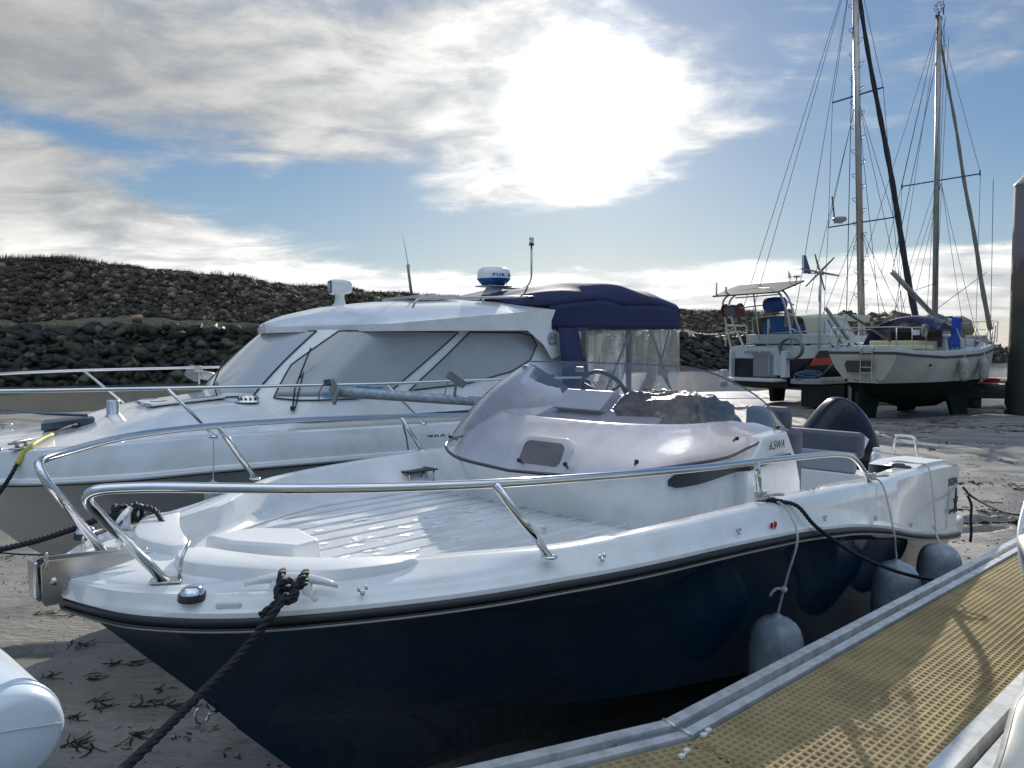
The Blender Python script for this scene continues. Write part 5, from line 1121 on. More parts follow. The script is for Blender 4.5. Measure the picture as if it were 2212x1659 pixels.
# searchlight
sl_ = bpy.data.objects.new('searchlight', None); COL.objects.link(sl_); sl_.parent = roof
def sc(o): return u2(o)
c_ = np.array([2.96, 0, .97]); g = G(); g.lathe([(.055, -.03), (.05, .0), (.042, .02), (.040, .075), (.05, .085), (0, .085)], c_, 20); g.lathe([(.07, -.03), (.07, -.015), (.05, -.012)], c_, 20); u2(g.build('lamp_base', WHITE, sl_, smooth=True))
RZ = np.array(Matrix.Rotation(math.radians(168), 3, 'Z')); g = G(); A = []
for x, hw, hh_ in ((-.10, .052, .035), (-.09, .062, .052), (-.03, .07, .064), (.07, .07, .064), (.085, .066, .060)):
    A.append([np.array((x, y*hw, z*hh_))@RZ.T+c_+np.array([0, 0, .14]) for y, z in [(-1, -.7), (-.7, -1), (.7, -1), (1, -.7), (1, .7), (.7, 1), (-.7, 1), (-1, .7)]])
g.grid(A, closev=True); g.add(A[0], [tuple(range(8))]); g.add(A[-1], [tuple(range(8))]); u2(g.build('lamp_housing', WHITE, sl_, bevel=.006))
g = G(); g.box(np.array([.089, 0, 0])@RZ.T+c_+np.array([0, 0, .14]), (.006, .12, .105), RZ); u2(g.build('lamp_bezel', BLACK, sl_))
g = G(); g.box(np.array([.094, 0, 0])@RZ.T+c_+np.array([0, 0, .14]), (.004, .098, .085), RZ); u2(g.build('lamp_glass', mat('lamp_reflector', (.8, .8, .78), .15, .9, bump=.5, bscale=30), sl_))
# antenna
ant = bpy.data.objects.new('antenna', None); COL.objects.link(ant); ant.parent = roof
b_ = np.array([3.72, .02, 1.03]); g = G(); g.tube([b_, b_+np.array([-.04, 0, .28]), b_+np.array([-.042, 0, .33])], [.015, .013, .017], 8); u2(g.build('mast_base', mat('pale_brown_tape', (.33, .31, .25), .6, var=.3, vscale=40), ant, smooth=True))
g = G(); g.tube([b_+np.array([-.042, 0, .33]), b_+np.array([-.10, 0, .62])], [.004, .0025], 6); u2(g.build('whip', mat('pale_whip', (.45, .46, .45), .5), ant, smooth=True))
# radar on its raked foot
rad = bpy.data.objects.new('radar', None); COL.objects.link(rad); rad.parent = roof
b_ = np.array([4.66, 0, 1.02])+np.array([-.02, .05, 0]); g = G()
lo = [b_+np.array(p) for p in [(-.10, -.09, -.01), (.10, -.09, -.01), (.10, .09, -.01), (-.10, .09, -.01)]]; hi = [b_+np.array(p) for p in [(.02, -.05, .175), (.16, -.05, .175), (.16, .05, .175), (.02, .05, .175)]]
g.add(lo+hi, [(3, 2, 1, 0), (4, 5, 6, 7), (0, 1, 5, 4), (1, 2, 6, 5), (2, 3, 7, 6), (3, 0, 4, 7)]); g.box(b_+np.array([.0, 0, -.008]), (.30, .26, .012)); u2(g.build('radar_foot', WHITE, rad, bevel=.01))
rc_ = b_+np.array([.085, 0, .185]); g = G(); g.box(rc_+np.array([0, 0, 0]), (.30, .25, .012)); u2(g.build('mounting_plate', STEELB, rad, bevel=.003))
g = G(); g.lathe([(0, .012), (.122, .012), (.170, .068), (.174, .078)], rc_, 36); u2(g.build('radome_base', PALEB, rad, smooth=True))
g = G(); g.lathe([(.175, .078), (.174, .125), (.164, .165), (.135, .188), (.08, .194), (0, .195)], rc_, 36); u2(g.build('radome_top', WHITE, rad, smooth=True))
RB = mat('blue_lettering', (.01, .06, .38), .4)
vd = math.radians(39+90)
def dome_text(body, size, a0):
    for i, chh in enumerate(body):
        if chh == ' ': continue
        a_ = math.radians(a0+i*16); p = rc_+np.array([.175*math.cos(a_), .175*math.sin(a_), .108]); u2(text('lettering', chh, size, planeM(p, (-math.sin(a_), math.cos(a_), 0), (0, 0, 1)), RB, rad, thick=.002, xs=1.6, bold=.0012))
dome_text('FUR N', .040, -127)
g = G(); p0 = rc_+np.array([.05, -.02, -.012]); g.tube(fillet([p0, p0+np.array([.34, -.02, .0]), p0+np.array([.43, -.02, .10]), p0+np.array([.43, -.02, .47])], .08), .011, 10); lp = u2(g.build('light_pole', mat('dull_steel_pole', (.45, .44, .38), .35, .8), rad, smooth=True))
g = G(); g.lathe([(0, .47), (.030, .47), (.030, .482), (.024, .486), (.024, .50), (0, .50)], p0+np.array([.43, -.02, 0]), 16); u2(g.build('lamp_socket', DGREY, lp, smooth=True))
g = G(); g.lathe([(.024, .50), (.025, .545), (.020, .556), (0, .558)], p0+np.array([.43, -.02, 0]), 16); u2(g.build('anchor_light', LENSW, lp, smooth=True))
g = G(); g.tube(crom([rc_+np.array([.16, 0, .03]), rc_+np.array([.24, 0, -.02]), rc_+np.array([.16, 0, -.07]), rc_+np.array([.24, .02, -.09]), rc_+np.array([.28, 0, -.05]), rc_+np.array([.14, .0, -.06])], 8), .005, 6); u2(g.build('cable', DGREY, rad, smooth=True))
# foredeck fittings
def zf(s_, b_): return ccam(s_, b_)
g = G(); pl = [(1.33, -.24), (1.33, .24), (1.86, .30), (1.90, 0), (1.86, -.30)]; g.prism([(a, b, zf(a, b)+.012) for a, b in pl], (0, 0, .018)); fh = u2(g.build('foredeck_hatch', WHITE2, cruiser, bevel=.01))
g = G(); g.prism([(a*1.0+(1.6-a)*.2, b*.8, zf(a, b)+.031) for a, b in pl], (0, 0, .002)); u2(g.build('hatch_pane', mat('grey_hatch_pane', (.30, .32, .34), .15, coat=.5), fh))
for b_ in (-.15, .15): g = G(); g.tube([(1.325, b_-.04, zf(1.33, b_)+.02), (1.325, b_+.04, zf(1.33, b_)+.02)], .014, 8); g.box((1.40, b_, zf(1.4, b_)+.035), (.12, .016, .01)); u2(g.build('hinge', STEELB, fh, smooth=False))
c_ = np.array([1.92, -.60, zf(1.92, -.6)]); g = G(); g.lathe([(.105, -.005), (.105, .004), (.085, .010), (.072, .040), (.05, .046), (.048, .050), (0, .05)], c_, 28); ve = u2(g.build('vent', STEEL, cruiser, smooth=True))
for i in range(14): a = i*2*math.pi/14; g = G(); g.sphere(c_+np.array([.0775*math.cos(a), .0775*math.sin(a), .022]), (.009, .009, .009), 8, 5); u2(g.build('vent_hole', BLACK, ve, smooth=True))
g = G(); c_ = np.array([1.12, .0, zf(1.12, 0)]); g.lathe([(0, .11), (.04, .108), (.046, .10), (.044, 0), (.055, -.01)], c_, 18); u2(g.build('mooring_post', STEELB, cruiser, smooth=True))
def c2cleat(s_, b_, yaw):
    g = G(); c_ = np.array([s_, b_, float(C_Z(s_))+.02]); R_ = np.array(Matrix.Rotation(yaw, 3, 'Z')); g.tube([np.array((x, 0, .035))@R_.T+c_ for x in (-.11, -.05, .05, .11)], [.008, .013, .013, .008], 8)
    for q in (-.04, .04): g.tube([np.array((q, 0, .035))@R_.T+c_, np.array((q, 0, -.01))@R_.T+c_], .012, 8)
    g.box(c_+np.array([0, 0, -.004]), (.16, .05, .008), R_); u2(g.build('cleat', STEELB, cruiser, smooth=True))
c2cleat(.47, -.66, .85); c2cleat(.47, .66, -.85)
g = G(); p0, p1 = cw(.9, -.1, .10)-B2O, None
g.tube([(.95, -.03, .09), (.70, .06, .11), (.10, .25, .20)], .012, 6); g.prism([(.98, -.10, .03), (.96, .10, .03), (.70, .16, .01), (.64, -.16, .01)], (0, 0, .05)); u2(g.build('anchor', mat('galvanised_anchor', (.10, .14, .17), .45, .6, var=.3, vscale=12), cruiser, bevel=.004))
# wipers
for (q0, q1, q2) in (((-.31, .20), (-.37, .47), 0), ((-.55, .2), (-.45, .55), 0)):
    pass
def onface(a, z, l): p = cabpt(a, z); d = cabpt(a+.004, z)-cabpt(a-.004, z); nrm = np.array([d[1], -d[0], 0]); nrm /= np.linalg.norm(nrm); nrm = -nrm if nrm@(p-np.array([3.2, 0, z])) < 0 else nrm; return p+nrm*l
for a0, z0, a1, z1 in ((-.40, .14, -.375, .40), (-.20, .14, .06, .30)):
    g = G(); P_, Q_ = onface(a0, z0, .03), onface(a1, z1, .035); g.tube([P_, (P_+Q_)/2+np.array([-.02, -.01, .01]), Q_], .006, 6); g.tube([P_+np.array([.02, 0, 0]), Q_+np.array([.015, 0, 0])], .004, 6); g.sphere(P_, .02, 8, 6); wp = u2(g.build('wiper_arm', BLACK, cab, smooth=True))
    g = G(); g.tube([Q_+np.array([-.04, 0, -.12]), Q_, Q_+np.array([.07, -.02, .18])], .006, 6); u2(g.build('wiper_blade', BLACK, wp, smooth=True))
# guard rails
def rail2(sg, pts, posts):
    g = G(); g.tube(fillet(pts, .25, 8), .0125, 10); r_o = u2(g.build('guard_rail', STEEL, cruiser, smooth=True))
    for a_, b__ in posts: g = G(); g.tube([a_, b__], .0115, 8); po = u2(g.build('stanchion', STEEL, r_o, smooth=True)); g = G(); g.lathe([(0, .006), (.022, .006), (.028, -.004)], a_, 12); u2(g.build('base_flange', STEEL, po, smooth=True))
rail2(-1, [(-.35, -.05, .30), (.05, -.65, .325), (.6, -1.02, .33), (1.2, -1.17, .328), (2.7, -1.24, .31), (4.0, -1.25, .315), (4.9, -1.24, .30), (5.1, -1.22, .0)], [((1.47, -1.19, .01), (1.20, -1.17, .325)), ((3.05, -1.22, -.005), (2.72, -1.235, .305)), ((.35, -.60, -.04), (.0, -.62, .32))])
rail2(1, [(-.35, .05, .33), (.05, .65, .36), (.6, 1.0, .375), (1.11, 1.10, .385), (2.3, 1.15, .39), (4.0, 1.2, .36), (4.9, 1.2, .33), (5.1, 1.2, 0)], [((1.52, 1.17, .01), (1.12, 1.10, .38)), ((3.05, 1.2, 0), (2.7, 1.17, .38))])
u2(text('model_lettering', '700 Wa', .10, planeM((3.22, -1.302, -.135), (1, 0, -.01), (0, 0, 1)), mat('grey_lettering', (.08, .10, .12), .4), cruiser, thick=.002, xs=1.15))
# canopy
def cv(s_, v, kk=0.):
    """canvas top: v -1 port edge .. 1 starboard edge"""
    w = float(np.interp(s_, [4.36, 4.6, 4.85, 6.55], [.6, .97, 1.04, 1.06])); top = float(np.interp(s_, [4.36, 4.6, 5.1, 5.6, 6.1, 6.36], [1.04, 1.11, 1.22, 1.25, 1.19, 1.07]))
    ed = float(np.interp(s_, [4.0, 4.5, 5.2, 6.58], [.98, .97, 1.02, .97])); q = abs(v)
    z = ed+(top-ed)*(1-q**2.8); w_ = w*(math.sin(min(1, q)*math.pi/2)**.75 if q > 0 else 0)
    z += .012*math.sin(v*9+s_*7)+.02*vn(s_*2, v*2, .5, 1); return (s_, math.copysign(w_, v), z)
g = G(); SS = np.linspace(4.36, 6.36, 30); A = [[cv(s_, v) for v in np.linspace(-1, 1, 31)] for s_ in SS]; g.grid(A)
def skirt(side, s0, s1, z0, z1, n=16, m_=6):
    A = []
    for k_ in range(m_):
        row = []
        for s_ in np.linspace(s0, s1, n): p = cv(s_, side); zt_, zb = p[2], np.interp(s_, [4.6, 6.58], [z1, z0]); q = k_/(m_-1); row.append((s_, p[1]*(1+.02*q)+.006*math.sin(s_*14+q*3), zt_+(zb-zt_)*q))
        A.append(row)
    return A
for sd_ in (-1, 1): g.grid(skirt(sd_, 4.60, 6.36, .77, .745))
p_ = [cv(6.36, v) for v in np.linspace(-1, 1, 31)]; g.grid([p_, [(6.38, q[1], .77) for q in p_]])
can = u2(g.build('canopy', NAVYC, cruiser, smooth=True, solid=.006))
g = G()
for sd_ in (-1, 1):
    g = G(); g.grid([[(4.62, sd_*1.055, .76), (4.86, sd_*1.06, .76)], [(4.66, sd_*1.07, .40), (4.98, sd_*1.075, .40)], [(4.66, sd_*1.08, .0), (5.06, sd_*1.085, .0)]]); u2(g.build('canopy_side', NAVYC, can, smooth=True, solid=.006))
    g.grid([[(5.0, sd_*1.075, .33), (6.56, sd_*1.085, .33)], [(5.0, sd_*1.085, .0), (6.56, sd_*1.09, .0)]]) if False else None

for sd_ in (-1, 1):
    A = [[(s_*1.0+(.16*(1-q) if i_ == 0 else 0)*0, sd_*(1.062+.02*q+.006*math.sin(s_*9+q*4)), .765+(-.04-.765)*q) for i_, s_ in enumerate(np.linspace(4.84+.22*q, 6.35, 20))] for q in np.linspace(0, 1, 10)]
    g = G(); g.grid(A); u2(g.build('clear_panel', PVC, can, smooth=True))
g = G(); g.grid([[(6.365+.006*math.sin(b*11+z*5), b, z) for b in np.linspace(-1.05, 1.05, 22)] for z in np.linspace(.77, -.04, 10)]); u2(g.build('clear_panel', PVC, can, smooth=True))
g = G()
for sd_ in (-1, 1):
    g.tube([(5.2, sd_*1.05, .05), (5.75, sd_*1.04, .95)], .013, 6); g.tube([(6.3, sd_*1.05, .0), (6.0, sd_*1.05, .60), (5.78, sd_*1.03, .95)], .013, 6)
    g.tube([(6.20, sd_*1.05, .75), (6.05, sd_*1.05, .35), (6.30, sd_*1.05, .05)], .011, 6)
g.tube([(5.77, -1.03, .95), (5.77, -.6, 1.2), (5.77, .6, 1.2), (5.77, 1.03, .95)], .013, 6)
u2(g.build('canopy_frame', ALUG, can, smooth=True))
for s_, z_, h_ in ((5.18, .55, .22), (5.55, .53, .24), (5.95, .55, .25), (6.25, .55, .22)): 
    g = G(); g.tube([(s_, 1.04, z_+.2), (s_+.01, 1.03, z_), (s_-.015, 1.04, z_-.1)], .008, 5); u2(g.build('strap', mat('dark_strap', (.03, .04, .07), .8), can, smooth=True))
for b_ in (-.35, .38): g = G(); g.beam((6.35, b_, .77), (6.355, b_, -.02), .09, .004, up=(0, 1, 0)); u2(g.build('canvas_strip', mat('pale_navy_strip', (.10, .13, .2), .8), can))
# small fender hanging on the rail
def hangfender(name, label, rp, top, L, r, m=None, group=None):
    return fender(name, label, rp, top, L, r, group, mcol=m or mat('dirty_white_vinyl', (.5, .5, .48), .5, var=.35, vscale=12), rr=.0035)
t0 = at(460, 1040, Y=4.75); hangfender('fender', 'small dirty white fender on a thin line between the two motorboats', [at(461, 952, Y=4.8), at(462, 990, Y=4.8), at(460, 1040, Y=4.75)], t0, .26, .055)
t1 = at(879, 950, Y=5.25); g = G(); twist(g, [at(870, 915, Y=5.25), at(878, 945, Y=5.25), at(882, 972, Y=5.2)], .006); o = g.build('line', ROPEB, None, smooth=True); meta(o, 'short dark line tied to the guard rail beside the second stanchion', 'rope')
# beaching legs lashed to the rails
LEGM = mat('scuffed_alloy_leg', (.40, .45, .50), .42, .25, var=.35, vscale=30)
def leg(label, p, q, r, foot):
    e_ = empty('beaching_leg', label, 'beaching leg', Matrix.Translation(tuple(p)), 'beaching legs lashed to the rails'); p, q = np.array(p, float), np.array(q, float); d = (q-p); L = np.linalg.norm(d); d /= L
    g = G(); g.tube([[0, 0, 0], q-p], r, 18); g.build('tube', LEGM, e_, smooth=True)
    R_ = np.array(Vector(d).to_track_quat('Z', 'Y').to_matrix())@np.array(Matrix.Rotation(.5, 3, 'Z')); pl_ = [(x, y, -.008) for x, y in rrect(foot, foot*.8, foot*.22)]
    g = G(); g.prism(pl_, (0, 0, .012)); g.v = [v@R_.T for v in g.v]; g.build('foot_plate', mat('grey_cast_plate', (.30, .31, .31), .5, .3, var=.3, vscale=25, bump=.4, bscale=40), e_, bevel=.003)
    for i in range(6): 
        c_ = (q-p)*(.28+.12*i)+np.array([0, -r, 0]); g = G(); g.sphere(c_, .006, 8, 5); g.build('peg_hole', BLACK, e_, smooth=True)
    return e_
leg('grey alloy beaching leg with square foot lashed along the near guard rail of the cruiser', at(722, 846, Y=5.02), at(1120, 873, Y=5.75), .036, .17)
leg('pale beaching leg with plate foot hung on the far guard rail by the windscreen', at(418, 806, Y=7.2), at(500, 822, Y=7.9), .045, .16)
g = G(); c_ = at(975, 820, Y=5.45); g.beam(at(968, 808, Y=5.45), at(1002, 832, Y=5.5), .06, .05); g.tube([at(985, 830, Y=5.45), at(980, 868, Y=5.45)], .012, 6); wrap(g, at(978, 866, Y=5.5), .045, 2, .006); g.tube([at(968, 825, Y=5.42), at(958, 860, Y=5.42), at(963, 866, Y=5.42)], .004, 5)
o = g.build('leg_clamp', mat('grey_clamp', (.17, .19, .2), .5), None, smooth=False); meta(o, 'grey clamp and strap holding the beaching leg to the near rail', 'clamp')
g = G(); wrap(g, at(707, 826, Y=5.0), .02, 3, .006); g.tube([at(698, 830, Y=5.0), at(688, 850, Y=5.0), at(690, 868, Y=5.0)], .004, 5); o = g.build('lashing', ROPEB, None, smooth=True); meta(o, 'dark cord tied round the near rail at the square foot', 'rope')
g = G(); wrap(g, at(428, 797, Y=7.1), .03, 4, .008); twist(g, [at(430, 800, Y=7.1), at(430, 830, Y=7.1)], .008); o = g.build('lashing', ROPEW, None, smooth=True); meta(o, 'pale cord tied round the far rail above the plate foot', 'rope')
# yellow sleeved mooring lines at its bow
y1 = cw(.47, -.66, .0)[1]
def sleeve(g2, pts, r): g2.tube(crom(pts, 6), r, 10)
def ylines(label, sl, bk1, bk2):
    e_ = empty('mooring_line', label, 'rope', Matrix.Translation(tuple(sl[0])), 'yellow sleeved mooring lines'); o_ = np.array(sl[0])
    for q in (sl, ): g = G(); g.tube(crom(np.array(q)-o_, 6), .015, 10); g.build('yellow_sleeve', YEL, e_, smooth=True)
    for q in (bk1, bk2):
        if q is not None: g = G(); twist(g, crom(np.array(q)-o_, 6), .0125); g.build('black_rope', ROPEK, e_, smooth=True)
ylines('black rope in a yellow sleeve bent over the near bow cleat of the cruiser', [at(112, 939, Y=y1+.25), at(88, 950, Y=y1+.12), at(66, 964, Y=y1-.02), at(50, 980, Y=y1-.06), at(37, 1003, Y=y1-.10)], [at(37, 1003, Y=y1-.10), at(22, 1030, Y=y1-.15), at(-12, 1080, Y=y1-.2), at(-60, 1140, Y=y1-.3)], [at(112, 939, Y=y1+.25), at(150, 922, Y=y1+.5), at(205, 910, Y=y1+1.0), at(265, 905, Y=y1+1.45)])
ylines('black rope in a yellow sleeve leading over the far bow cleat of the cruiser', [at(86, 937, Y=y1+1.2), at(50, 942, Y=y1+1.1), at(20, 946, Y=y1+1.0), at(-30, 958, Y=y1+.9)], [at(86, 937, Y=y1+1.2), at(110, 935, Y=y1+1.25), at(160, 932, Y=y1+1.3)], None)
g = G(); twist(g, crom([at(150, 930, Y=y1+.8), at(190, 915, Y=y1+1.0), at(230, 908, Y=y1+1.3), at(262, 905, Y=y1+1.4)], 6), .018); a_ = np.linspace(0, 6*math.pi, 50); c_ = at(198, 912, Y=y1+1.05); twist(g, np.stack([c_[0]+.05*np.cos(a_*.33), c_[1]+.03*np.cos(a_), c_[2]+.035*np.sin(a_)], 1), .016); o = g.build('rope_bundle', mat('dark_green_grey_rope', (.03, .036, .035), .8, var=.4, vscale=60), None, smooth=True, weld=False); meta(o, 'dark knotted rope bundle lying on the cruiser foredeck by the steel post', 'rope')
# ================================================================ the two sailing boats, far pontoon, pile
def sailhull(par, kd, L, Bm, sheer, rub, wl, rocker, tr=.82, n=60, cols=(None, None), zk=-.0, split=None, K=None, flare=.06, trz=0., nar=.0, rake=0.):
    """hull along +x (bow at L), y to port, z from the ground; returns the sheer function"""
    us_ = np.linspace(0, 1, n); x = L*us_
    bw = lambda u, p=1.: Bm/2*(tr+(1-tr)*np.sin(np.clip(u/.42, 0, 1)*math.pi/2))*np.clip(1-np.clip((u-.42)/.58, 0, 1)**2.3, 0, 1)**.62
    zs = np.interp(us_, *sheer); zr_ = np.interp(us_, *rub); zw = np.interp(us_, *wl); zk_ = np.interp(us_, *rocker)
    def ring(f, z, over=0.): return np.stack([x-(us_**6)*over+rake*np.abs(z-zs)*(1-us_)**8, f, z], 1)
    tp = bw(us_); rb = bw(us_)+.03; mid = bw(us_*1.0)*.97; st_ = 1-nar*(1-np.clip(us_/.35, 0, 1))**2; wlb = bw(np.clip(us_*1.03, 0, 1))*.86*st_; lo = bw(np.clip(us_*1.07, 0, 1))*.55*st_; mid = mid*(1-.35*nar*(1-np.clip(us_/.35, 0, 1))**2)
    R_ = dict(top=ring(tp, zs), rub=ring(rb*(tp > 0), zr_), rub2=ring(tp-.004, zr_-.05), mid=ring(mid, zr_*.5+zw*.5, .15), wl=ring(wlb, zw, .55), lo=ring(lo, zk_*.6+zw*.4, 1.0), keel=ring(lo*0, zk_, 1.3))
    return R_, bw, (lambda u: np.interp(u, *sheer))
def both(g, rings, cap=True):
    rings = [np.array(r) for r in rings]
    for sg in (-1, 1): g.grid(np.array(rings)*np.array([1, sg, 1]))
    if cap:
        a = [r[0] for r in rings]; g.add([q*np.array([1, -1, 1]) for q in a]+a[::-1], [tuple(range(2*len(a)))])
    return g
# ---- cream boat with twin keels
SO = np.array([9.47, 20.6, 0.]); SM = frameM(SO, 35.)
sb = empty('sailing_yacht', 'cream sailing boat on green twin keels with a bright blue cloth over its hatch', 'sailing boat', SM)
def sw(x, y, z): return np.array((SM @ Vector((x, y, z)))[:])
L = 7.0
R_, bw, shf = sailhull(sb, 0, L, 2.45, ([0, .12, .3, .6, .85, 1], [1.96, 1.90, 1.85, 1.92, 2.09, 2.24]), ([0, .12, .3, .6, .85, 1], [1.84, 1.78, 1.72, 1.78, 1.94, 2.08]), ([0, 1], [1.02, 1.05]), ([0, .3, .6, 1], [.70, .24, .22, .7]), .80, nar=.42, rake=.12)
CREAMH = mat('chalky_cream_hull', (.46, .445, .38), .45, coat=.05, var=.16, vscale=1.2); GREENH = mat('weedy_green_antifouling', (.004, .013, .008), .85, var=.5, vscale=2.5, bump=.2, bscale=14, spec=.2)
g = both(G(), [R_['rub2'], R_['mid'], R_['wl']]); g.build('topsides', CREAMH, sb, smooth=True).modifiers.new('es', 'EDGE_SPLIT').split_angle = .6
g = both(G(), [R_['wl']-np.array([0, 0, .002]), R_['lo'], R_['keel']]); g.build('hull_bottom', GREENH, sb, smooth=True)
g = both(G(), [R_['rub2']*np.array([1, 1.0, 1]), R_['rub']-np.array([0, 0, .02]), R_['rub']+np.array([0, 0, .015]), R_['top']*np.array([1, 1, 0])+R_['rub']*np.array([0, 0, 1])+np.array([0, 0, .03])]); g.build('rub_strake', mat('grey_teak_strake', (.09, .08, .07), .7, var=.3, vscale=10), sb, smooth=False)
WH3 = mat('faded_white_paint', (.50, .53, .53), .5, var=.1, vscale=3)
g = both(G(), [R_['top']*np.array([1, 1, 0])+R_['rub']*np.array([0, 0, 1])+np.array([0, 0, .03]), R_['top'], R_['top']-np.array([0, .06, -.01]), R_['top']*np.array([1, .0, 1])+np.array([0, 0, .05])]); g.build('deck', WH3, sb, smooth=True).modifiers.new('es', 'EDGE_SPLIT').split_angle = .6
for sg in (-1, 1):
    g = G(); g.prism([(3.2, sg*.55, .95), (4.55, sg*.55, .95), (4.35, sg*.72, .02), (3.45, sg*.72, .02)], (0, sg*.12, 0)); g.build('bilge_keel', GREENH, sb, bevel=.03)
g = G(); g.prism([(-.02, -.05, .95), (1.0, -.05, .9), (.72, -.05, .03), (.05, -.05, .03)], (0, .10, 0)); g.build('rudder', GREENH, sb, bevel=.02)
g = G(); g.prism([(2.6, -.12, .75), (4.4, -.12, .75), (4.0, -.12, .35), (2.9, -.12, .35)], (0, .24, 0)); g.build('stub_keel', GREENH, sb, bevel=.03)
# coachroof
def house(name, x0, x1, w0, w1, z0, h0, h1, m, slope=.25, cam_=.05, par=sb):
    A = []
    for i, x in enumerate(np.r_[x0, x0+.02, np.linspace(x0+.4, x1-.3, 6), x1-.02, x1+.12]):
        q = (x-x0)/(x1-x0); w = w0+(w1-w0)*np.clip(q, 0, 1); h = h0+(h1-h0)*np.clip(q, 0, 1); h = h if q < 1 else .02
        A.append([(x, -w, z0), (x, -w+.06, z0+h*.92), (x, -w+.12, z0+h), (x, 0, z0+h+cam_), (x, w-.12, z0+h), (x, w-.06, z0+h*.92), (x, w, z0)])
    g = G(); g.grid(A); g.add(A[0], [tuple(range(7))]); return g.build(name, m, par, bevel=.02)
cr = house('coachroof', 2.9, 5.9, .86, .52, 1.86, .46, .34, WH3); cr2 = house('forehatch', 4.5, 5.1, .25, .25, 2.24, .10, .10, WH3)
def sidewin(par, pts, y, m, th=.01, name='window'):
    g = G(); g.prism([(a, y(a), z) for a, z in pts], (0, -th, 0)); return g.build(name, m, par)
yw = lambda x: -(.86-.34*(x-2.9)/3.0)-.004
sidewin(cr, [(3.35, 2.00), (3.42, 2.18), (4.3, 2.17), (4.35, 1.99)], yw, mat('pale_blue_window', (.32, .38, .42), .2)); sidewin(cr, [(5.20, 2.02), (5.22, 2.15), (5.34, 2.15), (5.35, 2.02)], yw, WINDOW)
g = G(); g.box((2.2, 0, 2.0), (1.5, 1.25, .34)); g.box((1.55, 0, 1.98), (.9, 1.9, .12)); g.build('cockpit_coaming', mat('cream_coaming', (.5, .46, .30), .5), sb, bevel=.04)
g = G(); g.box((2.86, -.28, 2.27), (.05, .9, .55)); g.box((2.86, .4, 2.27), (.05, .7, .55)); g.build('wash_boards', WOOD, sb)
g = G(); A = [[(x, y, 2.45+hh*(1-abs(y/.95)**2.4)*1.0) for y in np.linspace(-.95, .95, 17)] for x, hh in ((2.05, .30), (2.4, .42), (2.8, .45), (3.2, .36))]; g.grid(A); g.grid([[(2.05, .95, 2.45), (3.2, .95, 2.45)], [(1.6, .95, 1.95), (3.2, .95, 2.0)]])
spray = g.build('sprayhood', NAVYC, sb, smooth=True, solid=.01)
g = G(); A = [[(x, y, z) for y in np.linspace(-.95, .85, 10)] for x, z in ((2.9, 2.86), (2.45, 2.66), (2.1, 2.42))]; g.grid(A); g.build('clear_panel', PVC, spray, smooth=True)
g = G(); A = [[(3.05+.62*q, -.30-.58*min(1, v/.3)-.02*math.sin(q*14+v*4), 2.86-.04*q-(1.0 if .15 < q < .8 else 1.16)*max(0, v-.3)+.012*math.sin(q*15)) for q in np.linspace(0, 1, 14)] for v in np.r_[np.linspace(0, .3, 4), np.linspace(.35, 1.15, 9)]]; g.grid(A); g.build('blue_cloth', BLUEC, sb, smooth=True, solid=.006)
# mast and rigging
MGREY = mat('weathered_mast', (.36, .35, .32), .45, .5, var=.2, vscale=6); WIRE = mat('rigging_wire', (.07, .08, .10), .9, 0., spec=.05); SAILF = mat('furled_sail_cover', (.30, .29, .26), .8, var=.4, vscale=20, bump=.4, bscale=40)
def mast(par, x, z0, z1, r, lean=(0, 0), m=MGREY):
    g = G(); g.tube([(x, 0, z0), (x+lean[0], lean[1], z1)], [r, r*.82], 14); return g.build('mast', m, par, smooth=True)
mx = 3.95; mz0, mz1 = 2.28, 11.72
msB = mast(sb, mx, mz0, mz1, .085, (.0, .14))
def rig(par, pairs, r=.0065, m=WIRE, name='stay'):
    for a, b in pairs: g = G(); g.tube([a, b], r, 5); g.build(name, m, par, smooth=True)
sp = 6.95; g = G(); g.beam((mx+.02, -1.12, sp-.02), (mx+.02, 1.12, sp+.0), .045, .03); g.box((mx+.02, -1.12, sp), (.03, .03, .16)); g.box((mx+.02, 1.12, sp), (.03, .03, .16)); g.build('spreader', DGREY, msB)
T_ = (mx, .14, mz1-.1); S1 = (mx+.02, -1.13, sp); S2 = (mx+.02, 1.13, sp)
rig(msB, [(T_, S1), (S1, (mx, -1.15, 2.0)), (T_, S2), (S2, (mx, 1.15, 2.0)), ((mx, -.06, sp-.1), (mx+.35, -1.1, 2.0)), ((mx, -.06, sp-.1), (mx-.45, -1.1, 2.0)), ((mx, -.06, sp-.1), (mx+.35, 1.1, 2.0)), ((mx, -.06, sp-.1), (mx-.45, 1.1, 2.0)), (T_, (.05, .75, 2.0)), (T_, (.05, -.75, 2.0)), (T_, (.9, .0, 4.0)), ((mx-.15, -.1, mz1-.3), (mx-.9, -.2, 3.0)), ((mx-.1, -.1, mz1-.5), (mx-.25, -.1, 3.0)), ((mx+.12, -.1, mz1-.6), (mx+.2, .1, 2.4)), ((mx-.1, 0, sp), (mx-1.5, .4, 3.1))])
g = G(); P_ = [np.array((mx+.2, .14, mz1-.75))*(1-v)+np.array((7.55, 0, 2.55))*v+np.array([0, .012*math.sin(v*17), .01*math.sin(v*11)]) for v in np.linspace(0, 1, 40)]; g.tube(P_, [.035+.045*v+.006*math.sin(v*60) for v in np.linspace(0, 1, 40)], 8); g.build('furled_sail', SAILF, sb, smooth=True)
rig(sb, [((mx+.15, .14, mz1-.1), (mx+.2, .14, mz1-.75)), ((7.55, 0, 2.55), (7.6, 0, 2.2)), ((7.2, -.0, 4.4), (mx, 0, 3.1)), ((7.45, 0, 7.4), (7.66, .02, 2.25))], .01)
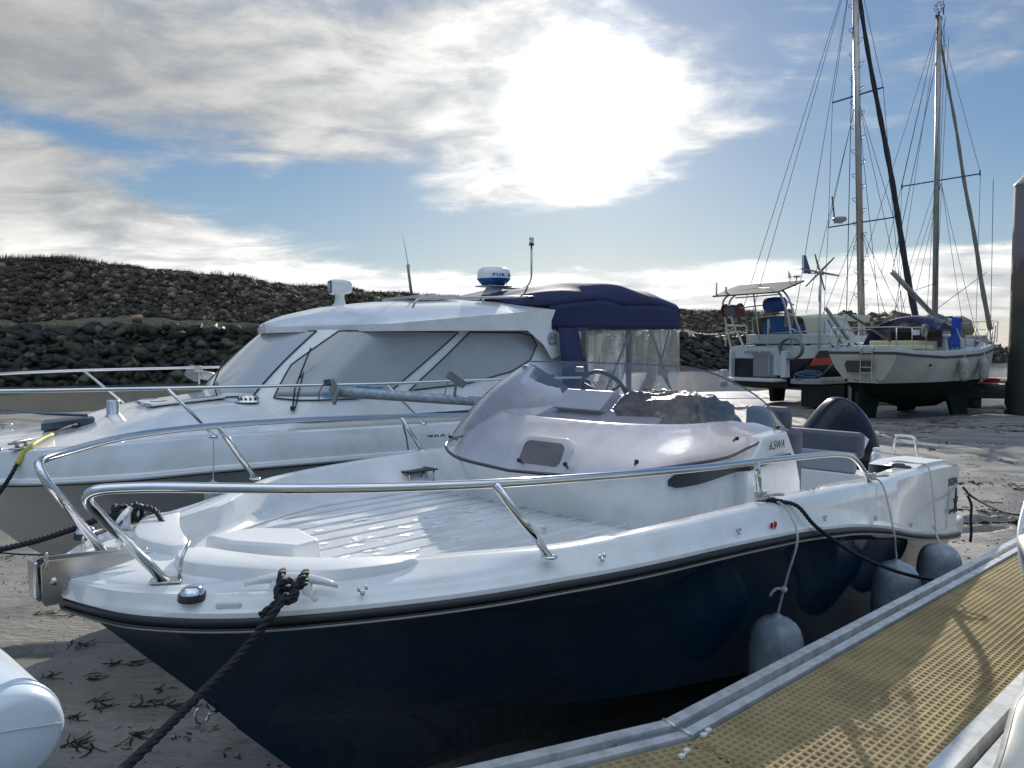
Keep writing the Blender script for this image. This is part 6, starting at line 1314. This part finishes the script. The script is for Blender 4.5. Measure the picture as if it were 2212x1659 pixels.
g = G(); g.tube([(mx-.15, 0, 2.95), (1.75, .15, 4.12)], .075, 10); g.build('boom', MGREY, sb, smooth=True); rig(sb, [((1.75, .15, 4.15), (T_[0]-.1, -.1, T_[2])), ((1.8, .15, 4.12), (2.6, .1, 3.58)), ((2.6, .1, 3.58), (mx, 0, 3.9))], .01, name='line')
g = G(); a = np.linspace(0, 2*math.pi, 17)[:-1]; tz = mz1
for ax_ in range(3):
    c, s_ = np.cos(a)*.15, np.sin(a)*.15; P_ = [np.stack([c, s_, a*0], 1), np.stack([a*0, c, s_], 1), np.stack([c, a*0, s_], 1)][ax_]; g.tube(P_+np.array([mx, .14, tz+.30]), .009, 5, closed=True)
g.tube([(mx, .14, tz), (mx, .14, tz+.18)], .03, 8); g.build('radar_reflector', mat('masthead_fitting', (.2, .2, .2), .5, .5), msB, smooth=True)
g = G(); g.box((mx, .14, tz+.0), (.32, .05, .10)); g.tube([(mx-.22, -.1, tz-.05), (mx-.24, -.1, tz+.12)], .02, 6); g.tube([(mx-.26, -.1, tz+.1), (mx-.27, -.1, tz+1.0)], .006, 5); g.build('masthead', DGREY, msB)
# stern gear
nm = G(); nm.prism([(-.012, .42, 1.62), (-.012, -.28, 1.62), (-.012, -.33, 1.52), (-.012, -.24, 1.30), (-.012, .38, 1.30), (-.012, .46, 1.50)], (-.02, 0, 0)); nm.build('name_board', mat('dark_brown_board', (.05, .04, .032), .5), sb)
g = G()
for y in (-.02, -.34): g.tube(fillet([(.02, y, 1.96), (-.06, y, 1.98), (-.07, y, .98+.06)], .05), .018, 8)
g.tube([(-.07, -.02, 1.04), (-.07, -.34, 1.04)], .018, 8)
for z in (1.30, 1.45, 1.72, 1.85): g.box((-.075, -.18, z), (.03, .32, .03))
g.build('ladder', STEELB, sb, smooth=False)
g = G(); g.tube([(-.012, .2, 1.12), (-.05, .1, 1.06), (-.012, .02, 1.1)], .014, 6); g.tube([(-.012, -.45, 1.12), (-.05, -.55, 1.06), (-.012, -.62, 1.1)], .014, 6); g.build('lifting_hooks', DGREY, sb)
g = G(); g.sphere((-.0, .42, 1.08), (.03, .05, .045)); g.build('exhaust_outlet', BLACK, sb, smooth=True)
for x_, z_ in ((1.45, 1.5), (3.0, 1.36)): g = G(); g.sphere((x_, -float(bw(x_/L))*.985, z_), (.04, .03, .035)); g.build('hull_outlet', BLACK, sb, smooth=True)
SST = mat('dull_stainless', (.5, .5, .5), .3, .8)
def rl(par, pts, posts, r=.014, m=SST, name='pushpit'):
    g = G(); g.tube(fillet(pts, .08), r, 7); o = g.build(name, m, par, smooth=True)
    for a, b in posts: g = G(); g.tube([a, b], r, 6); g.build('post', m, o, smooth=True)
rl(sb, [(1.3, -1.08, 1.9), (1.2, -1.1, 2.5), (.1, -.95, 2.52), (-.02, -.7, 2.52), (-.02, .7, 2.52), (.1, .95, 2.52), (1.2, 1.1, 2.5), (1.3, 1.08, 1.9)], [((.06, -.92, 1.9), (.06, -.92, 2.5)), ((0, .7, 1.9), (0, .7, 2.5)), ((0, .92, 1.9), (.03, .9, 2.5)), ((.7, -1.0, 1.9), (.62, -1.04, 2.5))])
rl(sb, [(5.9, -.82, 2.05), (6.1, -.78, 2.68), (7.3, -.35, 2.80), (7.75, 0, 2.84), (7.3, .35, 2.80), (6.1, .78, 2.68), (5.9, .82, 2.05)], [((7.25, -.34, 2.14), (7.4, -.3, 2.80)), ((7.25, .34, 2.14), (7.4, .3, 2.80)), ((7.55, -.05, 2.2), (7.72, -.05, 2.83))], name='pulpit')
rig(sb, [((1.2, -1.1, 2.45), (4.9, -1.02, 2.5)), ((4.9, -1.02, 2.5), (6.1, -.78, 2.62)), ((1.2, -1.1, 2.2), (4.9, -1.02, 2.25)), ((4.9, -1.02, 2.2), (6.1, -.78, 2.3)), ((1.2, 1.1, 2.45), (6.1, .78, 2.62)), ((2.6, -1.1, 2.1), (4.3, -1.05, 2.0)), ((4.3, -1.0, 2.0), (6.2, -.6, 2.55))], .008, name='guard_line')
for x_ in (3.9, 4.95, 5.75): g = G(); g.tube([(x_, -float(bw(x_/L))+.05, 1.95), (x_, -float(bw(x_/L))+.03, 2.52)], .016, 6); g.build('stanchion', SST, sb, smooth=True)
g = G(); g.tube([(5.75, -.8, 2.1), (5.8, -.5, 2.2)], .05, 6); g.box((6.6, 0, 2.28), (.5, .5, .15)); g.box((6.3, -.3, 2.25), (.25, .2, .2)); g.build('deck_gear', mat('pale_canvas_bag', (.35, .33, .28), .7), sb, bevel=.03)
g = G(); g.box((1.0, -.95, 2.38), (.16, .12, .14)); g.build('lifebuoy_light', mat('white_box', (.6, .6, .6), .5), sb, bevel=.01)
g = G(); a = np.linspace(0, 8*math.pi, 70); g.tube(np.stack([1.9+.13*np.cos(a), -.75+.01*a/4, 2.45+.16*np.sin(a)], 1), .018, 6); g.build('rope_coil', mat('old_rope', (.28, .26, .2), .8), sb, smooth=True)
g = G(); g.beam((-.1, .5, 3.0), (1.1, -.2, 2.15), .05, .05); g.build('tiller_pole', WOOD, sb)
GF = 'worn white fenders hanging along the cream sailing boat'
for x_, lb in ((2.85, 'worn white fender hanging second from the bow of the cream sailing boat'), (4.15, 'worn white fender hanging nearest the bow of the cream sailing boat, blue at its top')):
    b = -float(bw(x_/L))-.13; tp = sw(x_, b, 1.66); fender('fender', lb, [sw(x_, b+.22, 2.5), sw(x_, b+.06, 2.05), sw(x_, b+.0, 1.95), tp], tp, .62, .125, GF, mcol=mat('scuffed_cream_vinyl', (.42, .40, .35), .6, var=.35, vscale=9), rr=.012)
# ---- white and navy boat with the arch and wind generator
AO = np.array([8.62, 26.4, 0.]); AM = frameM(AO, 35.)
yb = empty('arch_yacht', 'white sailing boat with navy and red bands, a solar arch and wind generator', 'sailing boat', AM)
L2 = 12.5
R2, bw2, sh2 = sailhull(yb, 0, L2, 3.5, ([0, .3, .7, 1], [1.98, 2.08, 2.25, 2.5]), ([0, .3, .7, 1], [1.93, 2.03, 2.2, 2.4]), ([0, 1], [.62, .72]), ([0, .3, .6, 1], [.55, .30, .30, .6]), .74, trz=.0)
WHY = mat('worn_white_topsides', (.55, .56, .56), .4, var=.1, vscale=2); NVB = mat('dark_navy_topsides', (.006, .010, .022), .35, var=.3, vscale=2)
g = both(G(), [R2['top']-np.array([0, .12, -.02]), R2['top'], R2['rub2'], R2['mid']*.5+R2['rub2']*.5]); g.grid(np.array([R2['top']*np.array([1, 0, 1])+np.array([0, 0, .05]), R2['top']-np.array([0, .12, -.02])])); g.grid(np.array([R2['top']*np.array([1, 0, 1])+np.array([0, 0, .05]), R2['top']-np.array([0, .12, -.02])])*np.array([1, -1, 1])); g.build('topsides', WHY, yb, smooth=True).modifiers.new('es', 'EDGE_SPLIT').split_angle = .6
g = both(G(), [R2['mid']*.5+R2['rub2']*.5, R2['mid'], R2['wl']]); g.build('navy_hull', NVB, yb, smooth=True).modifiers.new('es', 'EDGE_SPLIT').split_angle = .6
g = both(G(), [R2['wl'], R2['lo'], R2['keel']]); g.build('hull_bottom', mat('dull_red_brown_bottom', (.05, .022, .02), .7, var=.5, vscale=2), yb, smooth=True)
def band(name, x0, x1, f0, f1, m, off=.012, slant=.9):
    """coloured band along the port side; f from 0 (rub rail) to 1 (waterline)"""
    A = []
    for f in np.linspace(f0, f1, 5):
        row = []
        for u_ in np.linspace(0, 1, 30):
            x = x0+slant*(f-f0)*-1.0+(x1-x0)*u_; uu_ = x/L2; zt_, zw_ = float(np.interp(uu_, [0, .3, .7, 1], [1.88, 1.98, 2.15, 2.35])), .62+.1*uu_; z = zt_+(zw_-zt_)*f
            b0, b1, b2 = float(bw2(uu_))-.004, float(bw2(uu_))*.97, float(bw2(min(1, uu_*1.03)))*.86; b = np.interp(f, [0, .5, 1], [b0, b1, b2]); row.append((x, -b-off-.03, z))
        A.append(row)
    g = G(); g.grid(A); return g.build(name, m, yb, smooth=True)
band('upper_navy_band', 1.2, 9, .05, .24, mat('navy_black_band', (.02, .02, .03), .4)); band('red_band', .95, 9, .24, .43, mat('red_band', (.42, .045, .02), .45)); band('lower_navy_band', .6, 9, .43, .62, NVB)
# stern: open bathing step
g = G(); g.box((-.35, 0, .86), (.75, 2.2, .10)); g.box((-.08, 1.12, 1.35), (.25, .10, 1.0)); g.box((-.1, -1.1, 1.4), (.3, .2, .9)); g.box((-.55, 1.1, 1.0), (.3, .14, .35)); g.build('stern_step', WHY, yb, bevel=.03)
g = G(); g.prism([(-.02, .25, .95), (-.02, -.72, .95), (-.02, -.72, 1.72), (-.02, .25, 1.72)], (-.015, 0, 0)); g.build('stern_locker', mat('painted_recess_shade', (.22, .22, .21), .7), yb)  # flat grey sheet, shade of the recess put into its colour
g = G(); g.box((-.06, -.42, 1.35), (.02, .03, .7)); g.box((-.08, -.83, 1.38), (.04, .42, .72)); g.build('stern_door', WH3, yb, bevel=.01)
text_m = planeM((-.10, .05, 1.80), (0, -1, 0), (0, 0, 1)); text('name_lettering', 'octopus-moto', .19, text_m, mat('blue_grey_lettering', (.12, .18, .28), .5), yb, thick=.01)
g = G(); a = np.linspace(0, 10*math.pi, 120); g.tube(np.stack([-.2+.004*a, -1.32+(.42+.02*np.sin(a*.7))*np.cos(a), 1.92+.34*np.sin(a)], 1), .03, 6); g.build('hose_coil', mat('grey_green_hose', (.12, .15, .15), .6), yb, smooth=True)
# cabin shelter and cockpit
WS = np.array([-2.0, 0, -.10]); g = both(G(), [[(3.2, 1.15, 2.1), (4.5, 1.2, 2.1), (6.4, 1.1, 2.1), (6.7, .9, 2.1)], [(2.9, 1.05, 3.05), (4.5, 1.1, 3.15), (5.5, 1.0, 3.1), (6.0, .8, 2.5)], [(2.8, .98, 3.12), (4.5, 1.0, 3.22), (5.4, .9, 3.18), (6.0, .7, 2.52)], [(2.8, 0, 3.18), (4.5, 0, 3.28), (5.4, 0, 3.22), (6.0, 0, 2.55)]], cap=False); g.v = [v+WS for v in g.v]; sh_ = g.build('wheelhouse', mat('cream_white_shelter', (.48, .46, .38), .5), yb, smooth=True, solid=.04); sh_.modifiers.new('es', 'EDGE_SPLIT').split_angle = .6
g = G(); g.prism([(4.0, -1.19, 2.45), (4.05, -1.12, 3.0), (5.3, -1.07, 2.98), (5.7, -1.15, 2.45)], (0, -.02, 0)); g.v = [v+WS for v in g.v]; g.build('window', mat('pale_window', (.5, .53, .55), .2), sh_)
g = G(); g.box((6.8, 0, 2.15), (3.2, 1.8, .5)); g.prism([(5.6, -.905, 2.05), (8.2, -.905, 2.05), (8.1, -.905, 2.32), (5.7, -.905, 2.32)], (0, -.01, 0)); g.build('coachroof', WHY, yb, bevel=.04)
g = G(); g.box((1.5, -.1, 2.25), (1.8, 2.3, .35)); g.box((2.6, .9, 2.35), (.5, .5, .6)); g.build('cockpit', WH3, yb, bevel=.05)
g = G(); a = np.linspace(math.pi/2, 3*math.pi/2, 14); g.prism([(.9, .05+.55*math.cos(t_), 2.55+.52*math.sin(t_)) for t_ in np.linspace(0, 2*math.pi, 22)[:-1]], (.05, 0, 0)); g.box((.9, -.62, 2.38), (.05, .8, .75)); g.build('blue_dodger', mat('blue_dodger_cloth', (.02, .12, .30), .7), yb)
g = G(); g.box((.82, -.55, 2.98), (.04, .36, .62)); g.build('grey_panel', mat('grey_board', (.22, .22, .20), .6), yb)
ARM = mat('white_painted_tube', (.55, .55, .52), .4)
# arch
g = G()
for y in (-1.2, 1.35):
    for dx in (0, .35): g.tube(fillet([(.1+dx*2.2, y, 1.95), (-.15+dx, y*1.03, 2.9), (-.45+dx, y*.98, 3.62), (-.35+dx, y*.7, 3.92), (-.1+dx, 0, 4.0)], .35), .035, 8)
for z_, x_ in ((2.6, -.02), (3.1, -.18), (3.5, -.3)):
    for y in (-1.22, 1.37): g.tube([(x_, y, z_), (x_+.42, y, z_-.12)], .025, 6)
g.tube([(-.3, -1.2, 3.45), (-.3, 1.35, 3.3)], .025, 6); g.tube([(-.1, -.9, 3.75), (-.1, 1.0, 3.72)], .025, 6); g.tube([(.3, .25, 2.2), (-.1, .25, 3.9)], .028, 6); ar = g.build('arch', ARM, yb, smooth=True)
g = G(); A_ = np.array(Matrix.Rotation(math.radians(-17), 3, 'Y'))*1.0; g.box((-.15, .05, 3.98), (1.5, 2.7, .05), A_); g.build('solar_panel', mat('solar_panel', (.07, .075, .075), .8, spec=.2, var=.5, vscale=3), ar)
g = G(); g.lathe([(.22, -.34), (.24, -.34), (.24, -.30), (.15, -.30), (.15, .30), (.24, .30), (.24, .34), (.22, .34), (0, .34)], (-.25, 1.0, 3.28), 20, np.array(Matrix.Rotation(math.pi/2, 3, 'X'))); g.build('red_reel', mat('dull_red_reel', (.20, .03, .03), .6), ar, smooth=False)
g = G(); g.lathe([(.185, -.24), (.20, 0), (.185, .24)], (-.25, 1.0, 3.28), 20, np.array(Matrix.Rotation(math.pi/2, 3, 'X'))); g.build('reel_rope', mat('grey_reel_rope', (.13, .14, .15), .8, bump=.6, bscale=40), ar, smooth=True)
g = G(); g.lathe([(0, -.32), (.24, -.32), (.26, 0), (.24, .32), (0, .32)], (-.25, -.75, 3.40), 20, np.array(Matrix.Rotation(math.pi/2, 3, 'X'))); g.build('blue_reel_cover', mat('deep_blue_cover', (.012, .05, .20), .7, bump=.4, bscale=18), ar, smooth=True)
g = G(); g.tube([(-.7, 1.36, 3.75), (-.7, 1.36, 4.25)], .03, 6); g.build('aerial', ARM, ar, smooth=True); g = G(); g.tube([(-.5, 1.1, 3.8), (-.5, 1.1, 4.1)], .04, 6); g.build('aerial', ARM, ar, smooth=True)
g = G(); g.tube([(.2, -1.2, 4.0), (.2, -1.25, 4.3)], .02, 6); g.sphere((.2, -1.25, 4.33), (.16, .12, .04)); g.build('satellite_puck', ARM, ar, smooth=True); g = G(); g.prism([(.2, -1.05, 4.3), (.2, -.93, 4.3), (.2, -.92, 4.56)], (.03, 0, 0)); g.tube([(.2, -1.0, 3.95), (.2, -1.0, 4.32)], .015, 5); g.build('aerial_fin', ARM, ar)
# wind generator
wb = (1.0, -1.62); wz = 4.45
g = G(); g.tube([(wb[0], wb[1], 1.9), (wb[0], wb[1], wz)], .038, 8); g.tube([(wb[0]-.05, wb[1]-.0, 3.5), (wb[0]-.05, wb[1], 4.05)], .035, 6); wp = g.build('generator_pole', ARM, yb, smooth=True)
hb = np.array([wb[0], wb[1], wz+.02]); wd = np.array([-.92, -.30, .05]); wd /= np.linalg.norm(wd); e1 = np.cross(wd, (0, 0, 1)); e1 /= np.linalg.norm(e1); e2 = np.cross(e1, wd)
g = G(); g.tube([hb+wd*.2, hb+wd*.12, hb-wd*.1, hb-wd*.3], [.03, .09, .08, .04], 12); g.build('generator_body', mat('grey_white_casting', (.4, .4, .4), .5), wp, smooth=True)
for i in range(6):
    a_ = math.radians(14+60*i); d_ = e1*math.cos(a_)+e2*math.sin(a_); n_ = np.cross(d_, wd); c0_, c1_ = hb+wd*.12+d_*.06, hb+wd*.12+d_*.64; g = G(); g.add([c0_-n_*.035+wd*.01, c0_+n_*.035-wd*.01, c1_+n_*.022-wd*.004, c1_-n_*.022+wd*.004, c0_-n_*.035+wd*.02, c0_+n_*.035, c1_+n_*.022+wd*.006, c1_-n_*.022+wd*.014], [(0, 1, 2, 3), (4, 5, 6, 7), (0, 1, 5, 4), (1, 2, 6, 5), (2, 3, 7, 6), (3, 0, 4, 7)]); g.build('blade', mat('grey_blade', (.16, .155, .14), .5), wp)
tdir = e1 if (np.array((AM @ Vector(tuple(hb+e1)))[:])-np.array((AM @ Vector(tuple(hb)))[:]))[0] < 0 else -e1
g = G(); q_ = hb+tdir*.42; g.add([hb+(0, 0, .02), hb+(0, 0, -.02), q_+(0, 0, -.02), q_+(0, 0, .02)], [(0, 1, 2, 3)]); g.prism([hb+tdir*.30, hb+tdir*.60, hb+tdir*.62+np.array([0, 0, .62]), hb+tdir*.50+np.array([0, 0, .62])], wd*.02); g.build('tail_fin', mat('blue_white_fin', (.06, .10, .22), .5), wp)
g = G(); q = [hb+tdir*.53, hb+tdir*.61, hb+tdir*.625+np.array([0, 0, .62]), hb+tdir*.56+np.array([0, 0, .62])]; g.prism([p+wd*.022 for p in q], wd*.01); g.build('fin_edge', WHITE2, wp)
# rails, mast, rigging
rl(yb, [(-.05, 1.45, 2.0), (-.05, 1.45, 2.75), (-.05, .55, 2.72), (-.05, .5, 2.0)], [], .03, ARM); rl(yb, [(-.05, -.35, 2.0), (-.05, -.35, 2.95), (-.05, -.40, 2.6)], [], .03, ARM); rl(yb, [(.0, -.4, 2.45), (.4, -1.55, 2.5), (2.0, -1.72, 2.55), (4.5, -1.75, 2.6), (9, -1.4, 2.8)], [((2.0, -1.7, 2.05), (2.0, -1.72, 2.55)), ((4.5, -1.72, 2.1), (4.5, -1.75, 2.6)), ((6.5, -1.65, 2.1), (6.5, -1.65, 2.65))], .02, SST)
g = G(); g.beam((1.35, -1.6, 3.3), (2.5, -1.75, 2.25), .12, .07); g.beam((1.5, -1.6, 2.9), (2.2, -1.7, 2.1), .06, .05); g.build('outboard_bracket', mat('grey_spar', (.33, .33, .31), .6), yb)
amx = 6.35; ams = mast(yb, amx, 2.3, 17.6, .135, (-.25, .55), mat('silver_mast', (.42, .40, .37), .38, .6, var=.15, vscale=3))
def aml(z): q = (z-2.3)/15.3; return np.array([amx-.25*q, .55*q, z])
for z_, w_ in ((6.85, 1.35), (11.8, 1.05)):
    c_ = aml(z_); g = G(); g.beam(c_+(0, -w_, .02), c_+(0, w_, -.02), .07, .04); g.build('spreader', DGREY, ams)
c_ = aml(6.9)+np.array([.0, .85, 0]); g = G(); g.lathe([(0, .04), (.10, .04), (.26, .14), (.27, .22), (.24, .27), (0, .30)], c_, 20); g.build('mast_radar', mat('grey_radome', (.3, .3, .31), .5), ams, smooth=True); g = G(); g.tube([aml(6.95)+(0, 1.05, 0), aml(8.05)+(0, 1.15, 0)], .03, 6); g.build('whip_aerial', DGREY, ams, smooth=True)
for i in range(30):
    z_ = 3.6+i*.47; c_ = aml(z_); sg = 1 if i % 2 else -1; g = G(); g.tube([c_+(0, sg*.10, 0), c_+(0, sg*.28, .02), c_+(0, sg*.28, -.05), c_+(0, sg*.12, -.18)], .012, 5); g.build('mast_step', DGREY, ams, smooth=True)
tp = aml(17.2); lo, hi = aml(6.85), aml(11.8)
prs = []
for sg in (-1, 1):
    prs += [(tp, hi+(0, sg*1.05, 0)), (hi+(0, sg*1.05, 0), lo+(0, sg*1.35, 0)), (lo+(0, sg*1.35, 0), (amx, sg*1.7, 2.2)), (lo-(0, 0, .1), (amx+.6, sg*1.7, 2.2)), (lo-(0, 0, .1), (amx-.8, sg*1.72, 2.1)), (hi, lo+(0, sg*1.35, 0)), (hi-(0, 0, .1), (amx-1.6, sg*1.72, 2.1)), (tp, (.0, sg*1.2, 2.1))]
prs += [(tp, (-.4, .1, 3.0)), (tp, (amx-.6, .3, 3.2)), (tp, (amx-.3, .5, 3.0)), (hi, (amx+3.6, 0, 2.6))]
rig(ams, prs, .0105)
g = G(); P_ = [aml(17.0)*(1-v)+np.array((10.7, 0, 2.8))*v+np.array([0, .05*math.sin(v*9), -.45*math.sin(v*math.pi)]) for v in np.linspace(0, 1, 50)]; g.tube(P_, [.07+.07*v+.01*math.sin(v*70) for v in np.linspace(0, 1, 50)], 8); g.build('furled_sail', mat('dark_furled_sail', (.028, .032, .045), .8, var=.4, vscale=12, bump=.5, bscale=30), yb, smooth=True)
g = G(); g.box((5.9, 0, 3.1), (1.5, .3, .25)); g.build('boom_bag', mat('pale_bag', (.4, .4, .37), .7), yb, bevel=.05)
g = G(); g.prism([(3.0, -.3, .5), (6.5, -.3, .5), (6.1, -.3, .0), (3.4, -.3, .0)], (0, .6, 0)); g.prism([(.6, -.1, .6), (1.4, -.1, .6), (1.3, -.1, .05), (.7, -.1, .05)], (0, .2, 0)); g.build('keel', mat('dark_keel', (.012, .013, .012), .7), yb, bevel=.03)
g = G(); g.tube(crom([(1.4, -1.75, 2.1), (1.9, -1.85, 1.75), (2.5, -1.8, 2.1)], 6), .025, 6); g.tube([(2.5, -1.76, 2.1), (2.9, -1.9, 1.7)], .025, 6); g.tube(crom([(2.9, -1.75, 2.1), (3.2, -1.9, 1.95), (4.3, -1.9, 1.85)], 6), .03, 6); g.build('tied_lines', ROPEK, yb, smooth=True)
# ---- far pontoons, pile, bucket
FP = mat('far_pontoon_edge', (.34, .34, .33), .5, .3, var=.15, vscale=4); FD = mat('far_pontoon_deck', (.20, .19, .16), .8); BF = mat('black_float_far', (.010, .011, .013), .6, var=.3, vscale=3)
def pt3(px, py, Y): return at(px, py, Y=Y)
pf = empty('far_pontoon', 'narrow grey pontoon finger between the two sailing boats with rope on its end', 'pontoon', Matrix.Translation((10.0, 24.5, 0)))
o_ = np.array([10.0, 24.5, 0]); PF = frameM((9.2, 24.0, 0), 35.); fw = lambda x, y, z: np.array((PF @ Vector((x, y, z)))[:])-o_
g = G(); g.prism([fw(.35, -.45, .80), fw(7, -.45, .80), fw(7, .45, .80), fw(.0, .45, .80), fw(-.0, .1, .80)], (0, 0, .16)); g.build('edge_frame', FP, pf, bevel=.02)
g = G(); g.prism([fw(.5, -.38, .965), fw(7, -.38, .965), fw(7, .38, .965), fw(.2, .38, .965)], (0, 0, .006)); g.build('deck', FD, pf)
for x_ in (.5, 2.4, 4.3): g = G(); R3 = np.array(Matrix.Rotation(math.radians(35), 3, 'Z')); g.box(fw(x_+.6, 0, .42), (1.3, .75, .72), R3); g.build('float', BF, pf, bevel=.04)
g = G(); g.box(fw(1.95, -.42, .40), (.16, .04, .75), R3); g.build('guide_plate', FP, pf)
a = np.linspace(0, 10*math.pi, 90); g = G(); c_ = at(1745, 815, Y=24.2); g.tube(np.stack([c_[0]+(.35+.1*np.sin(a*.8))*np.cos(a), c_[1]+.15*np.sin(a), c_[2]+.06+.10*np.sin(a*.37)+.06*np.sin(a*1.7)], 1), .022, 5); g.tube(crom([c_+(.4, 0, 0), at(1790, 795, Y=24.0), at(1812, 770, Y=24.6), at(1818, 745, Y=25)], 6), .022, 5); o = g.build('rope_coil', ROPEB, None, smooth=True); meta(o, 'heap of blue grey rope on the end of the narrow far pontoon finger', 'rope')
wk = empty('walkway_pontoon', 'far pontoon walkway on black floats running behind the tall pile at the right edge', 'pontoon', Matrix.Translation((18, 27, 0)))
o_ = np.array([18., 27., 0]); WM = frameM((14.55, 24.6, 0), -8.); ww = lambda x, y, z: np.array((WM @ Vector((x, y, z)))[:])-o_
g = G(); g.prism([ww(0, 0, .80), ww(9, 0, .80), ww(9, 1.6, .80), ww(0, 1.6, .80)], (0, 0, .10)); g.build('edge_frame', mat('tan_grey_edge', (.24, .21, .17), .6, var=.2, vscale=4), wk, bevel=.01)
g = G(); g.prism([ww(.05, .05, .905), ww(9, .05, .905), ww(9, 1.55, .905), ww(.05, 1.55, .905)], (0, 0, .006)); g.build('deck', FD, wk)
R4 = np.array(Matrix.Rotation(math.radians(-8), 3, 'Z'))
for x_, w_ in ((1.15, 2.1), (3.9, 2.2), (6.9, 2.4)): g = G(); g.box(ww(x_+.1, .8, .55), (w_, 1.4, .48), R4); g.box(ww(x_+.1-.8, .8, .16), (.22, 1.0, .35), R4, .7) if False else g.box(ww(x_-.55, .6, .16), (.26, .9, .32), R4); g.box(ww(x_+.8, .6, .16), (.26, .9, .32), R4); g.build('float', BF, wk, bevel=.03)
g = G(); g.box(ww(.06, -.01, .65), (.12, .02, .34), R4); g.build('orange_marker', mat('orange_panel', (.5, .12, .06), .5), wk)
g = G(); g.tube([at(2122, 836, Y=23.6)-o_, at(2260, 842, Y=22.0)-o_], .14, 14); g.build('edge_tube', mat('grey_blue_tube', (.16, .18, .20), .5), wk, smooth=True)
g = G(); A = [at(px, py, Y=29)-o_ for px, py in ((2085, 815), (2240, 818), (2240, 826), (2085, 824))]; g.prism(A, (0, .6, .0)); g.build('far_walkway', mat('pale_far_walkway', (.45, .45, .42), .6), wk)
bk = empty('bucket', 'red bucket standing on the pontoon beside the tall pile', 'bucket', Matrix.Translation(tuple(at(2141, 830, Y=24.2)))); g = G(); g.lathe([(0, -.10), (.20, -.10), (.21, .06), (.215, .06)], (0, 0, 0), 20); g.build('base', mat('dark_tub', (.03, .025, .03), .6), bk, smooth=True); g = G(); g.lathe([(.21, .05), (.24, .16), (.26, .17), (.26, .19), (.23, .19), (.2, .06)], (0, 0, 0), 20); g.build('rim', RED, bk, smooth=True)
pc = at(2228, 880, z=0)*np.array([1, 1, 0]); pc = np.array([15.18, 22.4, 0.]); pile = empty('mooring_pile', 'tall round rusty mooring pile with a cone cap at the right edge', 'pile', Matrix.Translation(tuple(pc)))
m = bpy.data.materials.new('rusty_pile'); m.use_nodes = True; k = NT(m.node_tree); p = k.n('ShaderNodeBsdfPrincipled'); o = k.n('ShaderNodeOutputMaterial'); k.l(p.outputs[0], o.inputs[0])
co = k.n('ShaderNodeTexCoord').outputs['Object']; s3 = k.n('ShaderNodeSeparateXYZ'); k.l(co, s3.inputs[0]); na = k.noise(k.mapv(co, (3, 3, .5)), 1.5, 7, .65)
hh = k.m('ADD', s3.outputs[2], k.m('MULTIPLY', k.m('SUBTRACT', na, .5), 1.6)); c_ = k.mix(k.smooth(hh, 1.6, 2.6), (.012, .018, .010, 1), (.055, .05, .03, 1)); c_ = k.mix(k.smooth(hh, 3.1, 3.9), c_, (.13, .085, .07, 1)); c_ = k.mix(k.smooth(hh, 4.2, 4.8), c_, (.20, .185, .20, 1))
k.l(c_, p.inputs['Base Color']); p.inputs['Roughness'].default_value = .6; b_ = k.n('ShaderNodeBump'); b_.inputs['Strength'].default_value = .5; b_.inputs['Distance'].default_value = .03; k.l(na, b_.inputs['Height']); k.l(b_.outputs[0], p.inputs['Normal'])
g = G(); g.lathe([(.52, -.3), (.52, .9), (.47, 1.0), (.46, 3.0), (.455, 6.72)], (0, 0, 0), 40); g.build('shaft', m, pile, smooth=True)
g = G(); g.lathe([(.47, 6.70), (.47, 6.75), (.46, 6.76), (.02, 7.25), (0, 7.25)], (0, 0, 0), 40); g.build('cap', mat('pale_cone_cap', (.36, .36, .33), .5), pile, smooth=True)
